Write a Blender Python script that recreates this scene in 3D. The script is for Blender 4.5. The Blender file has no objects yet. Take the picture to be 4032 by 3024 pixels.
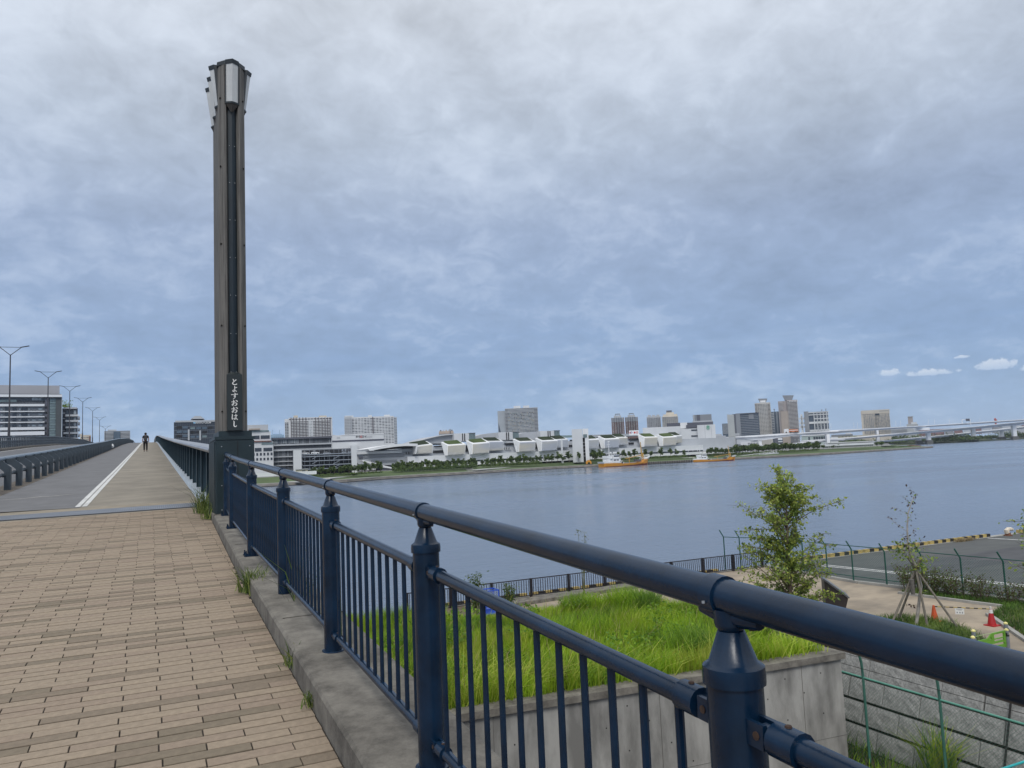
import bpy, bmesh, math, random
import numpy as np
from mathutils import Vector, Matrix
random.seed(7)
SC = bpy.context.scene
COL = SC.collection

# ---------------------------------------------------------------- camera, world, sun, exposure
EYE = 1.55                       # eye height over the brick pavement; x = across the bridge, y = along it
FPX = 3029.0                     # focal length in photograph pixels (4032 wide)
ROLL = math.atan(.042)
PITCH = math.radians(5.341566)
YAW = math.radians(25.284286)

def _ray(a, b):
    c, s = math.cos(ROLL), math.sin(ROLL)
    a2 = a*c + b*s; b2 = -a*s + b*c
    cp, sp = math.cos(PITCH), math.sin(PITCH)
    x = a2; y = cp - b2*sp; z = sp + b2*cp
    cy, sy = math.cos(YAW), math.sin(YAW)
    return Vector((x*cy + y*sy, -x*sy + y*cy, z))

fwd = _ray(0, 0); rgt = _ray(1, 0) - fwd; upv = _ray(0, 1) - fwd
cam_data = bpy.data.cameras.new('camera'); cam = bpy.data.objects.new('camera', cam_data); COL.objects.link(cam)
cam.matrix_world = Matrix(((rgt.x, upv.x, -fwd.x, 0), (rgt.y, upv.y, -fwd.y, 0), (rgt.z, upv.z, -fwd.z, EYE), (0, 0, 0, 1)))
cam_data.sensor_width = 36; cam_data.lens = FPX/4032*36; cam_data.clip_start = .05; cam_data.clip_end = 40000
SC.camera = cam

SUN_AZ = math.radians(205)       # measured from +y towards +x
SUN_EL = math.radians(48)
W = bpy.data.worlds.new('World'); SC.world = W; W.use_nodes = True
nt = W.node_tree; nt.nodes.clear()
def wn(t, **kw):
    n = nt.nodes.new(t)
    for k, v in kw.items(): setattr(n, k, v)
    return n
def wl(a, b): nt.links.new(a, b)
def wmath(op, a, b=None, clamp=False):
    n = wn('ShaderNodeMath', operation=op, use_clamp=clamp)
    for i, q in enumerate((a, b)):
        if q is None: continue
        if isinstance(q, (int, float)): n.inputs[i].default_value = q
        else: wl(q, n.inputs[i])
    return n.outputs[0]
def wmix(f, a, b, mode='MIX'):
    n = wn('ShaderNodeMix', data_type='RGBA', blend_type=mode)
    for sock, q in ((n.inputs[0], f), (n.inputs[6], a), (n.inputs[7], b)):
        if isinstance(q, (int, float)): sock.default_value = q
        elif isinstance(q, tuple): sock.default_value = (*q, 1)
        else: wl(q, sock)
    return n.outputs[2]
tc = wn('ShaderNodeTexCoord'); D = tc.outputs['Generated']
sky = wn('ShaderNodeTexSky', sky_type='NISHITA', sun_disc=False, sun_elevation=SUN_EL, sun_rotation=SUN_AZ, air_density=1.0, dust_density=1.5)
sep = wn('ShaderNodeSeparateXYZ'); wl(D, sep.inputs[0])
zc = wmath('MAXIMUM', sep.outputs[2], 0.0)
# cloud layer seen in perspective: the direction projected on a flat deck
den = wmath('ADD', zc, .38)
px_ = wmath('DIVIDE', sep.outputs[0], den); py_ = wmath('DIVIDE', sep.outputs[1], den)
cmb = wn('ShaderNodeCombineXYZ'); wl(px_, cmb.inputs[0]); wl(py_, cmb.inputs[1])
def wnoise(scale, detail, rough, vec=None, dist=0.0, off=(0, 0, 0)):
    mp = wn('ShaderNodeMapping'); wl(vec or cmb.outputs[0], mp.inputs[0]); mp.inputs['Location'].default_value = off
    n = wn('ShaderNodeTexNoise'); wl(mp.outputs[0], n.inputs['Vector'])
    n.inputs['Scale'].default_value = scale; n.inputs['Detail'].default_value = detail; n.inputs['Roughness'].default_value = rough
    n.inputs['Distortion'].default_value = dist
    return n.outputs['Fac']
big = wnoise(1.3, 3, .5, off=(3.1, 1.7, 0)); mid = wnoise(3.6, 5, .58, dist=.25, off=(.3, 5, 0)); fine = wnoise(14.0, 7, .62, dist=.35, off=(9, 2, 0))
# vertical gradient of the cloud deck: blue grey towards the horizon, pale overhead
ramp = wn('ShaderNodeValToRGB'); wl(zc, ramp.inputs[0])
el = ramp.color_ramp.elements
stops = [(0.0, (.36, .50, .71)), (.05, (.315, .450, .665)), (.12, (.278, .400, .618)), (.284, (.355, .445, .618)), (.39, (.50, .575, .695)), (.52, (.66, .715, .80)), (.70, (.86, .90, .95)), (1.0, (1.0, 1.0, 1.0))]
while len(el) < len(stops): el.new(.5)
for e, (p, c) in zip(el, stops): e.position = p; e.color = (*c, 1)
t1 = wmath('MULTIPLY', wmath('SUBTRACT', big, .5), .62)
t2 = wmath('MULTIPLY', wmath('SUBTRACT', mid, .5), .66)
t3 = wmath('MULTIPLY', wmath('SUBTRACT', fine, .5), .54)
tot = wmath('ADD', wmath('ADD', t1, t2), t3)
fade = wmath('MULTIPLY', tot, wmath('ADD', wmath('MULTIPLY', zc, 1.7, True), .33, True))
# sun glow through the overcast
sv = wn('ShaderNodeVectorMath', operation='DOT_PRODUCT'); wl(D, sv.inputs[0])
sv.inputs[1].default_value = (math.sin(SUN_AZ)*math.cos(SUN_EL), math.cos(SUN_AZ)*math.cos(SUN_EL), math.sin(SUN_EL))
glow = wmath('POWER', wmath('MAXIMUM', sv.outputs['Value'], 0), 5)
gain = wmath('ADD', wmath('ADD', fade, 1.0), wmath('MULTIPLY', glow, .30))
cl = wn('ShaderNodeVectorMath', operation='SCALE'); wl(ramp.outputs[0], cl.inputs[0]); wl(gain, cl.inputs['Scale'])
# brighter parts are also less blue
whit = wmix(wmath('MULTIPLY', wmath('MAXIMUM', tot, 0), 1.3, True), cl.outputs[0], (.70, .755, .83))
# thin pale streaks low over the horizon
st = wn('ShaderNodeCombineXYZ')
ang = wmath('ARCTAN2', sep.outputs[0], sep.outputs[1])
wl(wmath('MULTIPLY', ang, 4.0), st.inputs[0]); wl(wmath('MULTIPLY', zc, 42.0), st.inputs[1])
strk = wnoise(1.0, 4, .5, vec=st.outputs[0], off=(2.2, 0, 0))
sm = wn('ShaderNodeMapRange', interpolation_type='SMOOTHSTEP'); wl(strk, sm.inputs[0]); sm.inputs[1].default_value = .52; sm.inputs[2].default_value = .72
lowm = wn('ShaderNodeMapRange'); wl(zc, lowm.inputs[0]); lowm.inputs[1].default_value = .22; lowm.inputs[2].default_value = .06
skyc = wmix(wmath('MULTIPLY', wmath('MULTIPLY', sm.outputs[0], lowm.outputs[0]), .38), whit, (.47, .60, .80))
dm = wn('ShaderNodeMapRange', interpolation_type='SMOOTHSTEP'); wl(strk, dm.inputs[0]); dm.inputs[1].default_value = .46; dm.inputs[2].default_value = .30
skyc = wmix(wmath('MULTIPLY', wmath('MULTIPLY', dm.outputs[0], lowm.outputs[0]), .35), skyc, (.27, .41, .66))
# a few small cumulus clouds low over the water
for (cpx, cpy, wpx, hpx, o_) in ((3502, 1472, 46, 22, 1.0), (3665, 1470, 100, 21, 4.0), (3785, 1407, 30, 10, 7.0), (3925, 1442, 78, 34, 11.0), (4060, 1452, 40, 18, 15.0)):
    c_ = _ray((cpx-2016)/FPX, -(cpy-1512)/FPX).normalized(); r_ = Vector((c_.y, -c_.x, 0)).normalized(); u_ = r_.cross(c_)
    def dotn(v_):
        n_ = wn('ShaderNodeVectorMath', operation='DOT_PRODUCT'); wl(D, n_.inputs[0]); n_.inputs[1].default_value = tuple(v_); return n_.outputs['Value']
    uu = wmath('DIVIDE', dotn(r_), wpx/FPX); vv = wmath('DIVIDE', dotn(u_), hpx/FPX)
    front = wmath('GREATER_THAN', dotn(c_), .5)
    lowv = wmath('MULTIPLY', wmath('MINIMUM', vv, 0), 2.2); vv2 = wmath('ADD', wmath('MAXIMUM', vv, 0), wmath('ABSOLUTE', lowv))
    rad = wmath('ADD', wmath('MULTIPLY', uu, uu), wmath('MULTIPLY', vv2, vv2))
    cv = wn('ShaderNodeCombineXYZ'); wl(wmath('MULTIPLY', uu, wpx/24), cv.inputs[0]); wl(wmath('MULTIPLY', vv, hpx/24), cv.inputs[1])
    nz_ = wnoise(1.1, 5, .6, vec=cv.outputs[0], off=(o_, o_*.7, 0))
    ms = wn('ShaderNodeMapRange', interpolation_type='SMOOTHSTEP'); wl(wmath('SUBTRACT', wmath('ADD', wmath('MULTIPLY', nz_, 1.9), -.25), rad), ms.inputs[0]); ms.inputs[1].default_value = -.05; ms.inputs[2].default_value = .45
    shade = wn('ShaderNodeMapRange'); wl(vv, shade.inputs[0]); shade.inputs[1].default_value = -.6; shade.inputs[2].default_value = .9
    ccol = wmix(shade.outputs[0], (.40, .53, .74), (.72, .78, .88))
    skyc = wmix(wmath('MULTIPLY', wmath('MULTIPLY', ms.outputs[0], front), .85), skyc, ccol)
bg1 = wn('ShaderNodeBackground'); wl(sky.outputs[0], bg1.inputs[0]); bg1.inputs[1].default_value = .1
bg2 = wn('ShaderNodeBackground'); wl(skyc, bg2.inputs[0]); bg2.inputs[1].default_value = 1.04
mx = wn('ShaderNodeMixShader'); mx.inputs[0].default_value = .93
wl(bg1.outputs[0], mx.inputs[1]); wl(bg2.outputs[0], mx.inputs[2])
wo = wn('ShaderNodeOutputWorld'); wl(mx.outputs[0], wo.inputs[0])

sd = bpy.data.lights.new('sun', 'SUN'); sun = bpy.data.objects.new('sun', sd); COL.objects.link(sun)
sd.energy = 1.5; sd.angle = math.radians(22); sd.color = (1, .965, .91)
sun.rotation_euler = (math.radians(90) - SUN_EL, 0, math.pi - SUN_AZ)
sun.rotation_euler = Vector((math.sin(SUN_AZ)*math.cos(SUN_EL), math.cos(SUN_AZ)*math.cos(SUN_EL), math.sin(SUN_EL))).to_track_quat('Z', 'Y').to_euler()

SC.view_settings.view_transform = 'Standard'; SC.view_settings.look = 'None'
SC.view_settings.exposure = 0.0; SC.view_settings.gamma = 1.0; SC.view_settings.use_curve_mapping = False
SC.cycles.max_bounces = 6; SC.cycles.diffuse_bounces = 3; SC.cycles.transparent_max_bounces = 8
SC.cycles.use_denoising = True

# ---------------------------------------------------------------- where a sight line meets the place
def R(px, py): return _ray((px-2016)/FPX, -(py-1512)/FPX)
E0 = Vector((0, 0, EYE))
def atz(px, py, z):
    v = R(px, py); return E0 + v*((z-EYE)/v.z)
def atd(px, py, d): return E0 + R(px, py)*d
def hor(px): return 1795.5 - .042*(px-2016)
def in_view(p):
    q = Vector(p) - E0; d = q.dot(fwd)
    return d > .1 and abs(q.dot(rgt)/d) < .69 and abs(q.dot(upv)/d) < .52

# ---------------------------------------------------------------- objects
def tag(o, label=None, cat=None, group=None, kind=None):
    if label: o['label'] = label
    if cat: o['category'] = cat
    if group: o['group'] = group
    if kind: o['kind'] = kind
    return o
def root(name, label, cat, loc=(0, 0, 0), group=None, rz=0.0):
    o = bpy.data.objects.new(name, None); COL.objects.link(o)
    o.location = loc; o.rotation_euler = (0, 0, rz); o.empty_display_size = .2
    return tag(o, label, cat, group)
def adopt(o, parent, world=True):
    if parent is None: return o
    o.parent = parent
    if world:
        pm = Matrix.Translation(parent.location) @ parent.rotation_euler.to_matrix().to_4x4() if parent.parent is None else Matrix.Identity(4)
        o.matrix_parent_inverse = pm.inverted()
    return o
def inst(me, name, parent=None, loc=(0, 0, 0), rot=(0, 0, 0), scale=None):
    o = bpy.data.objects.new(name, me); COL.objects.link(o)
    o.location = loc; o.rotation_euler = rot
    if scale: o.scale = scale
    if parent: o.parent = parent
    return o
def kids(o): return [c for c in list(o.children)]
def copy_tree(o, parent=None):
    c = o.copy(); COL.objects.link(c)
    if parent: c.parent = parent
    for ch in kids(o): copy_tree(ch, c)
    return c

class MB:
    def __init__(s): s.v = []; s.f = []; s.m = []
    def add(s, vs, fs, mi=0):
        k = len(s.v); s.v.extend([tuple(q) for q in vs])
        for q in fs: s.f.append(tuple(i+k for i in q)); s.m.append(mi)
        return s
    def box(s, x0, x1, y0, y1, z0, z1, mi=0):
        return s.add([(x0, y0, z0), (x1, y0, z0), (x1, y1, z0), (x0, y1, z0), (x0, y0, z1), (x1, y0, z1), (x1, y1, z1), (x0, y1, z1)],
                     [(0, 3, 2, 1), (4, 5, 6, 7), (0, 1, 5, 4), (1, 2, 6, 5), (2, 3, 7, 6), (3, 0, 4, 7)], mi)
    def hexa(s, p, mi=0):        # 8 points: bottom ring, top ring
        return s.add(p, [(0, 3, 2, 1), (4, 5, 6, 7), (0, 1, 5, 4), (1, 2, 6, 5), (2, 3, 7, 6), (3, 0, 4, 7)], mi)
    def bar(s, a, b, w, h, up=(0, 0, 1), mi=0):
        a = Vector(a); b = Vector(b); d = (b-a).normalized(); u = Vector(up)
        r = d.cross(u); r = r.normalized() if r.length > 1e-6 else Vector((1, 0, 0)); u = r.cross(d)
        r = r*w/2; u = u*h/2
        return s.hexa([a-r-u, b-r-u, b+r-u, a+r-u, a-r+u, b-r+u, b+r+u, a+r+u], mi)
    def prism(s, poly, z0, z1, mi=0):
        n = len(poly)
        vs = [(x, y, z0) for x, y in poly] + [(x, y, z1) for x, y in poly]
        return s.add(vs, [tuple(range(n-1, -1, -1)), tuple(range(n, 2*n))] + [(i, (i+1) % n, n+(i+1) % n, n+i) for i in range(n)], mi)
    def prism_dir(s, pts, ext, mi=0):     # polygon in space pushed along ext
        n = len(pts); e = Vector(ext); a = [Vector(p) for p in pts]
        return s.add(a + [p+e for p in a], [tuple(range(n-1, -1, -1)), tuple(range(n, 2*n))] + [(i, (i+1) % n, n+(i+1) % n, n+i) for i in range(n)], mi)
    def tube(s, a, b, r, n=8, r2=None, caps=True, mi=0):
        return s.path([a, b], [r, r if r2 is None else r2], n, caps, mi)
    def path(s, pts, r, n=8, caps=True, mi=0):
        pts = [Vector(p) for p in pts]; k0 = len(s.v); m = len(pts)
        rs = r if isinstance(r, (list, tuple)) else [r]*m
        ref = None
        for i, p in enumerate(pts):
            d = (pts[min(i+1, m-1)] - pts[max(i-1, 0)]).normalized()
            if ref is None: ref = Vector((0, 0, 1)) if abs(d.z) < .9 else Vector((0, 1, 0))
            x = d.cross(ref).normalized(); y = x.cross(d); ref = y
            for j in range(n):
                t = 2*math.pi*j/n
                s.v.append(tuple(p + x*math.cos(t)*rs[i] + y*math.sin(t)*rs[i]))
        for i in range(m-1):
            for j in range(n):
                a = k0+i*n+j; b = k0+i*n+(j+1) % n
                s.f.append((a, b, b+n, a+n)); s.m.append(mi)
        if caps:
            s.f.append(tuple(k0+j for j in range(n-1, -1, -1))); s.f.append(tuple(k0+(m-1)*n+j for j in range(n))); s.m += [mi, mi]
        return s
    def lathe(s, c, prof, n=12, mi=0):    # prof: (radius, z)
        k0 = len(s.v); c = Vector(c)
        for r, z in prof:
            for j in range(n):
                t = 2*math.pi*j/n; s.v.append((c.x+r*math.cos(t), c.y+r*math.sin(t), c.z+z))
        for i in range(len(prof)-1):
            for j in range(n):
                a = k0+i*n+j; b = k0+i*n+(j+1) % n
                s.f.append((a, b, b+n, a+n)); s.m.append(mi)
        s.f.append(tuple(k0+j for j in range(n-1, -1, -1))); s.f.append(tuple(k0+(len(prof)-1)*n+j for j in range(n))); s.m += [mi, mi]
        return s
    def quad(s, *p, mi=0): return s.add(p, [tuple(range(len(p)))], mi)
    def mesh(s, name, mats, smooth=False):
        me = bpy.data.meshes.new(name); me.from_pydata(s.v, [], s.f)
        for m in (mats if isinstance(mats, (list, tuple)) else [mats]): me.materials.append(m)
        if any(s.m): me.polygons.foreach_set('material_index', s.m)
        if smooth:
            me.polygons.foreach_set('use_smooth', [True]*len(s.f)); me.update()
            me.set_sharp_from_angle(angle=math.radians(40))
        me.update(); return me
    def build(s, name, mats, parent=None, smooth=False, world=True):
        o = bpy.data.objects.new(name, s.mesh(name, mats, smooth)); COL.objects.link(o)
        return adopt(o, parent, world)

# ---------------------------------------------------------------- materials
MATS = {}
def M(name, c, rough=.6, metal=0.0, var=.18, scale=3.0, bump=0.0, bscale=40.0, spec=.5, c2=None, aniso=None, detail=5, cr=.18, nr=.6):
    if name in MATS: return MATS[name]
    m = bpy.data.materials.new(name); m.use_nodes = True; t = m.node_tree; b = t.nodes['Principled BSDF']
    b.inputs['Roughness'].default_value = rough; b.inputs['Metallic'].default_value = metal
    b.inputs['Specular IOR Level'].default_value = spec
    tcn = t.nodes.new('ShaderNodeTexCoord'); vec = tcn.outputs['Object']
    if aniso:
        mp = t.nodes.new('ShaderNodeMapping'); mp.inputs['Scale'].default_value = aniso; t.links.new(vec, mp.inputs[0]); vec2 = mp.outputs[0]
    else: vec2 = vec
    n = t.nodes.new('ShaderNodeTexNoise'); t.links.new(vec2, n.inputs['Vector']); n.inputs['Scale'].default_value = scale; n.inputs['Detail'].default_value = detail; n.inputs['Roughness'].default_value = nr
    r = t.nodes.new('ShaderNodeValToRGB'); t.links.new(n.outputs['Fac'], r.inputs[0])
    a = tuple(q*(1-var) for q in c) if c2 is None else c2
    z = tuple(min(1, q*(1+var)) for q in c) if c2 is None else c
    r.color_ramp.elements[0].color = (*a, 1); r.color_ramp.elements[1].color = (*z, 1)
    r.color_ramp.elements[0].position = .5-cr; r.color_ramp.elements[1].position = .5+cr
    t.links.new(r.outputs[0], b.inputs['Base Color'])
    if bump:
        n2 = t.nodes.new('ShaderNodeTexNoise'); t.links.new(vec2, n2.inputs['Vector']); n2.inputs['Scale'].default_value = bscale; n2.inputs['Detail'].default_value = 4
        bp = t.nodes.new('ShaderNodeBump'); bp.inputs['Strength'].default_value = bump; bp.inputs['Distance'].default_value = .02
        t.links.new(n2.outputs['Fac'], bp.inputs['Height']); t.links.new(bp.outputs[0], b.inputs['Normal'])
    MATS[name] = m
    return m
def leafmat(name, c, var=.3, scale=.9, trans=.35, rough=.55):
    if name in MATS: return MATS[name]
    m = M(name, c, rough=rough, var=var, scale=scale, spec=.3); t = m.node_tree; b = t.nodes['Principled BSDF']
    tr = t.nodes.new('ShaderNodeBsdfTranslucent'); mxn = t.nodes.new('ShaderNodeMixShader'); mxn.inputs[0].default_value = trans
    src = b.inputs['Base Color'].links[0].from_socket
    t.links.new(src, tr.inputs[0]); out = t.nodes['Material Output']
    t.links.new(b.outputs[0], mxn.inputs[1]); t.links.new(tr.outputs[0], mxn.inputs[2]); t.links.new(mxn.outputs[0], out.inputs[0])
    return m
def glassmat(name, c, rough=.08, spec=.8, var=.3, scale=.2): return M(name, c, rough=rough, spec=spec, var=var, scale=scale)

# ---------------------------------------------------------------- loose foliage (numpy)
def leaf_mesh(name, P, size, mats, seed=0, up=.3, ratio=.5, matidx=None):
    """one rhombus leaf at every point of P"""
    rs = np.random.RandomState(seed); n = len(P); P = np.asarray(P, float)
    a = rs.normal(size=(n, 3)); a[:, 2] -= up*.6; a /= np.linalg.norm(a, axis=1)[:, None]
    b = rs.normal(size=(n, 3)); b -= (a*b).sum(1)[:, None]*a; b /= np.linalg.norm(b, axis=1)[:, None]
    L = size*(.6+.8*rs.rand(n))[:, None]; w = L*ratio
    v = np.empty((n, 4, 3)); v[:, 0] = P - a*L*.5; v[:, 1] = P + b*w*.5; v[:, 2] = P + a*L*.5; v[:, 3] = P - b*w*.5
    nrm = np.cross(a, b); v[:, 1] += nrm*L*.08; v[:, 3] += nrm*L*.08
    return quads_mesh(name, v.reshape(-1, 3), n, mats, matidx)
def quads_mesh(name, v, n, mats, matidx=None):
    me = bpy.data.meshes.new(name); me.vertices.add(n*4); me.vertices.foreach_set('co', v.ravel())
    me.loops.add(n*4); me.loops.foreach_set('vertex_index', np.arange(n*4, dtype=np.int32))
    me.polygons.add(n); me.polygons.foreach_set('loop_start', np.arange(0, n*4, 4, dtype=np.int32)); me.polygons.foreach_set('loop_total', np.full(n, 4, np.int32))
    for m in mats: me.materials.append(m)
    if matidx is not None: me.polygons.foreach_set('material_index', np.asarray(matidx, np.int32))
    me.update(calc_edges=True); me.validate(); return me
def grass_mesh(name, P, hgt, width, mats, seed=0, lean=.35):
    """bent blades: two quads each; P (n,3), hgt (n,)"""
    rs = np.random.RandomState(seed); n = len(P); P = np.asarray(P, float); hgt = np.asarray(hgt, float)
    th = rs.rand(n)*6.283; d = np.stack([np.cos(th), np.sin(th), 0*th], 1); s = np.stack([-np.sin(th+.6), np.cos(th+.6), 0*th], 1)
    ln = (lean*(.3+1.2*rs.rand(n))*hgt)[:, None]; H = hgt[:, None]; z = np.array([0, 0, 1.0]); w = width*(.6+.8*rs.rand(n))[:, None]
    b0 = P - s*w/2; b1 = P + s*w/2
    m0 = P + z*H*.6 + d*ln*.3 - s*w*.4; m1 = P + z*H*.6 + d*ln*.3 + s*w*.4
    t0 = P + z*H + d*ln - s*w*.06; t1 = P + z*H + d*ln + s*w*.06
    v = np.stack([b0, b1, m1, m0, m0, m1, t1, t0], 1).reshape(-1, 3)
    return quads_mesh(name, v, n*2, mats, np.repeat(rs.randint(0, len(mats), n), 2))
def link(me, name, parent=None, world=True):
    o = bpy.data.objects.new(name, me); COL.objects.link(o); return adopt(o, parent, world)
# ================================================================ THE BRIDGE APPROACH
PROM = -5.45; WATER = -8.3
_zy = [(-40, -1.664), (40, 1.664), (85, 3.62), (130, 5.67), (170, 7.28), (200, 8.2), (240, 9.3), (280, 9.8), (320, 9.4), (362, 8.2), (460, 3.0)]
def zg(y):
    if y <= 40: return .0416*y
    for (a, za), (b, zb) in zip(_zy, _zy[1:]):
        if y <= b: return za + (zb-za)*(y-a)/(b-a)
    return 3.0
def kin(y):                       # inner (brick side) edge of the kerb
    return .772 + .0118*y if y < 9 else .878 + (y-9)*.0215
def kout(y): return 1.36 if y < 10.5 else 1.36 + (y-10.5)*.10
def px(y):                        # line of the railing posts
    return 1.06 if y < 9.5 else 1.06 + .0095*(y-9.5)**1.7
def ys_(a, b, st): n = max(1, int(math.ceil((b-a)/st))); return [a+(b-a)*i/n for i in range(n+1)]
def sheet(name, x0, x1, ys, off, mat, kind='structure', parent=None, nx=1):
    m = MB(); f0 = x0 if callable(x0) else (lambda y: x0); f1 = x1 if callable(x1) else (lambda y: x1)
    for a, b in zip(ys, ys[1:]):
        for i in range(nx):
            s, t = i/nx, (i+1)/nx
            m.quad((f0(a)+(f1(a)-f0(a))*s, a, zg(a)+off), (f0(a)+(f1(a)-f0(a))*t, a, zg(a)+off), (f0(b)+(f1(b)-f0(b))*t, b, zg(b)+off), (f0(b)+(f1(b)-f0(b))*s, b, zg(b)+off))
    o = m.build(name, mat, parent)
    if kind and parent is None: o['kind'] = kind
    return o

navy = M('navy_paint', (.0032, .0162, .040), rough=.26, var=.35, scale=7, bump=.035, bscale=90, spec=.36)
navy2 = M('slate_blue_paint', (.030, .060, .082), rough=.42, var=.2, scale=3, spec=.5)
darkgreen = M('dark_green_paint', (.014, .027, .032), rough=.4, var=.2, scale=4)
rust = M('rusty_bolt', (.045, .024, .015), rough=.8, var=.4, scale=60)
steel = M('galvanised_steel', (.42, .44, .46), rough=.4, metal=.6, var=.15, scale=8)
concrete = M('weathered_concrete', (.225, .208, .178), c2=(.085, .077, .066), rough=.92, scale=3.0, bump=.25, bscale=55, detail=12, cr=.13, nr=.72)
concrete_d = M('stained_concrete', (.36, .352, .33), c2=(.175, .171, .16), rough=.9, scale=1.3, bump=.25, bscale=40, aniso=(1.5, 1.5, .5), detail=10, cr=.13)
bed = M('joint_sand', (.030, .024, .019), rough=.95, var=.3, scale=8)
brickmats = [M('brick_light_a', (.285, .226, .166), rough=.9, var=.13, scale=22, bump=.25, bscale=160), M('brick_light_b', (.268, .208, .155), rough=.9, var=.13, scale=22, bump=.25, bscale=160),
             M('brick_light_c', (.298, .236, .172), rough=.9, var=.13, scale=22, bump=.25, bscale=160),
             M('brick_dark_a', (.188, .152, .108), rough=.9, var=.13, scale=22, bump=.25, bscale=160), M('brick_dark_b', (.202, .160, .116), rough=.9, var=.13, scale=22, bump=.25, bscale=160)]
asphalt = M('grey_asphalt', (.145, .145, .15), rough=.9, var=.16, scale=1.2, bump=.2, bscale=120, detail=8)
asphalt_road = M('road_asphalt', (.12, .122, .13), rough=.9, var=.16, scale=.6, bump=.1, bscale=60, detail=7)
tanpave = M('tan_footway', (.268, .240, .195), c2=(.195, .174, .142), rough=.92, scale=.9, bump=.25, bscale=110, detail=11, cr=.12)
whiteline = M('white_road_paint', (.72, .72, .70), c2=(.42, .42, .41), rough=.7, scale=4, detail=9)
dirt = M('gutter_dirt', (.12, .10, .08), rough=.95, var=.3, scale=3)

PLY = lambda x: 17.83 + .13*x     # near edge of the expansion joint plate (slightly skewed)

# abutment block that carries the approach
m = MB()
ys = ys_(-8, 19.2, 3)
for a, b in zip(ys, ys[1:]):
    xa_ = 1.41 if a < 12.5 else 1.78; m.hexa([(-18, a, PROM-.6), (xa_, a, PROM-.6), (xa_, b, PROM-.6), (-18, b, PROM-.6), (-18, a, zg(a)-.06), (xa_, a, zg(a)-.06), (xa_, b, zg(b)-.06), (-18, b, zg(b)-.06)])
tag(m.build('abutment', concrete_d), kind='structure')

# ---- brick pavement
pav = sheet('brick_pavement', -6.0, lambda y: kin(y)+.01, ys_(.2, 17.0, 2) , -.008, bed)
BL, BW, GAP = .404, .1005, .0075
rs = random.Random(3)
def brick_geo(L, Wd, H=.03, c=.004):
    q = MB(); a, b = L/2, Wd/2
    q.add([(-a, -b, -H), (a, -b, -H), (a, b, -H), (-a, b, -H), (-a, -b, -c), (a, -b, -c), (a, b, -c), (-a, b, -c), (-a+c, -b+c, 0), (a-c, -b+c, 0), (a-c, b-c, 0), (-a+c, b-c, 0)],
          [(0, 1, 5, 4), (1, 2, 6, 5), (2, 3, 7, 6), (3, 0, 4, 7), (4, 5, 9, 8), (5, 6, 10, 9), (6, 7, 11, 10), (7, 4, 8, 11), (8, 9, 10, 11)])
    return q
bgeo = brick_geo(BL-GAP, BW-.0135, c=.0015)
bmesh_by_mat = [bgeo.mesh('brick', mt) for mt in brickmats]
slots = []
row = 0; y = .35
while y < 18.0:
    off = .048 + (BL/2 if row % 2 else 0) + rs.uniform(-.012, .012)
    n0 = int((-6-off)/BL); run = 0
    for i in range(n0, 5):
        x0 = off + i*BL; x1 = x0 + BL
        lim = kin(y)-.006
        if x0 > lim-.03: break
        x1 = min(x1, lim)
        if y > PLY((x0+x1)/2)-.22: continue
        if run > 0: dark = True; run -= 1
        else:
            dark = rs.random() < .18
            if dark and rs.random() < .28: run = 1
        mi = rs.choice((3, 4)) if dark else rs.choice((0, 0, 1, 2))
        slots.append(((x0+x1)/2, y, x1-x0, mi, rs.uniform(-.0025, .002), rs.uniform(-.004, .004)))
    y += BW; row += 1
vis = sorted([s for s in slots if in_view((s[0], s[1], zg(s[1]))) and s[1] > 2.5], key=lambda s: s[0]**2+s[1]**2)
near = set(id(s) for s in vis[:300])
sl = math.atan(.0416)
rest = MB()
for s in slots:
    x, y, L, mi, dz, tw = s
    if id(s) in near:
        o = inst(bmesh_by_mat[mi], 'brick', None, (x, y, zg(y)+dz), (sl, 0, tw), (L/BL, 1, 1)); o.parent = pav
    else:
        g = brick_geo(L-GAP, BW-.0135, c=.0015) if abs(L-BL) > .01 else bgeo
        c, sn = math.cos(tw), math.sin(tw)
        rest.add([(x+vx*c-vy*sn, y+vx*sn+vy*c, zg(y)+dz+vz+.0416*vy) for vx, vy, vz in g.v], g.f, mi)
tag(rest.build('bricks', brickmats, pav), kind='stuff')

# ---- kerb
m = MB(); ys = ys_(-3, 16.9, .45); rk = random.Random(5)
prof = []
for yy in ys:
    j = rk.uniform(-.004, .004)
    z = zg(yy)
    prof.append([(kin(yy), yy, z-.03), (kin(yy)+.003+j*.4, yy, z+.130), (kin(yy)+.018+j, yy, z+.148), (kin(yy)+.10, yy, z+.152), (kout(yy)-.02, yy, z+.150), (kout(yy), yy, z+.135), (kout(yy), yy, z-.9)])
n = len(prof[0])
for a, b in zip(prof, prof[1:]):
    for i in range(n-1): m.quad(a[i], a[i+1], b[i+1], b[i])
m.add(prof[0], [tuple(range(n))]); m.add(prof[-1], [tuple(range(n-1, -1, -1))])
kerb = tag(m.build('kerb', concrete, smooth=True), kind='structure')
# joints across the kerb
for yy in (2.3, 6.12, 10.4):
    q = MB(); z = zg(yy)
    q.hexa([(kin(yy)-.002, yy-.006, z), (kout(yy), yy-.006, z), (kout(yy), yy+.006, z), (kin(yy)-.002, yy+.006, z), (kin(yy)+.06, yy-.006, z+.1535), (kout(yy), yy-.006, z+.1535), (kout(yy), yy+.006, z+.1535), (kin(yy)+.06, yy+.006, z+.1535)])
    q.build('kerb_joint', bed, kerb)

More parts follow.
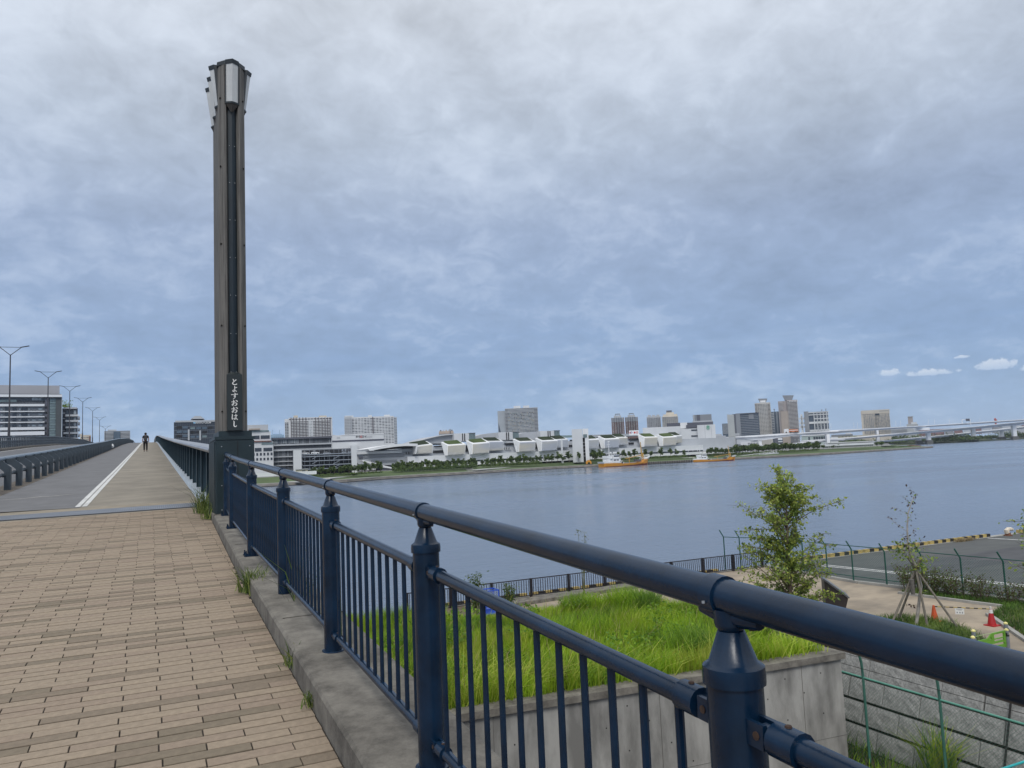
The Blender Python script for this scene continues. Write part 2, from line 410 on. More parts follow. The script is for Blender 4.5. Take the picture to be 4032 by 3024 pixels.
# ---- expansion joint plate, concrete bands
def band(name, y0, y1, off, mat, parent=None, xa=-14.0, xb=1.0):
    q = MB(); ya, yb = PLY(xa)+y0, PLY(xb)+y0; yc, yd = PLY(xb)+y1, PLY(xa)+y1
    q.hexa([(xa, ya, zg(ya)+off-.05), (xb, yb, zg(yb)+off-.05), (xb, yc, zg(yc)+off-.05), (xa, yd, zg(yd)+off-.05), (xa, ya, zg(ya)+off), (xb, yb, zg(yb)+off), (xb, yc, zg(yc)+off), (xa, yd, zg(yd)+off)])
    o = q.build(name, mat, parent)
    if parent is None: o['kind'] = 'structure'
    return o
conc_tan = M('tan_concrete', (.31, .265, .2), c2=(.21, .185, .145), rough=.9, scale=3, bump=.2, bscale=90)
band('joint_surround', -.30, 0.02, -.001, conc_tan)
band('joint_gap', -.07, .055, .004, M('joint_black', (.006, .006, .007), rough=.7, var=.1))
plate = band('expansion_joint_plate', .055, 1.05, .010, M('joint_steel', (.155, .165, .185), rough=.45, metal=.3, var=.2, scale=3))
rib = MB()
for i in range(120):
    x = -4 + i*.0415; y0 = PLY(x)+.08; y1 = PLY(x)+1.02
    rib.hexa([(x, y0, zg(y0)+.008), (x+.014, y0, zg(y0)+.008), (x+.014, y1, zg(y1)+.008), (x, y1, zg(y1)+.008), (x, y0, zg(y0)+.0135), (x+.014, y0, zg(y0)+.0135), (x+.014, y1, zg(y1)+.0135), (x, y1, zg(y1)+.0135)])
tag(rib.build('tread_rib', M('joint_steel_rib', (.20, .21, .23), rough=.4, metal=.3, var=.2), plate), kind='stuff')
band('joint_concrete_band', 1.05, 1.85, .003, conc_tan)

# ---- bridge deck beyond the joint
ysd = ys_(19.0, 60, 2.5) + ys_(60, 460, 8)[1:]
m = MB()
for a, b in zip(ysd, ysd[1:]):
    m.hexa([(-18.2, a, zg(a)-1.6), (1.5, a, zg(a)-1.6), (1.5, b, zg(b)-1.6), (-18.2, b, zg(b)-1.6), (-18.2, a, zg(a)-.03), (1.5, a, zg(a)-.03), (1.5, b, zg(b)-.03), (-18.2, b, zg(b)-.03)])
tag(m.build('bridge_deck', concrete_d), kind='structure')
ysl = ys_(19.55, 60, 2) + ys_(60, 420, 6)[1:]
sheet('footway', -1.40, 1.10, ysl, 0.0, tanpave)
sheet('cycle_lane', -3.98, -1.404, ysl, 0.002, asphalt)
sheet('road', -15.6, -4.45, ys_(-8, 60, 4)+ys_(60, 420, 6)[1:], -.02, asphalt_road)
sheet('gutter', -4.45, -3.70, ys_(19.55, 60, 2)+ys_(60, 420, 6)[1:], .006, dirt)
for x0, x1 in ((-1.515, -1.41), (-1.385, -1.28)):
    sheet('white_line', x0, x1, ys_(19.75, 60, 1.5)+ys_(60, 300, 6)[1:], .008, whiteline)
sheet('road_edge_line', -15.3, -15.1, ys_(-8, 60, 4)+ys_(60, 400, 6)[1:], -.014, whiteline)
for i in range(34):
    y0 = 30 + i*10
    sheet('lane_dash', -9.85, -9.7, ys_(y0, y0+5, 2.5), -.014, whiteline)
# pale scrape across the cycle lane
m = MB(); rr = random.Random(11); pts = []
for i in range(19):
    t = i/18; x = -3.46 + 1.62*t; yy = 23.3 + .95*t + .10*math.sin(i*.9); w = .055*math.sin(math.pi*min(1, t*1.02))*rr.uniform(.4, 1.3)+.012
    pts.append((x, yy, w))
for (x0, y0, w0), (x1, y1, w1) in zip(pts, pts[1:]): m.quad((x0, y0-w0, zg(y0-w0)+.006), (x1, y1-w1, zg(y1-w1)+.006), (x1, y1+w1, zg(y1+w1)+.006), (x0, y0+w0, zg(y0+w0)+.006))
tag(m.build('lane_scrape', M('pale_scrape', (.42, .41, .38), rough=.9, var=.3, scale=20)), kind='structure')
# raised kerb under the far fence
m = MB()
for a, b in zip(ysl, ysl[1:]):
    m.hexa([(-17.6, a, zg(a)-.03), (-15.7, a, zg(a)-.03), (-15.7, b, zg(b)-.03), (-17.6, b, zg(b)-.03), (-17.6, a, zg(a)+.30), (-15.7, a, zg(a)+.22), (-15.7, b, zg(b)+.22), (-17.6, b, zg(b)+.30)])
tag(m.build('roadside_kerb', M('dark_kerb', (.14, .125, .108), rough=.95, var=.3, scale=1.5)), kind='structure')

# ---- railing along the brick pavement
rail = root('railing', 'dark navy blue tubular pedestrian railing with balusters running beside the brick pavement', 'railing', (1.06, 5, .2))
PY = [-.65, 1.26, 3.17, 5.08, 7.05, 9.40, 12.25, 14.2]
def railz(y): return zg(y)+1.195
pts = [(px(y), y, railz(y)) for y in ys_(-1.6, 14.42, .35)]
MB().path(pts, .0355, 18).build('handrail', navy, rail, True)
def along(y, dx, dy, dz): return (px(y)+dx, y+dy, zg(y)+dz)
postm = {}
for i, y in enumerate(PY):
    z = zg(y); X = px(y)
    q = MB(); q.lathe((X, y, z), [(.056, .145), (.056, 1.035)], 20)
    if i == 2 or i == 3: q.lathe((X, y, z), [(.075, .140), (.070, .158), (.056, .160)], 20)
    po = q.build('post', navy, rail, True)
    MB().lathe((X, y, z), [(.0565, 1.026), (.062, 1.028), (.0625, 1.048), (.061, 1.062), (.054, 1.067), (.049, 1.070), (.027, 1.130)], 20).build('post_cap', navy, po, True)
    MB().lathe((X, y, z), [(.022, 1.128), (.031, 1.138), (.033, 1.145), (.033, 1.172)], 14).build('neck', navy, po, True)
    q = MB()        # saddle under the handrail
    for s, e in ((-1, 1),):
        q.path([(px(y-.085), y-.085, railz(y-.085)-.036), (X, y, railz(y)-.034), (px(y+.085), y+.085, railz(y+.085)-.036)], [.012, .026, .012], 10)
    q.build('saddle', navy, po, True)
    for e in (-.05, .05): MB().lathe((X+.012, y+e, railz(y)-.058), [(.008, 0), (.008, .016)], 6).build('saddle_bolt', rust, po)
    MB().path([(px(y+.01), y+.01, railz(y+.01)), (px(y+.05), y+.05, railz(y+.05))], .0405, 18).build('rail_sleeve', navy, po, True)
    MB().lathe((X-.041, y+.03, railz(y)-.012), [(.0035, 0), (.0035, .005)], 8).build('rivet', steel, po)
    if i >= 5:
        q = MB(); q.box(X-.095, X+.095, y-.095, y+.095, z+.145, z+.165)
        for sx in (-1, 1):
            for sy in (-1, 1): q.lathe((X+sx*.075, y+sy*.075, z+.165), [(.012, 0), (.012, .02), (.007, .02), (.007, .045)], 6)
        q.build('base_plate', navy, po)
balg = {}
for i in range(len(PY)-1):
    a, b = PY[i], PY[i+1]
    pa, pb = Vector(along(a, 0, 0, 0)), Vector(along(b, 0, 0, 0)); dv = (pb-pa); L = dv.length; u = dv/L
    for zo, r, nm in ((.955, .0245, 'top_rail'), (.262, .0215, 'bottom_rail')):
        s = pa + u*.145 + Vector((0, 0, zo)); e = pb - u*.145 + Vector((0, 0, zo))
        MB().tube(s, e, r, 14).build(nm, navy, rail, True)
        for base, sg in ((pa, 1), (pb, -1)):
            br = MB(); o = base + Vector((0, 0, zo)); dvec = u*sg
            sidev = Vector((-u.y, u.x, 0))
            for sd_ in (-1, 1): br.bar(o+dvec*.050+sidev*.017*sd_, o+dvec*.096+sidev*.017*sd_, .010, r*1.9)
            br.bar(o+dvec*.074, o+dvec*.112, .018, r*1.5)
            br.tube(o+dvec*.108, o+dvec*.172, r*1.32, 14)
            bro = br.build('coupling', navy, rail, True)
            MB().tube(o+dvec*.078+sidev*.024, o+dvec*.078-sidev*.024, .0085, 8).build('coupling_bolt', rust, bro)
            MB().lathe(o+dvec*.14+Vector((0, 0, r*1.28)), [(.007, 0), (.006, .004)], 8).build('grub_screw', rust, bro)
    nb = max(8, round((L-.16)/.143)); h = .955-.262
    if h not in balg: balg[h] = MB().lathe((0, 0, 0), [(.0108, 0), (.0108, h)], 8).mesh('baluster', navy, True)
    for k in range(nb):
        t = (.12 + (L-.24)*(k+.5)/nb)
        p = pa + u*t + Vector((0, 0, .262))
        o = inst(balg[h], 'baluster', None, p); adopt(o, rail)

# ---- gateway pillar with lanterns and name plate
PX0, PX1, PYF, PYB = 1.03, 1.68, 14.42, 15.92
pil = root('lantern_pillar', 'tall weathered timber pillar with lanterns on top and vertical white lettering near its foot', 'pillar', (1.36, 15.1, zg(15)))
timber = M('weathered_timber', (.180, .170, .156), c2=(.088, .083, .076), rough=.85, scale=3.2, bump=.2, bscale=18, aniso=(7, 7, .35), detail=9, cr=.13)
def chamf(x0, x1, y0, y1, c): return [(x0+c, y0), (x1-c, y0), (x1, y0+c), (x1, y1-c), (x1-c, y1), (x0+c, y1), (x0, y1-c), (x0, y0+c)]
zb = zg(14.4)+.02
m = MB(); m.prism(chamf(PX0-.03, PX1+.12, PYF-.03, PYB+.05, .01), zb-1.2, zb+.14)
m.build('footing', concrete, pil)
m = MB(); m.prism(chamf(PX0, PX1, PYF, PYB, .02), zb+.14, 2.03); m.prism(chamf(PX0-.012, PX1+.012, PYF-.012, PYB+.012, .02), 2.045, 2.10)
m.prism(chamf(PX0+.01, PX1-.01, PYF+.01, PYB-.01, .02), 2.03, 2.045); m.prism(chamf(PX0+.06, PX1-.03, PYF+.06, PYB-.06, .03), 2.10, 2.20)
pl = m.build('plinth', darkgreen, pil)
for k in range(7):
    y0 = PYF+.10+k*.2; q = MB(); q.box(PX0-.016, PX0-.001, y0, y0+.12, zb+.15, 2.02); q.build('side_batten', darkgreen, pl)
q = MB()
for x in (PX0+.10, PX1-.08):
    for z in (zb+.20, zb+.62, 1.92): q.lathe((x, PYF-.004, z), [(.010, 0), (.010, .014)], 8)
q.build('fixing', steel, pl)
q = MB(); q.box(PX0+.36, PX0+.375, PYF-.003, PYF+.004, zb+.16, 2.02); q.build('front_seam', M('seam_black', (.004, .006, .007), rough=.6), pl)
# shaft: timber posts of a pointed plan round a dark core
XC = 1.352; TOP = 8.98
ya = PYF+.02
def shaft(poly, name='timber_post'):
    return MB().prism(poly, 2.20, TOP).build(name, timber, pil)
hw = .234
shaft([(XC-.075, ya+.12), (XC-.105, ya+.03), (XC-.135, ya+.015), (XC-hw+.02, ya+.125), (XC-hw, ya+.19), (XC-hw, ya+.42), (XC-.075, ya+.42)][::-1])
shaft([(XC+.075, ya+.12), (XC+.105, ya+.03), (XC+.135, ya+.015), (XC+hw-.02, ya+.125), (XC+hw, ya+.19), (XC+hw, ya+.42), (XC+.075, ya+.42)])
for k in range(1, 3):
    y0 = ya+.46*k
    for sx in (-1, 1):
        pts = [(XC+sx*.075, y0), (XC+sx*hw, y0), (XC+sx*hw, y0+.42), (XC+sx*.075, y0+.42)]
        shaft(pts if sx > 0 else pts[::-1])
core = MB(); core.prism([(XC-.072, ya+.10), (XC, ya+.075), (XC+.072, ya+.10), (XC+.072, ya+1.35), (XC-.072, ya+1.35)], 2.2, TOP-.02); core.prism(chamf(XC-hw+.05, XC+hw-.05, ya+.2, ya+1.3, .01), 2.2, TOP-.03)
core = core.build('core_strip', M('core_navy', (.008, .016, .022), rough=.35, var=.2), pil)
q = MB()
for i in range(9):
    z = 2.9+.70*i+.35
    for s in (-1, 1): q.lathe((XC+s*.045, ya+.085, z), [(.006, 0), (.008, .006), (.006, .012)], 6)
q.build('strip_stud', steel, core)
for sx in (-1, 1):
    for z in (2.55, 4.1, 5.6, 7.05, 8.35):
        x = XC+sx*.20
        MB().tube((x, ya+.02+.055, z), (x, ya+.02+.10, z), .014, 10).build('plug_hole', M('hole_black', (.01, .008, .007), rough=.9), pil)
# lanterns
milk = M('milky_acrylic', (.56, .57, .565), rough=.35, var=.05, scale=4, spec=.4)
lframe = M('lantern_frame', (.020, .026, .030), rough=.45, var=.2)
def lantern(o, outv, half, name='lantern'):
    """o: middle of the shaft edge; outv: outward direction; V shaped case, wider at the top"""
    outv = Vector(outv); sv = Vector((-outv.y, outv.x, 0)); o = Vector(o)
    z0, z1 = 8.23, TOP+.05
    def ring(z, w, p, nose): return [o+sv*w+Vector((0, 0, z)), o+sv*w+outv*p+Vector((0, 0, z)), o+outv*(p+nose)+Vector((0, 0, z)), o-sv*w+outv*p+Vector((0, 0, z)), o-sv*w+Vector((0, 0, z))]
    def loft(a, b):
        q = MB(); n = len(a); q.add(a+b, [tuple(range(n-1, -1, -1)), tuple(range(n, 2*n))] + [(i, (i+1) % n, n+(i+1) % n, n+i) for i in range(n)]); return q
    b0, b1 = ring(z0+.03, half-.012, .015, .050), ring(z1-.075, half-.012, .085, .075)
    la = loft(b0, b1).build(name, milk, pil)
    tp = loft(ring(z1-.075, half, .090, .080), ring(z1, half+.004, .100, .085)); tp.build('top_frame', lframe, la)
    loft(ring(z0, half, .022, .055), ring(z0+.032, half, .025, .057)).build('bottom_frame', lframe, la)
    q = loft([o+sv*.02+Vector((0, 0, z0-.14)), o+sv*.02+outv*.004+Vector((0, 0, z0-.14)), o+outv*.008+Vector((0, 0, z0-.14)), o-sv*.02+outv*.004+Vector((0, 0, z0-.14)), o-sv*.02+Vector((0, 0, z0-.14))], ring(z0, half-.004, .018, .05)); q.build('pendant', M('pendant_bronze', (.05, .042, .036), rough=.6), la)
    for s in (-1, 1):
        q = MB(); q.add([o+sv*s*(half-.012)+outv*.0+Vector((0, 0, z0)), o+sv*s*(half-.012)+outv*.028+Vector((0, 0, z0)), o+sv*s*(half-.012)+outv*.096+Vector((0, 0, z1-.02)), o+sv*s*(half-.012)+Vector((0, 0, z1-.02)),
                         o+sv*s*(half+.006)+Vector((0, 0, z0)), o+sv*s*(half+.006)+outv*.024+Vector((0, 0, z0)), o+sv*s*(half+.006)+outv*.090+Vector((0, 0, z1-.02)), o+sv*s*(half+.006)+Vector((0, 0, z1-.02))],
                        [(0, 1, 2, 3), (7, 6, 5, 4), (0, 4, 5, 1), (1, 5, 6, 2), (2, 6, 7, 3), (3, 7, 4, 0)]); q.build('side_frame', lframe, la)
lantern((XC, ya+.03, 0), (0, -1, 0), .118)
for k in range(3):
    for sx in (-1, 1): lantern((XC+sx*(hw-.03), ya+.30+.46*k, 0), (sx, 0, 0), .105)
for sx in (-1, 1):     # caps on the timber tops
    q = MB(); pts = [(XC+sx*.12, ya+.0), (XC+sx*(hw+.012), ya+.135), (XC+sx*(hw+.012), ya+.43), (XC+sx*.12, ya+.43)]
    q.prism(pts if sx > 0 else pts[::-1], TOP, TOP+.075); q.build('timber_cap', lframe, pil)
# name plate with the bridge's name in kana
q = MB(); q.prism_dir([(XC-.128, ya-.035, 2.205), (XC+.128, ya-.035, 2.205), (XC+.128, ya-.035, 3.20), (XC, ya+.03, 3.262), (XC-.128, ya-.035, 3.20)], (0, .13, 0))
plate_m = M('plate_dark', (.016, .024, .027), rough=.5, var=.15)
npl = MB()
npl.box(XC-.128, XC+.128, ya-.04, ya+.11, 2.205, 3.20)
npl.add([(XC-.128, ya-.04, 3.20), (XC+.128, ya-.04, 3.20), (XC+.128, ya+.11, 3.20), (XC-.128, ya+.11, 3.20), (XC-.06, ya+.09, 3.262), (XC+.06, ya+.09, 3.262)], [(0, 1, 5, 4), (1, 2, 5), (2, 3, 4, 5), (3, 0, 4)])
npl = npl.build('name_plate', plate_m, pil)
ink = M('plate_white', (.78, .78, .76), rough=.6, var=.06)
def text(body, loc, size, mat, parent, name='lettering', rot=(math.pi/2, 0, 0), ext=.002, align='CENTER', bold=0.0, world=True, sx=1.0):
    c = bpy.data.curves.new(name, 'FONT'); c.body = body; c.size = size; c.extrude = ext; c.align_x = align; c.align_y = 'CENTER'; c.offset = bold
    c.materials.append(mat); tmp = bpy.data.objects.new(name, c); COL.objects.link(tmp)
    me = bpy.data.meshes.new_from_object(tmp.evaluated_get(bpy.context.evaluated_depsgraph_get())); me.name = name
    bpy.data.objects.remove(tmp); bpy.data.curves.remove(c)
    o = bpy.data.objects.new(name, me); COL.objects.link(o); o.location = loc; o.rotation_euler = rot; o.scale = (sx, 1, 1)
    return adopt(o, parent, world)
# brush strokes: each kana drawn as tapering polylines in a unit box (x 0..1, y 0..1 downwards)
KANA = {
 'と': [[(.30, .05, .05), (.36, .20, .09), (.46, .42, .08)], [(.80, .22, .05), (.72, .20, .10), (.50, .42, .07), (.30, .60, .09), (.26, .76, .11), (.40, .90, .10), (.62, .92, .09), (.84, .84, .11)]],
 'よ': [[(.52, .34, .06), (.66, .30, .07), (.84, .28, .09)], [(.52, .06, .06), (.56, .30, .09), (.54, .62, .09), (.50, .84, .08), (.36, .92, .08), (.26, .80, .07), (.38, .68, .07), (.58, .74, .08), (.80, .88, .08)]],
 'す': [[(.06, .32, .08), (.30, .30, .06), (.60, .26, .06), (.94, .24, .09)], [(.56, .04, .06), (.60, .20, .09), (.60, .44, .09), (.52, .60, .07), (.42, .54, .06), (.50, .44, .06), (.62, .52, .09), (.58, .74, .08), (.42, .90, .06), (.30, .98, .03)]],
 'お': [[(.08, .36, .07), (.28, .34, .07), (.54, .26, .07)], [(.34, .06, .06), (.38, .26, .09), (.36, .60, .09), (.30, .82, .09), (.18, .86, .09), (.16, .72, .07), (.36, .58, .06), (.62, .50, .07), (.82, .60, .09), (.80, .78, .10), (.62, .90, .08), (.52, .90, .05)], [(.70, .12, .05), (.80, .18, .09), (.92, .30, .10)]],
 'は': [[(.16, .08, .06), (.18, .30, .09), (.14, .60, .09), (.18, .88, .09), (.26, .74, .04)], [(.42, .34, .06), (.62, .32, .07), (.88, .28, .08)], [(.66, .06, .06), (.70, .30, .09), (.68, .66, .09), (.60, .84, .08), (.44, .86, .08), (.40, .74, .06), (.56, .68, .07), (.74, .76, .08), (.92, .92, .08)]],
 'し': [[(.36, .04, .06), (.42, .20, .10), (.40, .50, .10), (.40, .74, .11), (.50, .90, .11), (.66, .90, .09), (.80, .76, .05)]],
}
def smooth_pts(p):
    out = []; n = len(p)
    for i in range(n-1):
        p0, p1, p2, p3 = p[max(i-1, 0)], p[i], p[i+1], p[min(i+2, n-1)]
        for k in range(6):
            t = k/6
            out.append(tuple(.5*((2*b)+(-a+c)*t+(2*a-5*b+4*c-d)*t*t+(-a+3*b-3*c+d)*t**3) for a, b, c, d in zip(p0, p1, p2, p3)))
    out.append(p[-1]); return out
for i, ch in enumerate('とよすおおはし'):
    cell = .116; zt = 3.125 - i*.1245; x0 = XC - .062; q = MB()
    for sid, stt in enumerate(KANA[ch]):
        sp = smooth_pts(stt); yf = ya-.0445-.0006*sid
        L = []; Rr = []
        for j, (x, yv, w) in enumerate(sp):
            a = sp[max(j-1, 0)]; b = sp[min(j+1, len(sp)-1)]
            dx, dy = b[0]-a[0], b[1]-a[1]; l = math.hypot(dx, dy) or 1; nx, ny = -dy/l, dx/l; w = max(w, .02)*.66
            L.append((x0+(x+nx*w)*cell, yf, zt-(yv+ny*w)*cell)); Rr.append((x0+(x-nx*w)*cell, yf, zt-(yv-ny*w)*cell))
        for j in range(len(sp)-1): q.quad(L[j], L[j+1], Rr[j+1], Rr[j])
        for c0, w0 in ((sp[0], sp[0][2]), (sp[-1], sp[-1][2])):
            q.add([(x0+(c0[0]+math.cos(t*math.pi/4)*w0*.66)*cell, yf-.0002, zt-(c0[1]+math.sin(t*math.pi/4)*w0*.66)*cell) for t in range(8)], [tuple(range(8))])
    q.build('kana_character', ink, npl)

# ---- solid side barrier of the bridge with fins
par = root('bridge_parapet', 'long slate blue bridge barrier with upright fins and pale top rail beside the footway', 'barrier', (1.2, 40, zg(40)))
capm = M('pale_cap_metal', (.30, .31, .33), rough=.38, metal=.4, var=.12, scale=1.2)
pale = M('pale_blue_steel', (.42, .48, .54), rough=.5, var=.12, scale=2)
ysp = ys_(15.95, 60, 2) + ys_(60, 330, 6)[1:]
def strip3(name, prof, mat):
    q = MB(); n = len(prof)
    for a, b in zip(ysp, ysp[1:]):
        k = len(q.v)
        q.v += [(x, a, zg(a)+z) for x, z in prof] + [(x, b, zg(b)+z) for x, z in prof]
        for i in range(n): q.f.append((k+i, k+(i+1) % n, k+n+(i+1) % n, k+n+i)); q.m.append(0)
    e = len(q.v)-2*n
    q.f.append(tuple(range(n))); q.f.append(tuple(e+n+i for i in range(n-1, -1, -1))); q.m += [0, 0]
    return q.build(name, mat, par)
strip3('top_rail', [(1.00, 1.24), (1.03, 1.19), (1.40, 1.19), (1.43, 1.24), (1.40, 1.285), (1.22, 1.315), (1.03, 1.285)], capm)
strip3('back_panel', [(1.33, .10), (1.36, .10), (1.36, 1.19), (1.33, 1.19)], M('panel_shadow_blue', (.022, .040, .062), rough=.5, var=.15, scale=1))
strip3('kerb_plate', [(1.02, 0.0), (1.45, 0.0), (1.45, .12), (1.06, .12)], pale)
fin = MB(); fin.box(-.012, .15, -.0075, .0075, 0, 1.07); fin.box(-.02, -.005, -.065, .065, 0, 1.07)
finm = fin.mesh('fin', navy2)
y = 16.6
while y < 200:
    o = inst(finm, 'fin', None, (1.155, y, zg(y)+.121)); adopt(o, par); y += 2.05
q = MB(); q.box(1.04, 1.50, 15.93, 15.97, zg(15.95)+.0, zg(15.95)+1.185); q.build('end_plate', M('pale_end_plate', (.36, .35, .32), rough=.6, var=.2, aniso=(30, 1, 1), scale=1), par)

# ---- guard rail between cycle lane and road
gr = root('guard_rail', 'dark pipe guard rail on bent steel posts between the cycle lane and the road', 'guard rail', (-3.9, 40, zg(40)))
gpaint = M('guard_navy', (.040, .054, .068), rough=.45, var=.2, scale=3)
ysg = ys_(14, 60, 2)+ys_(60, 330, 6)[1:]
MB().path([(-4.36, y, zg(y)+.90) for y in ysg], .085, 12).build('pipe_rail', M('guard_pipe', (.20, .24, .275), rough=.42, metal=.15, var=.15, scale=2), gr, True)
MB().path([(-4.02, y, zg(y)+.46) for y in ysg], .045, 8).build('lower_pipe', gpaint, gr, True)
q = MB(); w = .085
outl = [(-.09, 0), (.08, 0), (.08, .70), (-.12, .88), (-.40, .92), (-.40, .76), (-.24, .70), (-.09, .56)]
q.prism_dir([(x, -w/2*1.1, z) for x, z in outl], (0, w*1.1, 0))
q.box(.06, .09, -.08, .08, 0, .69)
pm = q.mesh('post', gpaint); basem = MB().box(-.28, .2, -.16, .16, 0, .012).mesh('base_plate', conc_tan)
sleeve = MB().tube((0, -.16, 0), (0, .16, 0), .062, 8).mesh('sleeve', gpaint)
y = 16.5
while y < 215:
    o = inst(pm, 'post', None, (-3.90, y, zg(y))); adopt(o, gr)
    if y < 60:
        b = inst(basem, 'base_plate', o, (0, 0, .0)); inst(sleeve, 'sleeve', o, (-.12, 0, .46))
    y += 2.23

# ---- fence on the far side of the road
ff = root('roadside_fence', 'dark steel fence with horizontal rails along the far side of the road', 'fence', (-16.4, 120, zg(120)))
for zo, r in ((1.30, .075), (.85, .045), (.42, .03)):
    MB().path([(-16.4, y, zg(y)+.25+zo) for y in ys_(60, 420, 6)], r, 6).build('rail', gpaint, ff, True)
pm2 = MB().box(-.06, .06, -.22, .22, 0, 1.28).mesh('post', gpaint)
y = 96
while y < 300:
    adopt(inst(pm2, 'post', None, (-16.45, y, zg(y)+.25)), ff); y += 1.5

# ---- street lamps
lpaint = M('lamp_dark', (.035, .034, .042), rough=.5, var=.2)
lum = M('luminaire_grey', (.05, .052, .06), rough=.4)
def make_lamp(h):
    r0 = root('street_lamp', '', 'street lamp', group='double arm street lamps along the road')
    q = MB(); q.path([(0, 0, 0), (0, 0, 3.2), (0, 0, 3.3), (0, 0, h)], [.16, .15, .10, .07], 10); q.build('pole', lpaint, r0, True, False)
    MB().box(-.12, .12, -.19, -.10, 1.2, 1.75).build('service_box', lpaint, r0, False, False)
    for s in (-1, 1):
        MB().path([(0, 0, h-.1), (s*.5, 0, h+.35), (s*1.25, 0, h+1.0)], .05, 6).build('arm', lpaint, r0, True, False)
        q = MB(); q.bar((s*1.15, 0, h+1.0), (s*2.15, 0, h+1.22), .26, .10); q.build('luminaire', lum, r0, False, False)
    MB().tube((-1.3, 0, h+1.0), (1.3, 0, h+1.0), .035, 6).build('crossbar', lpaint, r0, True, False)
    return r0
LX = -17.05
words = ['the tallest and nearest, its base behind the roadside fence', 'second nearest, before the dark end of the apartment block', 'third along, in front of the balconied white block', 'fourth along, above the small beige building', 'fifth along, just past the beige building', 'sixth along, left of the curved glass block', 'farthest and smallest, half sunk behind the road crest']
proto = None
for i, (bx, ty) in enumerate([(41, 1396), (190, 1486), (275, 1539), (326, 1582), (365, 1618), (392, 1654), (415, 1688)]):
    v = R(bx, ty); t = LX/v.x; top = E0 + v*t
    hh = top.z - zg(top.y) - .25
    L = make_lamp(hh); L.location = (LX, top.y, zg(top.y)+.25)
    L['label'] = 'dark double arm street lamp, ' + words[i]

# ---- car beyond the crest
def car(loc, rz, label, paint, group=None):
    r0 = root('car', label, 'car', loc, group, rz)
    gl = glassmat('car_glass', (.03, .04, .05)); tyre = M('tyre_black', (.015, .015, .015), rough=.9)
    q = MB(); q.prism_dir([(-2.1, -.82, .30), (2.1, -.82, .30), (2.15, -.82, .62), (1.9, -.82, .82), (.95, -.82, .92), (-1.95, -.82, .95), (-2.15, -.82, .7)], (0, 1.64, 0)); q.build('body', paint, r0, False, False)
    q = MB(); q.hexa([(-1.75, -.76, .94), (.98, -.76, .90), (.98, .76, .90), (-1.75, .76, .94), (-1.35, -.6, 1.42), (.25, -.6, 1.45), (.25, .6, 1.45), (-1.35, .6, 1.42)]); q.build('window', gl, r0, False, False)
    MB().hexa([(-1.37, -.62, 1.42), (.27, -.62, 1.45), (.27, .62, 1.45), (-1.37, .62, 1.42), (-1.2, -.52, 1.49), (.1, -.52, 1.51), (.1, .52, 1.51), (-1.2, .52, 1.49)]).build('roof', paint, r0, False, False)
    wm = MB().tube((0, -.11, 0), (0, .11, 0), .32, 12).mesh('wheel', tyre)
    for x in (-1.3, 1.3):
        for yv in (-.74, .74): inst(wm, 'wheel', r0, (x, yv, .32))
    hm = MB().box(-.03, .03, -.18, .18, -.06, .06).mesh('headlight', M('lamp_clear', (.7, .7, .68), rough=.2))
    for yv in (-.55, .55): inst(hm, 'headlight', r0, (2.12, yv, .66))
    return r0
v = R(389, 1744); p = E0 + v*205
silver = M('silver_paint', (.42, .43, .45), rough=.3, metal=.3, var=.05)
car((p.x, p.y, p.z-1.30), -math.pi/2, 'silver car on the road, only its roof showing over the crest', silver)

# ---- white plastic bag snagged on the guard rail
p = Vector((-4.25, 0, 0)); v = R(442, 1755); t = -3.78/v.x; c = E0+v*t
q = MB(); rr = random.Random(2)
q.lathe((c.x, c.y, c.z), [(.03, -.22), (.14, -.17), (.19, -.04), (.15, .07), (.06, .13), (.10, .20)], 9)
q.v = [(x+rr.uniform(-.04, .04), y+rr.uniform(-.04, .04), z+rr.uniform(-.03, .03)) for x, y, z in q.v]
tag(q.build('plastic_bag', M('white_plastic', (.75, .76, .76), rough=.5, var=.05)), 'white plastic bag snagged on the guard rail near the crest', 'bag')

# ---- person walking up the footway
def skin_mesh(name, verts, edges, radii, mat, parent, sub=1):
    me = bpy.data.meshes.new(name); me.from_pydata(verts, edges, []); o = bpy.data.objects.new(name, me); COL.objects.link(o)
    mo = o.modifiers.new('skin', 'SKIN'); mo.use_smooth_shade = True
    sv_ = me.skin_vertices[0].data
    for i, r in enumerate(radii): sv_[i].radius = (r, r) if not isinstance(r, tuple) else r
    sv_[0].use_root = True
    s2 = o.modifiers.new('sub', 'SUBSURF'); s2.levels = sub; s2.render_levels = sub
    dg = bpy.context.evaluated_depsgraph_get(); ev = o.evaluated_get(dg); nm = bpy.data.meshes.new_from_object(ev)
    o.modifiers.clear(); o.data = nm; nm.materials.clear(); nm.materials.append(mat); nm.name = name
    bpy.data.meshes.remove(me)
    if parent: o.parent = parent
    return o
v = R(573, 1772); t = 80.0/v.y; pp = E0+v*t
per = root('person', 'person in black clothes with a small backpack walking up the footway', 'person', (pp.x, 80, zg(80)), rz=0)
skinm = M('skin', (.36, .21, .15), rough=.6, var=.05)
bv = [(0, 0, .95), (0, .01, 1.12), (0, .02, 1.32), (0, .02, 1.47), (0, .01, 1.55), (0, .0, 1.66), (0, 0, 1.75),
      (-.19, .01, 1.42), (-.24, -.02, 1.15), (-.25, .05, .92), (-.25, .07, .82), (.19, .01, 1.42), (.26, -.03, 1.16), (.27, .04, .93), (.27, .07, .82),
      (-.10, 0, .90), (-.11, .02, .50), (-.11, -.06, .10), (-.11, .06, .03), (.10, 0, .90), (.11, .08, .50), (.11, .10, .09), (.11, .22, .03)]
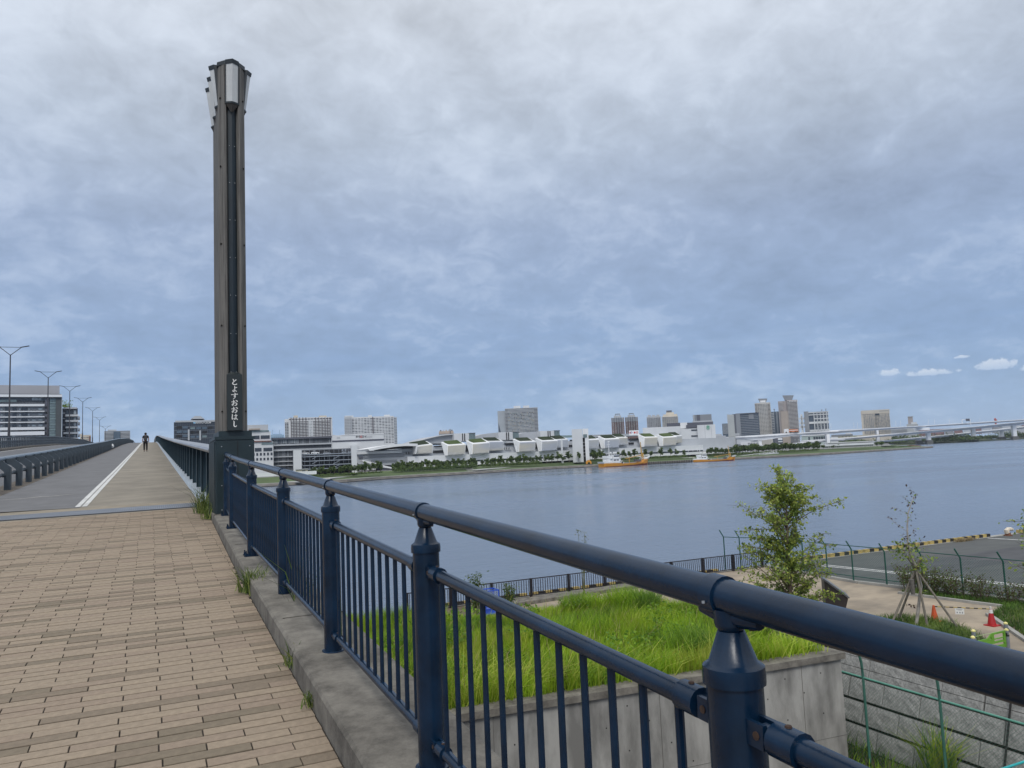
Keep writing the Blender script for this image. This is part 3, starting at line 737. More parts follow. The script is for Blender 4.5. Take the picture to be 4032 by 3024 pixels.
be = [(0, 1), (1, 2), (2, 3), (3, 4), (4, 5), (5, 6), (3, 7), (7, 8), (8, 9), (9, 10), (3, 11), (11, 12), (12, 13), (13, 14), (0, 15), (15, 16), (16, 17), (17, 18), (0, 19), (19, 20), (20, 21), (21, 22)]
br_ = [.13, .125, .14, .09, .055, .095, .08, .065, .05, .038, .03, .065, .05, .038, .03, .085, .06, .042, .035, .085, .06, .042, .035]
skin_mesh('body', bv, be, br_, skinm, per, 1)
blk = M('black_cotton', (.018, .018, .022), rough=.9, var=.2); blk2 = M('black_trousers', (.014, .014, .018), rough=.9, var=.2)
tv = bv[:4]+[bv[7], ((-.225), -.01, 1.24), bv[11], (.235, -.015, 1.24)]
skin_mesh('shirt', tv, [(0, 1), (1, 2), (2, 3), (3, 4), (4, 5), (3, 6), (6, 7)], [.165, .16, .175, .10, .09, .08, .09, .08], blk, per, 1)
lv = [(0, 0, .97), (-.10, 0, .88), (-.11, .02, .50), (-.11, -.06, .11), (.10, 0, .88), (.11, .08, .50), (.11, .10, .11)]
skin_mesh('trousers', lv, [(0, 1), (1, 2), (2, 3), (0, 4), (4, 5), (5, 6)], [.155, .11, .085, .075, .11, .085, .075], blk2, per, 1)
q = MB(); q.lathe((0, -.01, 1.64), [(.05, .13), (.10, .08), (.112, .02), (.10, -.06), (.06, -.09)][::-1], 10); q.build('hair', M('black_hair', (.012, .01, .01), rough=.7), per, True, False)
q = MB(); q.hexa([(-.13, -.30, 1.05), (.13, -.30, 1.05), (.13, -.14, 1.05), (-.13, -.14, 1.05), (-.11, -.25, 1.42), (.11, -.25, 1.42), (.11, -.13, 1.44), (-.11, -.13, 1.44)]); q.build('backpack', M('dark_backpack', (.035, .034, .034), rough=.8), per, False, False)
for s in (-1, 1):
    y0 = -.02 if s < 0 else .14
    q = MB(); q.box(s*.11-.05, s*.11+.05, y0-.10, y0+.18, 0, .075); q.build('shoe', M('shoe_dark', (.06, .05, .05), rough=.7), per, False, False)

# ---- weeds along the kerb
gmat = [leafmat('weed_green', (.13, .20, .04)), leafmat('weed_pale', (.26, .30, .09)), leafmat('weed_dark', (.055, .10, .025))]
def tuft(x, y, n, h, spread, label, seed):
    r0 = np.random.RandomState(seed); P = np.stack([r0.normal(0, spread, n), r0.normal(0, spread*1.6, n), np.zeros(n)], 1)
    P[:, 2] = 0
    o = link(grass_mesh('weed_tuft', P, h*(.35+.75*r0.rand(n)), .010, gmat, seed, .75), 'weed_tuft')
    o.location = (x, y, zg(y)+.01)
    return tag(o, label, 'weed', 'weeds growing along the kerb')
tuft(.93, 16.4, 190, .56, .075, 'tall dark grass tuft at the foot of the timber pillar', 1)
tuft(.98, 15.2, 120, .34, .06, 'low weed at the kerb just before the timber pillar', 2)
tuft(.905, 8.0, 190, .25, .060, 'bright green weed clump where the kerb line is cracked', 3)
tuft(1.13, 6.75, 22, .62, .03, 'thin seeding grass stalk beside a railing post', 4)
tuft(.865, 5.35, 80, .15, .035, 'small weed in the kerb gutter beside the lighter brick', 5)
tuft(.835, 4.55, 50, .10, .03, 'smallest weed in the kerb gutter, nearest the photographer', 6)
# ================================================================ WATER AND THE NEAR BANK
def ngeo_water():
    m = bpy.data.materials.new('river_water'); m.use_nodes = True; t = m.node_tree; b = t.nodes['Principled BSDF']
    b.inputs['Base Color'].default_value = (.13, .168, .232, 1); b.inputs['Roughness'].default_value = .16; b.inputs['IOR'].default_value = 1.33
    tcn = t.nodes.new('ShaderNodeTexCoord'); h = None
    for sc, ax, st, det in ((.9, (1, 1.9, 1), .55, 4), (.16, (.8, 2.2, 1), .9, 3), (.02, (.6, 2.0, 1), .7, 3)):
        mp = t.nodes.new('ShaderNodeMapping'); t.links.new(tcn.outputs['Object'], mp.inputs[0]); mp.inputs['Scale'].default_value = ax; mp.inputs['Rotation'].default_value = (0, 0, .25)
        n = t.nodes.new('ShaderNodeTexNoise'); t.links.new(mp.outputs[0], n.inputs['Vector']); n.inputs['Scale'].default_value = sc; n.inputs['Detail'].default_value = det; n.inputs['Roughness'].default_value = .6
        k = t.nodes.new('ShaderNodeMath'); k.operation = 'MULTIPLY'; t.links.new(n.outputs['Fac'], k.inputs[0]); k.inputs[1].default_value = st
        if h is None: h = k.outputs[0]
        else:
            a = t.nodes.new('ShaderNodeMath'); a.operation = 'ADD'; t.links.new(h, a.inputs[0]); t.links.new(k.outputs[0], a.inputs[1]); h = a.outputs[0]
    bp = t.nodes.new('ShaderNodeBump'); bp.inputs['Strength'].default_value = .7; bp.inputs['Distance'].default_value = .25
    t.links.new(h, bp.inputs['Height']); t.links.new(bp.outputs[0], b.inputs['Normal'])
    # patches of smoother and rougher water
    mp = t.nodes.new('ShaderNodeMapping'); t.links.new(tcn.outputs['Object'], mp.inputs[0]); mp.inputs['Scale'].default_value = (.5, 1.6, 1)
    n = t.nodes.new('ShaderNodeTexNoise'); t.links.new(mp.outputs[0], n.inputs['Vector']); n.inputs['Scale'].default_value = .012; n.inputs['Detail'].default_value = 5
    mr = t.nodes.new('ShaderNodeMapRange'); t.links.new(n.outputs['Fac'], mr.inputs[0]); mr.inputs[1].default_value = .35; mr.inputs[2].default_value = .65; mr.inputs[3].default_value = .10; mr.inputs[4].default_value = .30
    t.links.new(mr.outputs[0], b.inputs['Roughness'])
    return m
m = MB(); m.quad((-7000, -4000, WATER), (9000, -4000, WATER), (9000, 9500, WATER), (-7000, 9500, WATER))
tag(m.build('water', ngeo_water()), kind='structure')

soil = M('bare_soil', (.13, .10, .07), rough=.95, var=.3, scale=1.5, bump=.3, bscale=20)
prom = M('tan_promenade', (.40, .33, .245), c2=(.22, .185, .145), rough=.9, scale=.55, bump=.15, bscale=50, aniso=(1, 1.25, 1), detail=11, cr=.17)
apron_m = M('apron_asphalt', (.105, .11, .105), c2=(.072, .075, .074), rough=.85, scale=.35, bump=.1, bscale=40, aniso=(1, 2.5, 1), detail=9)
conc_pale = M('pale_concrete', (.40, .39, .36), c2=(.26, .255, .24), rough=.9, scale=1.2, bump=.15, bscale=60, detail=8)
def FX(y): return 31.79 + (28.18-y)*(.178 if y < 28.18 else -.06)
m = MB(); m.prism([(10.5, -40), (FX(-40), -40), (FX(28.18), 28.18), (FX(35.5), 35.5), (10.5, 35.5)], -14, PROM-.01)
tag(m.build('riverside_ground', soil), kind='structure')
m = MB(); m.prism([(FX(-40)+.004, -40), (190, -40), (190, 35.5), (FX(35.5)+.004, 35.5), (FX(28.18)+.004, 28.18)], -14, PROM-.006)
tag(m.build('quay_apron', apron_m), kind='structure')
m = MB(); m.prism([(1.79, -40), (10.498, -40), (10.498, 13.0), (1.79, 13.0)], -14, PROM-.014)
tag(m.build('verge_ground', soil), kind='structure')
m = MB(); m.prism([(13.5, 22), (20, 21.5), (24.4, 21.5), (24.4, 15.2), (25.9, 15.6), (26.9, 17.0), (29.75, 20.2), (31.55, 20.8), (30.95, 25.15), (FX(25.5)-.1, 25.5), (FX(28.18)-.1, 28.18), (FX(35.0)-.1, 35.0), (13.5, 35.0)], PROM-.05, PROM)
tag(m.build('promenade_paving', prom), kind='structure')
def slab(name, a, b, w, h, mat, z=PROM):
    a = Vector((*a, z+h/2)); b = Vector((*b, z+h/2)); return tag(MB().bar(a, b, w, h).build(name, mat), kind='structure')
slab('path_edging', (30.95, 25.15), (31.58, 20.8), .14, .10, conc_pale); slab('path_edging', (29.75, 20.2), (26.9, 17.0), .16, .10, conc_pale); slab('path_edging', (26.9, 17.0), (25.2, 14.6), .16, .10, conc_pale)
slab('quay_coping', (10.6, 35.28), (120, 35.28), .42, .03, conc_pale)
slab('concrete_step', (13.5, 33.6), (25.5, 34.4), .9, .16, concrete)
for dx in (0, .42): slab('apron_line', (34.75+dx, 33.8), (FX(14)+3.9+dx, 14), .16, .006, whiteline, PROM-.006)
slab('apron_line', (52.3, 35.0), (56.2, 12), .18, .006, whiteline, PROM-.006); slab('apron_line', (57.0, 35.0), (60.4, 14), .18, .006, whiteline, PROM-.006)
slab('fence_kerb', (FX(28.18)+.05, 28.18), (FX(35)+.05, 35), .22, .12, conc_pale, PROM-.006); slab('fence_kerb', (FX(28.1)+.05, 28.1), (FX(10)+.05, 10), .22, .12, conc_pale, PROM-.006)
slab('apron_kerb', (35.6, 21.2), (46, 24.6), .5, .14, conc_pale, PROM-.006)
for i, (x0, x1, y0, y1) in enumerate(((36, 60, 27.5, 31), (40, 75, 20, 24))):
    m = MB(); m.quad((x0, y0, PROM), (x1, y0+.6, PROM), (x1+1, y1+.4, PROM), (x0+.6, y1, PROM))
    tag(m.build('asphalt_patch', M('asphalt_patch', (.075, .076, .08), rough=.85, var=.25, scale=.4, aniso=(1, 3, 1))), kind='structure')
m = MB(); m.box(24.9, 26.2, 14.4, 16.2, PROM-.05, PROM+.012); tag(m.build('concrete_pad', M('white_concrete', (.62, .61, .58), rough=.8, var=.1)), kind='structure')

# ---- walled grass terrace
TZ = -2.95
tfl, tfr = (1.42, 13.51), (13.37, 12.44)
ter = root('terrace_wall', 'grey board marked concrete retaining wall holding up the grass terrace below the railing', 'retaining wall', (13.37, 12.44, PROM))
m = MB(); m.prism([tfl, tfr, (13.75, 20.45), (9.0, 20.5), (7.6, 21.6), (1.42, 23.4)], -13, TZ-.10); body = m.build('wall', concrete_d, ter)
m = MB(); m.prism([(1.43, 13.43), (13.44, 12.36), (13.48, 12.75), (1.43, 13.83)], TZ-.098, TZ+.03); m.build('coping', concrete, ter)
m = MB(); m.prism([(13.09, 12.79), (13.45, 12.755), (13.82, 20.45), (13.46, 20.45)], TZ-.098, TZ+.028); m.build('coping', concrete, ter)
dvx = Vector((tfr[0]-tfl[0], tfr[1]-tfl[1], 0)).normalized(); nrm = Vector((dvx.y, -dvx.x, 0))
seam_m = M('seam_dark', (.10, .095, .085), rough=.95)
for i in range(1, 4):
    p = Vector((*tfl, 0)) + dvx*(i*3.4+.75); q = MB(); q.bar(p+nrm*.0+Vector((0, 0, PROM)), p+Vector((0, 0, TZ-.1)), .007, .010, up=nrm); q.build('panel_seam', seam_m, ter)
for zz in (-4.62,):
    a = Vector((*tfl, zz)); b = Vector((*tfr, zz)); MB().bar(a, b, .010, .005).build('panel_seam', seam_m, ter)
hole = MB().tube((0, 0, 0), (0, .006, 0), .015, 8).mesh('tie_hole', M('hole_dark', (.018, .016, .014), rough=.95))
for i in range(25):
    for k, zz in enumerate((-3.28, -3.62, -4.1, -4.52, -5.0)):
        if (i+k) % 2: continue
        p = Vector((*tfl, zz)) + dvx*(.4+i*.46) + nrm*.004
        adopt(inst(hole, 'tie_hole', None, p, (0, 0, math.atan2(dvx.y, dvx.x))), ter)
m = MB(); m.prism([(1.44, 13.85), (13.10, 12.80), (13.44, 20.4), (9.0, 20.45), (7.55, 21.55), (1.44, 23.35)], TZ-.15, TZ-.02)
tag(m.build('terrace_soil', M('grassy_soil', (.05, .085, .018), rough=.95, var=.35, scale=2)), kind='structure')
G1 = [leafmat('grass_bright', (.30, .44, .030), trans=.45), leafmat('grass_mid', (.225, .37, .030), trans=.45), leafmat('grass_yellow', (.42, .48, .075), trans=.45), leafmat('grass_deep', (.12, .23, .030), trans=.4)]
rg = np.random.RandomState(4)
def inpoly(P, poly):
    x, y = P[:, 0], P[:, 1]; c = np.zeros(len(P), bool); n = len(poly)
    for i in range(n):
        x0, y0 = poly[i]; x1, y1 = poly[(i+1) % n]
        with np.errstate(divide='ignore', invalid='ignore'):
            c ^= ((y0 > y) != (y1 > y)) & (x < (x1-x0)*(y-y0)/(y1-y0)+x0)
    return c
def noise2(P, s, seed):
    r = np.random.RandomState(seed); out = np.zeros(len(P))
    for k in range(5):
        a = r.rand()*6.28; f = s*(1+k*.6); out += np.sin((P[:, 0]*math.cos(a)+P[:, 1]*math.sin(a))*f + r.rand()*6.28)
    return out/5
def lawn(name, poly, z, n, h, width, mats, seed, lean=.35, hvar=.5, label=None, scale=.8, edge=None):
    xs = [p[0] for p in poly]; ysx = [p[1] for p in poly]; r = np.random.RandomState(seed)
    P = np.stack([r.uniform(min(xs), max(xs), n), r.uniform(min(ysx), max(ysx), n)], 1); P = P[inpoly(P, poly)]
    nz = noise2(P, scale, seed); hh = h*(1+hvar*nz)*(.55+.75*r.rand(len(P)))
    if edge is not None: hh *= edge(P)
    P3 = np.column_stack([P, np.full(len(P), z) if not callable(z) else z(P)])
    me = grass_mesh(name, P3, hh, width, mats, seed, lean)
    # patches of yellower, fresher and deeper grass
    tone = noise2(P, scale*.9, seed+50)*.8 + noise2(P, scale*3.1, seed+51)*.5 + r.normal(0, .22, len(P)); k = len(mats)
    q_ = np.clip(((tone+.75)/1.5*k).astype(int), 0, k-1); me.polygons.foreach_set('material_index', np.repeat(q_, 2).astype(np.int32)); me.update()
    o = link(me, name); o['kind'] = 'stuff'
    if label: o['label'] = label
    return o
tpoly = [(1.45, 13.75), (13.15, 12.70), (13.42, 20.35), (9.0, 20.4), (7.5, 21.5), (1.45, 23.2)]
lawn('terrace_grass', tpoly, TZ-.03, 90000, .34, .015, [G1[3], G1[1], G1[0], G1[0], G1[2]], 21, .38, .55, 'tall bright green grass filling the walled terrace', edge=lambda P: np.clip((np.where(P[:, 0] > 7.6, 20.7, 26)-P[:, 1])/1.6, .35, 1))
# coarser, paler blades hanging over the front edge and darker clumps at the far side
lawn('edge_grass', [(3.5, 13.62), (13.2, 12.55), (13.2, 13.3), (3.5, 14.5)], TZ-.03, 2300, .55, .022, [G1[0], G1[2], G1[1]], 22, 1.25, .4, 'long drooping grass blades along the terrace coping')
for cx, cy, rad, h, n in ((12.3, 18.7, .75, .52, 2600), (11.2, 19.5, .7, .42, 1800), (12.9, 17.2, .45, .5, 1100), (5.0, 15.2, .7, .5, 1500), (3.0, 20.5, .8, .6, 1800), (10.5, 14.0, .5, .55, 1000), (12.7, 14.4, .55, .5, 1200), (8.6, 16.6, .5, .5, 900)):
    poly = [(cx+rad*math.cos(t*.524), cy+rad*math.sin(t*.524)) for t in range(12)]
    lawn('tall_grass_clump', poly, TZ-.03, n, h, .017, [G1[3], G1[1], G1[0]], int(cx*100+cy), .5, .3, 'darker taller grass standing above the terrace grass')
# broad leaved ground cover among the grass
Pw = np.stack([rg.uniform(2, 13.2, 9000), rg.uniform(13.6, 20.4, 9000), np.zeros(9000)], 1); Pw = Pw[inpoly(Pw, tpoly)]
nzz = noise2(Pw, 1.3, 8); Pw = Pw[nzz > .18]; Pw[:, 2] = TZ+.30+.12*rg.rand(len(Pw))
o = link(leaf_mesh('broad_weeds', Pw, .085, [G1[3], G1[1]], 9, .2, .6, rg.randint(0, 2, len(Pw))), 'broad_weeds'); tag(o, 'broad leaved weeds mixed into the terrace grass', kind='stuff')

Pd = np.stack([rg.uniform(1.6, 13.2, 1500), rg.uniform(13.4, 20, 1500)], 1); Pd = Pd[inpoly(Pd, tpoly)]
o = link(grass_mesh('dry_stalks', np.column_stack([Pd, np.full(len(Pd), TZ)]), .38+.25*rg.rand(len(Pd)), .012, [M('dry_straw', (.26, .20, .11), rough=.9, var=.25), G1[2]], 24, .6), 'dry_stalks'); tag(o, 'dry seeding stalks scattered through the terrace grass', kind='stuff')
# ---- plants that stand alone
stemm = M('plant_stem', (.13, .13, .05), rough=.8, var=.3)
bark = M('bark_brown', (.115, .088, .065), rough=.9, var=.35, scale=12, bump=.3, bscale=40, aniso=(1, 1, .3))
bark_pale = M('bark_pale', (.30, .28, .255), rough=.9, var=.3, scale=10, bump=.2, bscale=40)
def stalk_plant(name, label, loc, h, n, leafc, size, seed, spread=.25, cat='plant', group=None, lmats=None, top=False):
    r = random.Random(seed); rn = np.random.RandomState(seed); R0 = root(name, label, cat, loc, group); q = MB(); tips = []
    for i in range(n):
        a = r.uniform(0, 6.28); s = r.uniform(.2, 1)*spread; hh = h*r.uniform(.65, 1.0)
        p0 = Vector((0, 0, 0)); p1 = Vector((math.cos(a)*s*.4, math.sin(a)*s*.4, hh*.5)); p2 = Vector((math.cos(a)*s, math.sin(a)*s, hh))
        q.path([p0, p1, p2], [.014, .010, .005], 5)
        for k in range(leafc):
            t = .25 + .75*k/leafc if not top else r.choice((.95, 1.0, .55, .7))
            b = (p1+(p2-p1)*(t*2-1)) if t > .5 else p0+(p1-p0)*t*2
            tips.append(b+Vector((rn.normal(0, size*.9), rn.normal(0, size*.9), rn.normal(0, size*.5))))
    q.build('stem', stemm, R0, False, False)
    lm = lmats or [leafmat('bush_green', (.055, .10, .03)), leafmat('bush_light', (.12, .18, .045))]
    link(leaf_mesh('leaves', np.array(tips), size, lm, seed, .3, .5, rn.randint(0, len(lm), len(tips))), 'leaves', R0, False)
    return R0
p = atz(2300, 2352, TZ); stalk_plant('umbel_weed', 'tall thin weed with flat yellow green heads rising past the handrail', (p.x, p.y, TZ), 2.05, 7, 46, .05, 31, .22, top=True, lmats=[leafmat('umbel_green', (.22, .24, .08)), leafmat('umbel_olive', (.16, .17, .07))])
stalk_plant('sapling', 'dark leafy sapling left of the blue cage by the waterfront rail', (12.75, 31.6, PROM), 2.1, 8, 70, .11, 32, .35)
stalk_plant('sapling', 'smaller dark sapling right of the blue cage by the waterfront rail', (14.75, 32.4, PROM), 1.3, 9, 55, .10, 33, .45)
p = atz(3735, 3080, PROM)
o = link(grass_mesh('reed_clump', np.column_stack([rg.normal(0, .12, 170), rg.normal(0, .14, 170), np.zeros(170)]), .6+.7*rg.rand(170), .030, [G1[2], G1[0], G1[3]], 51, .7), 'reed_clump'); o.location = (p.x-.2, p.y, PROM); tag(o, 'tall reedy grass clump in front of the green lane fence', 'grass clump')
lawn('lane_weeds', [(13.45, 9), (14.6, 7), (14.6, 16), (13.5, 16)], PROM-.01, 2600, .28, .02, [G1[3], G1[1], gmat[2]], 52, .6, .6, 'weeds growing on the strip between terrace wall and block wall')

# ---- block retaining wall beyond the lane
bw = root('block_wall', 'grey rough faced concrete block retaining wall behind the green lane fence', 'retaining wall', (15, 12, PROM))
bm = M('split_block', (.40, .40, .385), c2=(.20, .20, .195), rough=.95, scale=24, bump=.7, bscale=60, detail=8)
bm2 = M('split_block_warm', (.39, .37, .32), c2=(.20, .185, .16), rough=.95, scale=24, bump=.7, bscale=60, detail=8)
m = MB(); m.prism_dir([(14.72, -20, PROM-.1), (15.60, -20, -3.02), (18.6, -20, PROM-.1)], (0, 40.4, 0)); m.build('core', bed, bw)
RH, BLK = .482, .93; lean = (15.56-14.72)/(5*RH)
def blk(r_):
    q = MB(); nx, nz = 6, 4; d = r_.uniform; grid = []
    for k in range(nz+1):
        for i in range(nx+1):
            e = 0 if i in (0, nx) or k in (0, nz) else 1
            grid.append((-.012-.022*e*d(.2, 1), (i/nx-.5)*(BLK-.022), (k/nz-.5)*(RH-.030)))
    q.add(grid, [(k*(nx+1)+i, (k+1)*(nx+1)+i, (k+1)*(nx+1)+i+1, k*(nx+1)+i+1) for k in range(nz) for i in range(nx)])
    a, b = (BLK-.022)/2, (RH-.03)/2
    q.add([(-.012, -a, -b), (-.012, a, -b), (-.012, a, b), (-.012, -a, b), (.1, -a, -b), (.1, a, -b), (.1, a, b), (.1, -a, b)], [(0, 1, 5, 4), (1, 2, 6, 5), (2, 3, 7, 6), (3, 0, 4, 7)])
    return q
rb = random.Random(8); bmes = [blk(rb).mesh('block', rb.choice((bm, bm, bm2))) for _ in range(7)]
for k in range(5):
    for i in range(32):
        yy = 19.9 - i*BLK - (BLK/2 if k % 2 else 0) + rb.uniform(-.02, .02)
        zz = PROM + RH*(k+.5); xx = 14.72 + lean*(RH*(k+.5)) - .02
        adopt(inst(rb.choice(bmes), 'block', None, (xx, yy, zz), (0, math.atan(lean), 0)), bw)
m = MB(); m.box(15.40, 15.85, -20, 20.4, -3.03, -2.93); m.build('coping', conc_pale, bw)
yj = 10.05; MB().tube((14.64, yj, PROM), (15.44, yj, -3.03), .02, 6).build('drain_cord', M('cord_black', (.02, .02, .02), rough=.9), bw)

# ---- chain link fences
teal = M('green_fence_paint', (.05, .155, .12), rough=.5, var=.15, scale=4); dteal = M('dark_green_fence', (.010, .075, .055), rough=.5, var=.15, scale=4)
def chain(o, a, b, z0, z1, pitch, mat, parent, r=.0022):
    """diamond mesh of thin wires between two posts"""
    a = Vector(a); b = Vector(b); L = (b-a).length; u = (b-a)/L; H = z1-z0; q = MB(); nv = Vector((u.y, -u.x, 0))*r
    n = int((L+H)/pitch)
    for sg in (1, -1):
        for i in range(-int(H/pitch), int(L/pitch)+1):
            s0 = i*pitch; s1 = s0+H; t0, t1 = max(0, -s0)/H, min(1, (L-s0)/H)
            if t1 <= t0: continue
            pts = []
            for t in (t0, t1):
                s = s0 + H*t
                if sg < 0: s = L - s
                pts.append(a+u*s+Vector((0, 0, z0+H*t)))
            d = (pts[1]-pts[0]).normalized(); w = d.cross(Vector((u.y, -u.x, 0))).normalized()*r
            q.quad(pts[0]-w, pts[1]-w, pts[1]+w, pts[0]+w)
    ob = q.build('wire_mesh', mat, parent); ob['kind'] = 'stuff'; return ob
lf = root('lane_fence', 'teal green chain link fence with slim posts in front of the block wall', 'fence', (14.0, 11, PROM))
for i in range(9):
    y = 17.85 - 1.80*i
    MB().path([(14.0, y, PROM), (14.0, y, -3.50), (13.98, y, -3.22), (13.88, y-.03, -2.98)], .028, 8).build('post', teal, lf, True)
    if i < 8: chain(lf, (14.0, y, 0), (14.0, y-1.80, 0), PROM+.05, -3.57, .075, M('mesh_green', (.10, .20, .16), rough=.5, var=.1), lf, .0023)
MB().tube((14.0, 17.9, -3.55), (14.0, 3.4, -3.55), .022, 8).build('top_rail', M('green_rail_pale', (.10, .30, .23), rough=.4, var=.15), lf, True)
for zz, r in ((-3.35, .006), (-3.12, .006)): MB().tube((13.96, 17.9, zz), (13.96, 3.4, zz), r, 5).build('barbed_strand', M('wire_dark', (.03, .03, .03), rough=.8), lf)
g0, g1 = atz(3940, 3030, -4.1), atz(4060, 2990, -4.1)
gg = root('gate_rail', 'bright turquoise gate rail at the bottom right corner of the lane', 'gate', (g1.x, g1.y, PROM))
MB().tube(g0, g1+(g1-g0)*1.5, .022, 8).build('top_bar', M('turquoise_paint', (.03, .36, .38), rough=.35, var=.1), gg, True)
for t in (.0, .92, 2.3): e = g0+(g1-g0)*t; MB().tube((e.x, e.y, PROM), (e.x, e.y, -4.1), .022, 8).build('post', teal, gg, True)

qf = root('apron_fence', 'dark green chain link fence with bent post tops between promenade and quay apron', 'fence', (FX(28), 28, PROM))
pyl = [35.25-1.72*i for i in range(14)]
for i, y in enumerate(pyl):
    x = FX(y); MB().path([(x, y, PROM), (x, y, PROM+1.64), (x-.20, y+.10, PROM+2.06)], .035, 6).build('post', dteal, qf, True)
    if i < len(pyl)-1: chain(qf, (x, y, 0), (FX(pyl[i+1]), pyl[i+1], 0), PROM+.08, PROM+1.64, .11, M('mesh_teal', (.02, .12, .10), rough=.5, var=.1), qf, .0034)
for zz in (1.64, .10): MB().tube((FX(pyl[0]), pyl[0], PROM+zz), (FX(pyl[-1]), pyl[-1], PROM+zz), .022, 6).build('rail', dteal, qf, True)
x = FX(35.25)
for k in (1, 2): MB().path([(x-.3-1.15*k*.35, 35.3+.9*k, PROM-.6), (x-.3-1.15*k*.35, 35.3+.9*k, PROM+1.64), (x-.5-1.15*k*.35, 35.4+.9*k, PROM+2.06)], .035, 6).build('outrigger_post', dteal, qf, True)
MB().path([(x, 35.25, PROM+1.64), (x-.3-.4, 36.2, PROM+1.64), (x-.3-.8, 37.1, PROM+1.64)], .022, 6).build('rail', dteal, qf, True)
MB().path([(x, 35.25, PROM-.5), (x-.3-.8, 37.1, PROM-.5)], .035, 6).build('bracket', dteal, qf, True)

# ---- black waterfront railing with baluster panels
blackp = M('black_paint', (.012, .010, .014), rough=.45, var=.2)
wr = root('waterfront_railing', 'black metal railing with close upright bars along the water edge of the promenade', 'railing', (21, 34.95, PROM))
WX0, WX1 = 10.7, 32.0; npn = 10; st = (WX1-WX0)/npn
bmw = MB().box(-.013, .013, -.013, .013, .09, .86).mesh('bar', blackp); pmw = MB().box(-.055, .055, -.055, .055, 0, .93).mesh('post', blackp)
for i in range(npn+1):
    adopt(inst(pmw, 'post', None, (WX0+st*i, 34.95, PROM)), wr)
    if i < npn:
        x0 = WX0+st*i
        for zz in (.90, .10): MB().bar((x0+.05, 34.95, PROM+zz), (x0+st-.05, 34.95, PROM+zz), .05, .045).build('rail', blackp, wr)
        for k in range(15): adopt(inst(bmw, 'bar', None, (x0+.06+(st-.12)*(k+.5)/15, 34.95, PROM)), wr)
p = atd(2404, 2286, 37); q = MB(); q.box(WX0+st*5.55, WX0+st*5.55+.34, 34.88, 34.90, PROM+.44, PROM+.70); tag(q.build('notice_plate', M('white_sheet', (.78, .78, .76), rough=.6, var=.04)), 'small blank white notice plate tied to the black waterfront railing', 'notice')

# ---- black and yellow bumpers on the quay edge
yel = M('bumper_yellow', (.52, .39, .12), c2=(.33, .25, .10), rough=.75, scale=5, detail=8); blk_ = M('bumper_black', (.022, .02, .018), rough=.8, var=.3)
ys_st = [MB().box(0, .40, -.11, .11, 0, .23).mesh('stripe', c) for c in (yel, blk_)]
for c, me in zip((yel, blk_), ys_st): pass
def bumper(x0, n, label, y=35.28):
    b0 = root('quay_bumper', label, 'bumper', (x0, y, PROM+.03), 'black and yellow bumpers on the quay edge'); b0.scale = (1, 1, .6 if y > 35.3 else .85)
    for k in range(n): inst(ys_st[k % 2], 'stripe', b0, (k*.40, 0, 0))
names = ['beside the end of the chain link fence', 'second from the fence along the quay edge', 'third from the fence along the quay edge', 'behind the top of the staked tree', 'just right of the staked tree', 'with dry weeds against its end']
xx = 34.6
for i, nm in enumerate(names):
    bumper(xx, 7 if i < 5 else 8, 'black and yellow striped bumper, ' + nm); xx += 3.02
bumper(56.1, 7, 'black and yellow striped bumper right of the white mooring bollard'); bumper(59.2, 7, 'black and yellow striped bumper at the far right end of the quay edge')
for x0, nm in ((11.2, 'near the dark sapling'), (14.2, 'just right of the blue cage'), (17.2, 'beyond the middle of the terrace grass'), (20.2, 'below the white notice plate'), (23.2, 'where the handrail crosses it'), (26.2, 'left of the leafy tree')):
    bumper(x0, 7, 'striped bumper behind the black waterfront railing, ' + nm, 35.33)
P = np.column_stack([rg.normal(49.9, .5, 500), rg.normal(35.0, .10, 500), np.full(500, PROM)])
o = link(grass_mesh('dry_weeds', P, .08+.16*rg.rand(500), .03, [M('dry_straw', (.26, .20, .11), rough=.9, var=.25)], 61, .9), 'dry_weeds'); tag(o, 'dry brown weeds against the quay bumpers', kind='stuff')

# ---- mooring bollard
mb_ = root('mooring_bollard', 'white mooring bollard with a rusty foot on the quay edge', 'bollard', (54.4, 34.9, PROM))
MB().lathe((54.4, 34.9, PROM), [(.27, 0), (.27, .05), (.19, .07), (.17, .22)], 14).build('foot', M('rusty_foot', (.16, .07, .04), rough=.9, var=.35, scale=8), mb_, True)
q = MB(); q.path([(54.33, 34.9, PROM+.20), (54.28, 34.9, PROM+.34), (54.45, 34.9, PROM+.43), (54.75, 34.87, PROM+.42), (54.92, 34.85, PROM+.38)], [.17, .17, .145, .13, .08], 12); q.build('head', M('chalky_white', (.70, .65, .56), c2=(.52, .42, .30), rough=.7, scale=7), mb_, True)

# ---- dark information panel
p = atz(3290, 2400, PROM)
ip = root('information_panel', 'dark sloping information panel behind the leafy tree', 'information panel', (p.x, p.y, PROM), rz=math.radians(-40))
dk = M('dark_bronze', (.030, .024, .024), rough=.5, var=.25)
q = MB(); q.prism_dir([(-.42, -.5, 0), (.30, -.5, 0), (.46, -.5, .55), (-.42, -.5, 1.30)], (0, 1.0, 0)); q.build('pedestal', dk, ip, False, False)
q = MB(); q.prism_dir([(-.46, -.55, 1.31), (-.44, -.55, 1.37), (.52, -.55, .60), (.49, -.55, .545)], (0, 1.1, 0)); q.build('panel', M('panel_face', (.13, .13, .14), rough=.3, var=.2), ip, False, False)
q = MB(); q.prism_dir([(-.30, -.40, 1.262), (-.30, -.40, 1.266), (.38, -.40, .722), (.38, -.40, .718)], (0, .8, 0)); q.build('map_plate', M('panel_face_light', (.2, .2, .2), rough=.3, var=.2), ip, False, False)

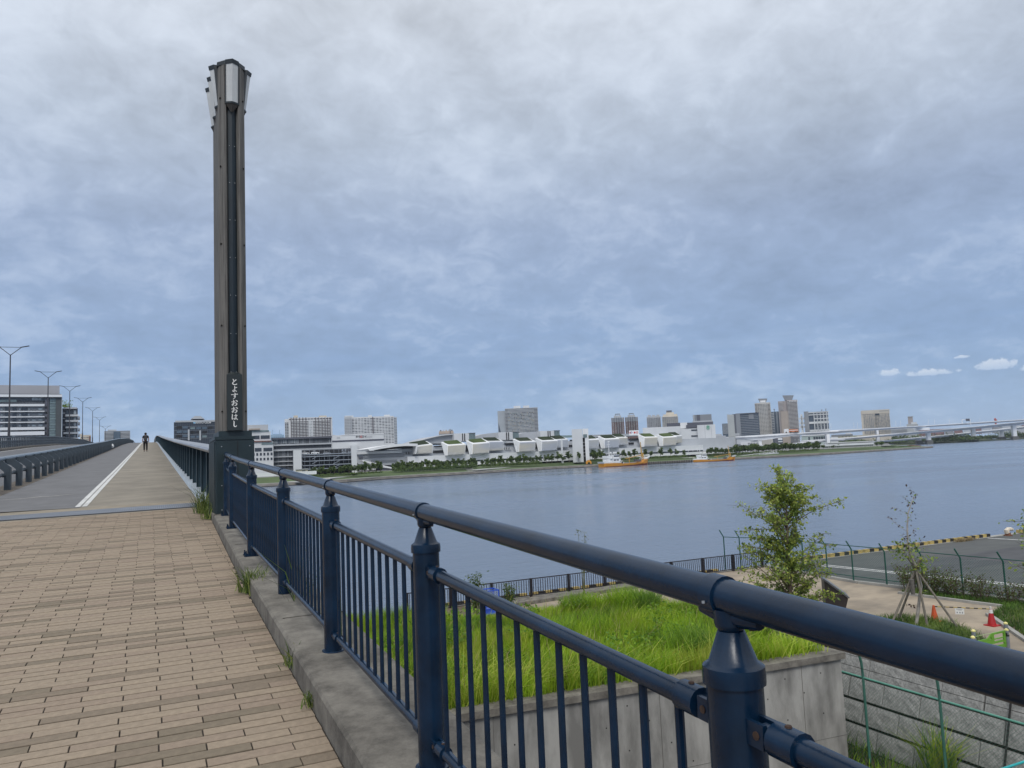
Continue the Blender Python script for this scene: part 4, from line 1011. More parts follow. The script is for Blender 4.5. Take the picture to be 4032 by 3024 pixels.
# ---- traffic cones, bar and paper notice
def cone(loc, label, col, band_c, h=.66):
    c0 = root('traffic_cone', label, 'traffic cone', loc, 'traffic cones holding the striped bar')
    q = MB(); q.box(-.20, .20, -.20, .20, 0, .035); q.build('base', col, c0, False, False)
    MB().lathe((0, 0, .035), [(.15, 0), (.045, h*.86)], 14).build('body', col, c0, True, False)
    if band_c: MB().lathe((0, 0, .035), [(.0755, h*.64), (.051, h*.84)], 14).build('sleeve', band_c, c0, True, False); MB().lathe((0, 0, .035), [(.045, h*.80), (.04, h*.97), (.02, h)], 12).build('tip', M('dirty_white', (.5, .49, .46), rough=.8), c0, True, False)
    else: MB().lathe((0, 0, .035), [(.046, h*.85), (.035, h*.95)], 12).build('tip', col, c0, True, False)
redp = M('cone_red', (.40, .018, .020), rough=.5, var=.12); orangep = M('cone_orange', (.55, .085, .02), rough=.5, var=.12)
cr = Vector((28.26, 19.06, PROM)); cl_ = Vector((27.3, 20.67, PROM))
cone(cr, 'red traffic cone with white sleeve beside the path edging', redp, M('cone_white', (.68, .67, .64), rough=.6, var=.08)); cone(cl_, 'plain orange traffic cone behind the tree stakes', orangep, None, .60)
bar = root('cone_bar', 'black and yellow striped bar spanning between the two traffic cones', 'barrier bar', tuple(cl_+Vector((0, 0, .52))))
a, b = cl_+Vector((0, 0, .56)), cr+Vector((0, 0, .60))
for k in range(14):
    MB().tube(a.lerp(b, k/14), a.lerp(b, (k+1)/14), .019, 8).build('stripe', yel if k % 2 else blk_, bar, True)
d = (b-a).normalized(); c0 = a.lerp(b, .46)+Vector((0, 0, -.02)); nn = Vector((d.y, -d.x, 0))*.004
pn = root('paper_notice', 'white paper notice hanging from the striped bar between the cones', 'notice', tuple(c0))
q = MB(); q.prism_dir([c0-d*.155+Vector((0, 0, 0)), c0+d*.155, c0+d*.15+Vector((0, 0, -.22)), c0-d*.14+Vector((0, 0, -.23))], nn*2); q.build('sheet', M('white_sheet', (.78, .78, .76)), pn)
fn = nn.normalized()*-.001; ink2 = M('grey_ink', (.18, .19, .22), rough=.7)
for s_ in (1, -1):
    q = MB(); o_ = fn if s_ > 0 else nn*2-fn
    for zz, x0, x1 in ((-.045, -.12, .10), (-.075, -.05, .08)): q.quad(c0+d*x0+o_+Vector((0, 0, zz)), c0+d*x1+o_+Vector((0, 0, zz)), c0+d*x1+o_+Vector((0, 0, zz+.012)), c0+d*x0+o_+Vector((0, 0, zz+.012)))
    for x0 in (-.08, .01, .09): q.quad(c0+d*(x0-.025)+o_+Vector((0, 0, -.19)), c0+d*(x0+.025)+o_+Vector((0, 0, -.19)), c0+d*(x0+.008)+o_+Vector((0, 0, -.13)), c0+d*(x0-.008)+o_+Vector((0, 0, -.13)))
    q.build('print', ink2, pn)

# ---- bollards and green barrier panel at the path mouth
greyp = M('bollard_grey', (.27, .29, .32), rough=.45, metal=.2, var=.1); capy = M('bollard_cap', (.80, .72, .28), rough=.5, var=.08)
def bol(p, label):
    b0 = root('path_bollard', label, 'bollard', (p.x, p.y, PROM), 'grey bollards at the path mouth')
    MB().lathe((0, 0, 0), [(.065, 0), (.065, .60)], 12).build('post', greyp, b0, True, False)
    MB().lathe((0, 0, 0), [(.068, .60), (.066, .635), (.03, .668), (.0, .672)], 12).build('cap', capy, b0, True, False)
    MB().lathe((0, 0, 0), [(.072, .42), (.072, .47)], 12).build('collar', M('collar_black', (.02, .02, .025), rough=.6), b0, True, False)
A2, A1, B2, B1 = atz(3838, 2588, PROM), atz(3840, 2560, PROM), atz(3970, 2556, PROM), atz(3967, 2528, PROM)
bol(A1, 'grey bollard with yellow cap, back one of the left pair'); bol(A2, 'grey bollard with yellow cap, front one of the left pair')
bol(B1, 'grey bollard with yellow cap, back one of the right pair by the path edging'); bol(B2, 'grey bollard with yellow cap, front one of the right pair holding the green panel')
lime = M('lime_plastic', (.15, .36, .03), rough=.5, var=.12)
d = (B2-A2); L = d.length; ang = math.atan2(d.y, d.x)
gp = root('barrier_panel', 'lime green plastic barrier panel with slots between the front bollards', 'barrier', (A2.x, A2.y, PROM), rz=ang)
q = MB()      # frame pieces leaving two slots, raised at the right end
def pp_(pts): q.prism_dir([(x, -.02, z) for x, z in pts], (0, .04, 0))
s0, s1 = .09, L-.09
pp_([(s0, .10), (s1, .10), (s1, .20), (s0, .20)]); pp_([(s0, .20), (s0+.1, .20), (s0+.1, .48), (s0, .48)]); pp_([(s1-.1, .20), (s1, .20), (s1, .56), (s1-.1, .56)])
pp_([(s0+.1, .28), (s1-.1, .28), (s1-.1, .34), (s0+.1, .34)]); pp_([(s0+.1, .34), (L*.52, .34), (L*.52, .44), (s0+.1, .44)]); pp_([(s0+.1, .44), (L*.45, .44), (L*.56, .56), (L*.56, .60), (L*.52, .60), (L*.42, .48), (s0+.1, .48)])
pp_([(L*.52, .34), (L*.60, .34), (L*.60, .56), (L*.56, .56), (L*.52, .50)]); pp_([(L*.60, .40), (s1-.1, .40), (s1-.1, .43), (L*.60, .43)]); pp_([(L*.56, .56), (s1, .56), (s1, .61), (L*.56, .61)])
q.build('panel', lime, gp, False, False)
MB().tube((s0, 0, .625), (s1, 0, .625), .006, 6).build('top_edge', M('lime_edge', (.45, .62, .25), rough=.5), gp, False, False)
for x in (.03, L-.07): q = MB(); q.box(x, x+.05, -.05, .05, .47, .53); q.build('clip', blk_, gp, False, False)

# ---- blue wire cage
bp_ = M('blue_paint', (.02, .09, .55), rough=.4, var=.1)
cg = root('wire_cage', 'bright blue wire mesh cage standing by the waterfront railing', 'cage', (13.75, 32.4, PROM))
c0 = Vector((13.75, 32.4, PROM))
for x in (-.32, .32):
    for y in (-.3, .3): MB().box(c0.x+x-.02, c0.x+x+.02, c0.y+y-.02, c0.y+y+.02, PROM, PROM+1.1).build('corner_post', bp_, cg)
for zz in (.08, .30, 1.08):
    q = MB()
    for s in (-1, 1): q.bar(c0+Vector((-.32, .3*s, zz)), c0+Vector((.32, .3*s, zz)), .03, .04); q.bar(c0+Vector((.32*s, -.3, zz)), c0+Vector((.32*s, .3, zz)), .03, .04)
    q.build('frame', bp_, cg)
MB().box(c0.x-.3, c0.x+.3, c0.y-.28, c0.y+.28, PROM+.05, PROM+.28).build('tray', bp_, cg)
wmm = M('cage_wire', (.30, .38, .62), rough=.5, var=.1)
for a, b in (((-.32, -.3), (.32, -.3)), ((.32, -.3), (.32, .3)), ((-.32, .3), (.32, .3)), ((-.32, -.3), (-.32, .3))):
    chain(cg, (c0.x+a[0], c0.y+a[1], 0), (c0.x+b[0], c0.y+b[1], 0), PROM+.30, PROM+1.08, .09, wmm, cg, .006)

# ---- trees and shrubs of the promenade
LG = [leafmat('leaf_yellow_green', (.38, .44, .09)), leafmat('leaf_mid_green', (.235, .325, .07)), leafmat('leaf_dark_green', (.125, .19, .05))]
def branchy(name, label, base, trunk, limbs, leaf_n, leaf_s, mats, seed, barkm=None, cat='tree', sprd=.18, droop=.15, r0=.07, twig=5, leaf_w=None, group=None):
    """trunk: list of points (local); limbs: (height fraction, length, azimuth, rise)"""
    rr = random.Random(seed); rn = np.random.RandomState(seed); T = root(name, label, cat, base, group); bk = barkm or bark
    q = MB(); n = len(trunk); q.path(trunk, [r0*(1-.85*i/(n-1)) for i in range(n)], 8); q.build('trunk', bk, T, True, False)
    tp = [Vector(t) for t in trunk]; seg = [(tp[i+1]-tp[i]).length for i in range(n-1)]; tot = sum(seg)
    def at(f):
        s = f*tot
        for i, l in enumerate(seg):
            if s <= l or i == n-2: return tp[i].lerp(tp[i+1], min(1, s/l))
            s -= l
    pts = []; idx = []; lq = MB()
    for (f, ln, az, rise) in limbs:
        o = at(f); dirv = Vector((math.cos(az), math.sin(az), rise)).normalized(); P = [o]; k = 5
        for i in range(1, k+1):
            dirv = (dirv + Vector((rr.uniform(-.2, .2), rr.uniform(-.2, .2), rr.uniform(-.12, .16)-droop*i/k*.5))).normalized(); P.append(P[-1]+dirv*ln/k)
        lr = r0*.42*(1-f*.6)*min(1, ln/1.2)
        lq.path(P, [max(.004, lr*(1-i/(k+.3))) for i in range(k+1)], 5)
        for j in range(2, k+1):
            for t in range(twig+(j > 3)):
                c = P[j-1].lerp(P[j], rr.random()); az2 = rr.uniform(0, 6.28); l2 = ln*rr.uniform(.10, .26)
                e = c + Vector((math.cos(az2), math.sin(az2), rr.uniform(-.25, .6))).normalized()*l2
                lq.path([c, e], [lr*.25+.003, .002], 3, False)
                m_ = max(1, int(leaf_n*rr.uniform(.5, 1.5)))
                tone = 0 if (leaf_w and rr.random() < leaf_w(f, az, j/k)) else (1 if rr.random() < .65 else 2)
                for _ in range(m_):
                    s = rr.random()
                    pts.append(c.lerp(e, .25+.75*s) + Vector(rn.normal(0, sprd*leaf_s*3, 3))); idx.append(tone)
    lq.build('limbs', bk, T, False, False)
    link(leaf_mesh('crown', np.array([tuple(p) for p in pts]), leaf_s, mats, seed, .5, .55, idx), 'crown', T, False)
    return T
rt = random.Random(17)
tb = atz(3118, 2440, PROM); dt = Vector((tb.x, tb.y, 0))
ZT = 6.05
trk = [(0, 0, 0), (.05, 0, 1.2), (.02, .05, 2.4), (.10, -.02, 3.5), (.16, .03, 4.5), (.22, 0, ZT-.35)]
limbs = []
widths = [(.07, 1.6), (.16, 1.9), (.26, 1.9), (.36, 1.5), (.44, 1.5), (.52, 2.0), (.60, 2.0), (.68, 1.7), (.76, 1.4), (.84, 1.2), (.92, 1.0)]
for f, w in widths:
    for k in range(7 if f < .9 else 4):
        limbs.append((min(1, f+rt.uniform(-.04, .04)), w*rt.choice((.4, .6, .8, 1.0, 1.25))*rt.uniform(.9, 1.1), rt.uniform(0, 6.28), rt.uniform(.3, 1.3)))
# the long arms that show in outline
SX = Vector((math.cos(-YAW-.35), math.sin(-YAW-.35), 0)); azr = math.atan2(rgt.y, rgt.x)
for f, ln, s, rise in ((.05, 1.9, 1, .05), (.08, 1.6, 1, .25), (.04, 1.5, -1, .2), (.22, 1.9, 1, .35), (.10, 2.0, 1, .10), (.16, 1.9, -1, .10), (.27, 2.0, -1, .30), (.40, 1.9, 1, .45), (.48, 2.1, -1, .10), (.63, 1.9, -1, .15), (.70, 1.3, 1, .5), (.78, 1.5, 1, .6), (.55, 1.6, -1, .2), (.34, 1.6, 1, .35)):
    limbs.append((f, ln, azr + (0 if s > 0 else math.pi), rise))
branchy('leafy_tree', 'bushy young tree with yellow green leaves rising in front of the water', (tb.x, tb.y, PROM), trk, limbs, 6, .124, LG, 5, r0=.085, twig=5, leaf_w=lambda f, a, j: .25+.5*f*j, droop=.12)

# staked tree, nearly bare
s0 = Vector((25.95, 20.45, PROM))
def st_pt(px_, py_): p = E0 + R(px_, py_)*((s0.y)/R(px_, py_).y); return tuple(p - s0)
trk2 = [(0, 0, 0)] + [st_pt(3200+a*.4823, 1800+b*.4823) for a, b in ((885, 1050), (845, 900), (800, 800), (775, 690), (772, 560), (778, 460), (805, 380), (825, 320))]
limbs2 = []
for f, ln, s, rise in ((.50, .95, -1, .9), (.56, .7, 1, 1.0), (.60, .8, -1, 1.2), (.66, .6, 1, 1.2), (.72, .8, -1, .8), (.78, .5, 1, 1.3), (.84, .6, -1, 1.1), (.88, .45, 1, 1.4), (.92, .5, -1, 1.3), (.96, .35, 1, 1.4), (1, .35, -1, 2), (.22, .35, 1, .5), (.15, .4, -1, .3)):
    limbs2.append((f, ln, azr + (0 if s > 0 else math.pi) + rt.uniform(-.5, .5), rise))
DL = [leafmat('leaf_red_dark', (.045, .025, .026)), leafmat('leaf_red_brown', (.085, .05, .03)), leafmat('leaf_mid_green', (.095, .145, .038))]
stt = branchy('staked_tree', 'thin half bare tree tied to wooden stakes with few dark leaves', tuple(s0), trk2, limbs2, 1, .10, DL, 12, bark_pale, r0=.06, twig=2, leaf_w=lambda f, a, j: .4, sprd=.2)
low = []; 
for _ in range(270):
    k = rt.choice(((-.25, 0, 3.05, .28), (.15, 0, 2.9, .25), (-.15, 0, 2.65, .25), (.55, -.1, 2.45, .30), (.35, .1, 2.2, .28), (-.35, 0, 2.8, .22)))
    low.append((k[0]*rgt.x*1.0+rt.gauss(0, k[3])*.8, k[0]*rgt.y+rt.gauss(0, k[3])*.6, k[2]+rt.gauss(0, .16)))
link(leaf_mesh('leaves', np.array(low), .13, LG, 14, .4, .5, [rt.choice((1, 1, 0, 2)) for _ in low]), 'leaves', stt, False)
wood = M('stake_wood', (.25, .225, .185), c2=(.13, .115, .095), rough=.9, scale=8, aniso=(1, 1, .3))
stk = root('tree_stakes', 'four crossed wooden stakes propping the half bare tree', 'tree stakes', tuple(s0))
cx_ = s0 + Vector(st_pt(3200+845*.4823, 1800+900*.4823))
for (bx, by), (tx, ty) in zip(((26.31, 21.54), (26.02, 20.0), (26.63, 19.15), (25.2, 21.0)), ((.06, -.10), (.0, .05), (-.05, .12), (.10, .0))):
    b = Vector((bx, by, PROM-.05)); t = cx_ + Vector((tx, ty, .12)); t = t + (t-b).normalized()*.30
    MB().tube(b, t, .045, 8, .038).build('stake', wood, stk, True)
MB().tube(cx_+Vector((-.12, -.1, .0)), cx_+Vector((.12, .1, .02)), .06, 8).build('binding', M('jute', (.09, .065, .045), rough=.95), stk, True)
MB().lathe((s0.x, s0.y, s0.z), [(.075, 1.2), (.078, 1.75)], 10).build('trunk_wrap', M('trunk_wrap', (.13, .12, .11), rough=.95, var=.25, scale=20), stk, True)

BL_ = [leafmat('leaf_olive', (.095, .105, .038)), leafmat('leaf_dark_green', (.045, .082, .027)), leafmat('leaf_red_brown', (.085, .05, .03))]
def shrub(loc, h, w, label, seed, n=1500, dens=1.0):
    r = random.Random(seed); rn = np.random.RandomState(seed); S = root('shrub', label, 'shrub', loc, 'twiggy shrubs along the chain link fence'); q = MB(); pts = []; idx = []
    for i in range(26):
        a = r.uniform(0, 6.28); s = w*math.sqrt(r.random()); hh = h*r.uniform(.55, 1.0)*(1-.25*(s/w)**2)
        b = Vector((math.cos(a)*s*.5, math.sin(a)*s*.5, 0)); e = Vector((math.cos(a)*s, math.sin(a)*s, hh)); q.path([b, b.lerp(e, .5)+Vector((r.uniform(-.08, .08), r.uniform(-.08, .08), .05)), e], [.014, .009, .004], 4, False)
        for k in range(int(n/26*dens)):
            t = r.uniform(.30, 1.05); c = b.lerp(e, t); pts.append((c.x+rn.normal(0, .10), c.y+rn.normal(0, .10), c.z+rn.normal(0, .07))); idx.append(r.choice((0, 0, 1, 1, 2)))
    q.build('stems', bark, S, False, False); link(leaf_mesh('foliage', np.array(pts), .085, BL_, seed, .3, .5, idx), 'foliage', S, False)
sl_ = ['densest green shrub, right behind the staked tree', 'second twiggy shrub from the staked tree', 'third twiggy shrub from the staked tree, reddish', 'fourth twiggy shrub along the fence', 'fifth twiggy shrub along the fence, thin and low', 'sixth twiggy shrub along the fence', 'last twiggy shrub at the right end of the fence']
for i, (y, h, w, n) in enumerate(((25.2, 1.55, .75, 1700), (24.3, 1.35, .6, 1000), (23.3, 1.3, .65, 1000), (22.3, 1.25, .6, 800), (21.2, .95, .6, 520), (20.2, 1.1, .6, 700), (19.0, 1.2, .7, 800))):
    shrub((FX(y)-.35, y, PROM), h, w, sl_[i], 70+i, n)
# grass beds of the promenade
GP = [leafmat('lawn_green', (.105, .20, .03)), leafmat('lawn_deep', (.06, .125, .025)), leafmat('lawn_pale', (.17, .25, .055))]
lawn('bed_grass', [(27.0, 21.9), (27.35, 20.1), (25.9, 17.7), (24.2, 17.0), (22.5, 20), (24.6, 22.6)], PROM-.01, 11000, .22, .018, GP, 81, .6, .5, 'rough grass round the feet of the tree stakes')
lawn('bed_grass', [(31.05, 25.2), (31.68, 20.8), (29.9, 20.2), (27.1, 17.0), (25.5, 14.5), (34.2, 14.5), (FX(25.2), 25.2)], PROM-.01, 30000, .20, .018, GP, 82, .6, .5, 'rough grass between path edging and chain link fence')

# tree standing just outside the right edge: only its branch tips reach in
rp = atd(4175, 2230, 23); lb = []
for i in range(26): lb.append((rt.uniform(.35, 1), rt.uniform(.8, 1.5), rt.uniform(0, 6.28), rt.uniform(0, .6)))
for f, rise in ((.55, .2), (.75, .5), (.95, .2), (.62, -.1), (.85, .3)): lb.append((f, 1.30, azr+math.pi+rt.uniform(-.25, .25), rise))
branchy('edge_tree', 'tree at the right edge of the photo with only its leafy branch tips in view', (rp.x, rp.y, PROM), [(0, 0, 0), (.03, 0, 2), (0, .03, 3.4), (.05, 0, 4.6)], lb, 3, .115, LG, 23, r0=.07, twig=3, leaf_w=lambda f, a, j: .2)
# ================================================================ THE FAR SHORE
LAND = -4.3
shore = [(-320, 372), (20, 384), (90, 390), (113, 411), (172, 428), (247, 456), (348, 452), (522, 472), (743, 546)]
def offs(poly, d):
    out = []; n = len(poly)
    for i, p in enumerate(poly):
        a = Vector(poly[max(i-1, 0)]); b = Vector(poly[min(i+1, n-1)]); t = (b-a).normalized(); out.append((p[0]-t.y*d, p[1]+t.x*d))
    return out
def ribbon(name, pa, za, pb, zb_, mat, kind='structure'):
    m = MB()
    for i in range(len(pa)-1): m.quad((*pa[i], za), (*pa[i+1], za), (*pb[i+1], zb_), (*pb[i], zb_))
    return tag(m.build(name, mat), kind=kind)
stonew = M('quay_stone', (.33, .295, .25), c2=(.17, .155, .14), rough=.9, scale=.25, detail=9, aniso=(1, 1, 3))
wet = M('tide_mark', (.045, .042, .038), rough=.7, var=.3, scale=.3)
lawnm = M('far_lawn', (.088, .132, .040), c2=(.055, .085, .03), rough=.95, scale=.06, detail=9)
paving = M('far_paving', (.33, .33, .32), rough=.9, var=.12, scale=.05)
s1, s2, s3, s4 = offs(shore, .02), offs(shore, 2.5), offs(shore, 5), offs(shore, 42)
ribbon('quay_wall', shore, WATER-1, s1, -6.65, stonew); ribbon('tide_line', offs(shore, -.05), WATER-.3, offs(shore, -.04), WATER+.35, wet)
ribbon('quay_walk', s1, -6.65, s3, -6.62, paving); ribbon('far_lawn', s3, -6.62, s4, LAND, lawnm)
m = MB(); far = [(1250, 1010), (1500, 1700), (4200, 3600), (4200, 6500), (-3500, 6500), (-3500, 372)]
back = s4 + far; m.add([(x, y, LAND-.005) for x, y in back], [tuple(range(len(back)))])
tag(m.build('far_ground', M('far_city_ground', (.20, .20, .195), rough=.9, var=.2, scale=.02)), kind='structure')
m = MB(); e = [s4[-1], (1250, 1010), (1500, 1700), (4200, 3600)]; b_ = [(743, 546)]
m.add([(743, 546, WATER-1), (743, 546, -6.65), (*s3[-1], -6.62), (*s4[-1], LAND), (*s4[-1], WATER-1)], [(0, 1, 2, 3, 4)])
for a, b in zip(e, e[1:]): m.quad((*a, WATER-1), (*b, WATER-1), (*b, LAND), (*a, LAND))
tag(m.build('far_bank', stonew), kind='structure')

def conv(x0, y0, k): return lambda x, y: (x0+x*k, y0+y*k)
S = lambda x, y: (x, y)
Z1 = conv(0, 1300, .48225); ZA = conv(0, 1500, .18083); Z2 = conv(650, 1400, .42194); Z4 = conv(1000, 1550, .31646); Z5 = conv(1500, 1550, .31646)
Z6 = conv(2100, 1550, .27125); Z7 = conv(2600, 1500, .31646); Z8 = conv(3200, 1500, .37613); ZT = conv(2900, 1530, .18083); ZW = conv(1020, 1600, .13562); ZB = conv(2330, 1740, .11302)

class Bld:
    """a building whose front stands on the ground line A-B; local x along the front, y away from the viewer"""
    def __init__(s, name, label, A, B, cat='building', base=LAND, group=None, x0=None):
        a = atd(A[0], hor(A[0]), A[1]); b = atd(B[0], hor(B[0]), B[1])
        if name not in ('market_hall', 'market_upper_hall', 'site_hoarding', 'lattice_walkway'):     # face the viewer squarely
            m_ = (a+b)/2; r_ = Vector((m_.x, m_.y, 0)).normalized(); t_ = Vector((r_.y, -r_.x, 0)); w_ = (b-a).length/2; a = m_ - t_*w_; b = m_ + t_*w_
        s.o = Vector((a.x, a.y, base)); d = Vector((b.x-a.x, b.y-a.y, 0)).normalized(); s.ux = d; s.uy = Vector((-d.y, d.x, 0))
        s.root = root(name, label, cat, tuple(s.o), group, math.atan2(d.y, d.x))
    def uz(s, q, y=0.0):
        v = R(*q); o = s.o + s.uy*y; t = (o-E0).dot(s.uy)/v.dot(s.uy); p = E0+v*t - s.o
        return p.dot(s.ux), p.z
    def ext(s, C, xL, xR, yT, yB, y=0.0):
        xm, ym = (xL+xR)/2, (yT+yB)/2
        return s.uz(C(xL, ym), y)[0], s.uz(C(xR, ym), y)[0], s.uz(C(xm, yB), y)[1], s.uz(C(xm, yT), y)[1]
    def box(s, name, C, xL, xR, yT, yB, y0, y1, mat, parent=None, to_ground=False, kind=None):
        u0, u1, z0, z1 = s.ext(C, xL, xR, yT, yB, max(y0, 0) if y0 > 2 else 0)
        if to_ground: z0 = -.5
        o = MB().box(u0, u1, y0, y1, z0, z1).build(name, mat, parent or s.root, False, False)
        if kind: o['kind'] = kind
        return o
    def poly(s, name, C, pts, y0, y1, mat, parent=None):
        q = MB(); q.prism_dir([(s.uz(C(*p), 0)[0], y0, s.uz(C(*p), 0)[1]) for p in pts][::-1], (0, y1-y0, 0)); return q.build(name, mat, parent or s.root, False, False)
    def cells(s, name, C, xL, xR, yT, yB, nx, ny, fx, fy, y0, y1, mat, parent=None, single=False, skip=None, jit=0):
        u0, u1, z0, z1 = s.ext(C, xL, xR, yT, yB, max(y0, 0) if y0 > 2 else 0); du = (u1-u0)/nx; dz = (z1-z0)/ny; r = random.Random(int(u1*10)+nx)
        mats = mat if isinstance(mat, list) else [mat]
        if single:
            ms = [MB().box(-du*fx/2, du*fx/2, y0, y1, -dz*fy/2, dz*fy/2).mesh(name, m_) for m_ in mats]
            for i in range(nx):
                for k in range(ny):
                    if skip and skip(i, k): continue
                    inst(r.choice(ms), name, parent or s.root, (u0+du*(i+.5), 0, z0+dz*(k+.5)))
            return
        q = MB()
        for i in range(nx):
            for k in range(ny):
                if skip and skip(i, k): continue
                cu, cz = u0+du*(i+.5), z0+dz*(k+.5); q.box(cu-du*fx/2, cu+du*fx/2, y0, y1, cz-dz*fy/2, cz+dz*fy/2, r.randrange(len(mats)))
        o = q.build(name, mats, parent or s.root, False, False); o['kind'] = 'stuff'; return o

Wm = lambda n, c, **k: M(n, c, rough=k.pop('rough', .7), var=k.pop('var', .08), scale=k.pop('scale', .05), **k)
white = Wm('facade_white', (.60, .615, .63)); whiteb = Wm('facade_bright_white', (.72, .73, .74)); lgrey = Wm('facade_light_grey', (.43, .45, .475)); mgrey = Wm('facade_mid_grey', (.22, .235, .26)); dgrey = Wm('facade_dark_grey', (.095, .10, .125))
beige = Wm('facade_beige', (.50, .45, .37)); black = Wm('opening_black', (.012, .013, .018)); dglass = glassmat('window_dark', (.030, .036, .048)); bglass = glassmat('window_blue', (.075, .105, .14)); gglass = glassmat('window_green', (.14, .185, .19)); pglass = glassmat('window_pale', (.34, .38, .40), rough=.2)
brown = Wm('facade_brown', (.155, .085, .075)); tan = Wm('facade_tan', (.38, .325, .28)); tealm = Wm('facade_teal', (.19, .26, .27)); greenroof = M('green_roof', (.085, .115, .04), c2=(.05, .08, .025), rough=.95, scale=.12, detail=8); greenroof_d = M('green_roof_dark', (.035, .05, .025), c2=(.018, .028, .015), rough=.95, scale=.12, detail=8)
navyglass = glassmat('curtain_wall_blue', (.055, .075, .105), rough=.15)

# ---- left: apartment block with white bands
b = Bld('apartment_block', 'large grey apartment block with white horizontal bands at the left edge', (150, 328), (242, 328))
b.box('wall', ZA, -480, 1342, 335, 1420, 1.2, 32, mgrey, to_ground=True)
b.box('penthouse', ZA, -480, 1297, 92, 290, 5, 26, Wm('penthouse_grey', (.36, .36, .38)))
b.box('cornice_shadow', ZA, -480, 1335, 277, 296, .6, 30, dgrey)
b.box('roof_slab', ZA, -480, 1352, 297, 350, -.8, 33, whiteb)
for y0, y1 in ((505, 552), (655, 674), (775, 795), (893, 914), (1012, 1072), (1108, 1188), (1222, 1302)): b.box('white_band', ZA, -480, 970, y0, y1, -.4, 1.3, whiteb)
b.box('loft_glazing', ZA, -480, 970, 357, 440, .7, 1.3, dglass); b.cells('window', ZA, 690, 900, 362, 418, 3, 1, .86, 1, .5, 1.3, pglass, single=True); b.box('balcony_glass', ZA, -480, 360, 405, 455, .2, .3, gglass); b.cells('loft_mullion', ZA, 360, 970, 355, 490, 9, 1, .06, 1, .4, 1.3, dgrey, single=True)
for k, (y0, y1) in enumerate(((560, 652), (680, 772), (800, 890), (920, 1010))):
    for x0, x1, mt, a, c in ((110, 190, dglass, 0, 1), (270, 357, dglass, 0, 1), (470, 592, dglass, 0, 1), (12, 52, pglass, .4, .8), (415, 452, pglass, .35, .8), (610, 645, pglass, .35, .75), (697, 782, pglass if k > 1 else mgrey, .35, .75), (835, 925, pglass, .28, .72), (-120, -60, pglass, .35, .8), (-250, -160, dglass, 0, 1)):
        b.box('window', ZA, x0, x1, y0+(y1-y0)*a, y0+(y1-y0)*c, .9, 1.3, mt)
for y0, y1 in ((1077, 1104), (1192, 1220)):
    for x0 in (-240, -140, -40, 50, 130, 250, 400, 500, 590, 700, 840): b.box('window', ZA, x0, x0+78, y0, y1, .9, 1.3, random.choice((dglass, bglass, black, pglass)))
b.box('core', ZA, 972, 1062, 350, 1310, .3, 1.3, dgrey)
b.cells('core_opening', ZA, 980, 1032, 520, 1310, 1, 7, 1, .38, .1, .4, black, single=True)
b.cells('stair_glazing', ZA, 1078, 1212, 352, 1290, 1, 8, 1, .60, .5, 1.3, gglass, single=True); b.cells('stair_spandrel', ZA, 1078, 1212, 410, 1350, 1, 8, 1, .30, .6, 1.3, tealm, single=True)
b.box('dark_panel', ZA, 1216, 1338, 352, 1300, .2, 1.3, Wm('dark_panel', (.075, .085, .09))); b.box('edge_trim', ZA, 1338, 1350, 340, 1300, 0, 1.4, lgrey)
b2 = Bld('balcony_block', 'white apartment block with stacked curved balconies beside the large grey one', (243, 357), (316, 356.5))
b2.box('wall', ZA, 1352, 1690, 590, 1400, .8, 24, dgrey, to_ground=True); b2.box('roof', ZA, 1385, 1678, 575, 610, -.6, 25, lgrey)
for k, (y0, y1) in enumerate(((735, 775), (855, 895), (995, 1030), (1120, 1155), (1240, 1275))):
    b2.box('balcony', ZA, 1425 if k < 3 else 1380, 1705, y0, y1, -1.8, .9, whiteb); b2.box('end_balcony', ZA, 1700, 1742, y0+35, y1+40, 4, 18, whiteb)
    b2.box('side_balcony', ZA, 1358, 1412, y0-42, y1-65, -.4, .9, lgrey)
for k, y0 in enumerate((640, 790, 905, 1040, 1165)):
    b2.cells('window', ZA, 1430, 1600, y0, y0+85, 3, 1, .9, 1, .4, .9, dglass, single=True); b2.box('window', ZA, 1605, 1660, y0, y0+80, .5, .9, pglass)
pr = b2.uz(ZA(1450, 572), 8); r_ = random.Random(3); P = [(pr[0]+r_.gauss(0, 1.4)-.5, 8+r_.gauss(0, 1.5), pr[1]+abs(r_.gauss(0, 1.3))) for _ in range(260)]
link(leaf_mesh('roof_garden', np.array(P), .6, LG[1:], 4, .3, .6, [r_.choice((0, 1)) for _ in P]), 'roof_garden', b2.root, False)
b3 = Bld('flats', 'small beige block of flats behind the roadside fence', (312, 620), (358, 620)); b3.box('wall', ZA, 1745, 1980, 1175, 1420, 0, 18, beige, to_ground=True); b3.box('roof_hut', ZA, 1745, 1780, 1150, 1180, 2, 10, beige)
b3.cells('window', ZA, 1760, 1930, 1210, 1390, 5, 4, .6, .5, -.1, .2, [dglass, mgrey], single=True); b3.box('dark_bay', ZA, 1935, 1975, 1205, 1390, -.15, .2, brown)
b4 = Bld('office_block', 'curved grey glass office block beyond the crest of the road', (409, 700), (513, 700))
b4.box('wall', Z1, 852, 1062, 822, 925, 0, 40, mgrey, to_ground=True); b4.box('plant_room', Z1, 880, 950, 812, 824, 6, 30, lgrey); b4.box('glass_bay', Z1, 928, 982, 828, 925, -1.5, .3, bglass)
for k in range(8): b4.box('floor_band', Z1, 850, 926, 833+k*11, 838+k*11, -1.0, .3, lgrey); b4.box('floor_band', Z1, 985, 1064, 833+k*11, 838+k*11, -1.0, .3, lgrey)

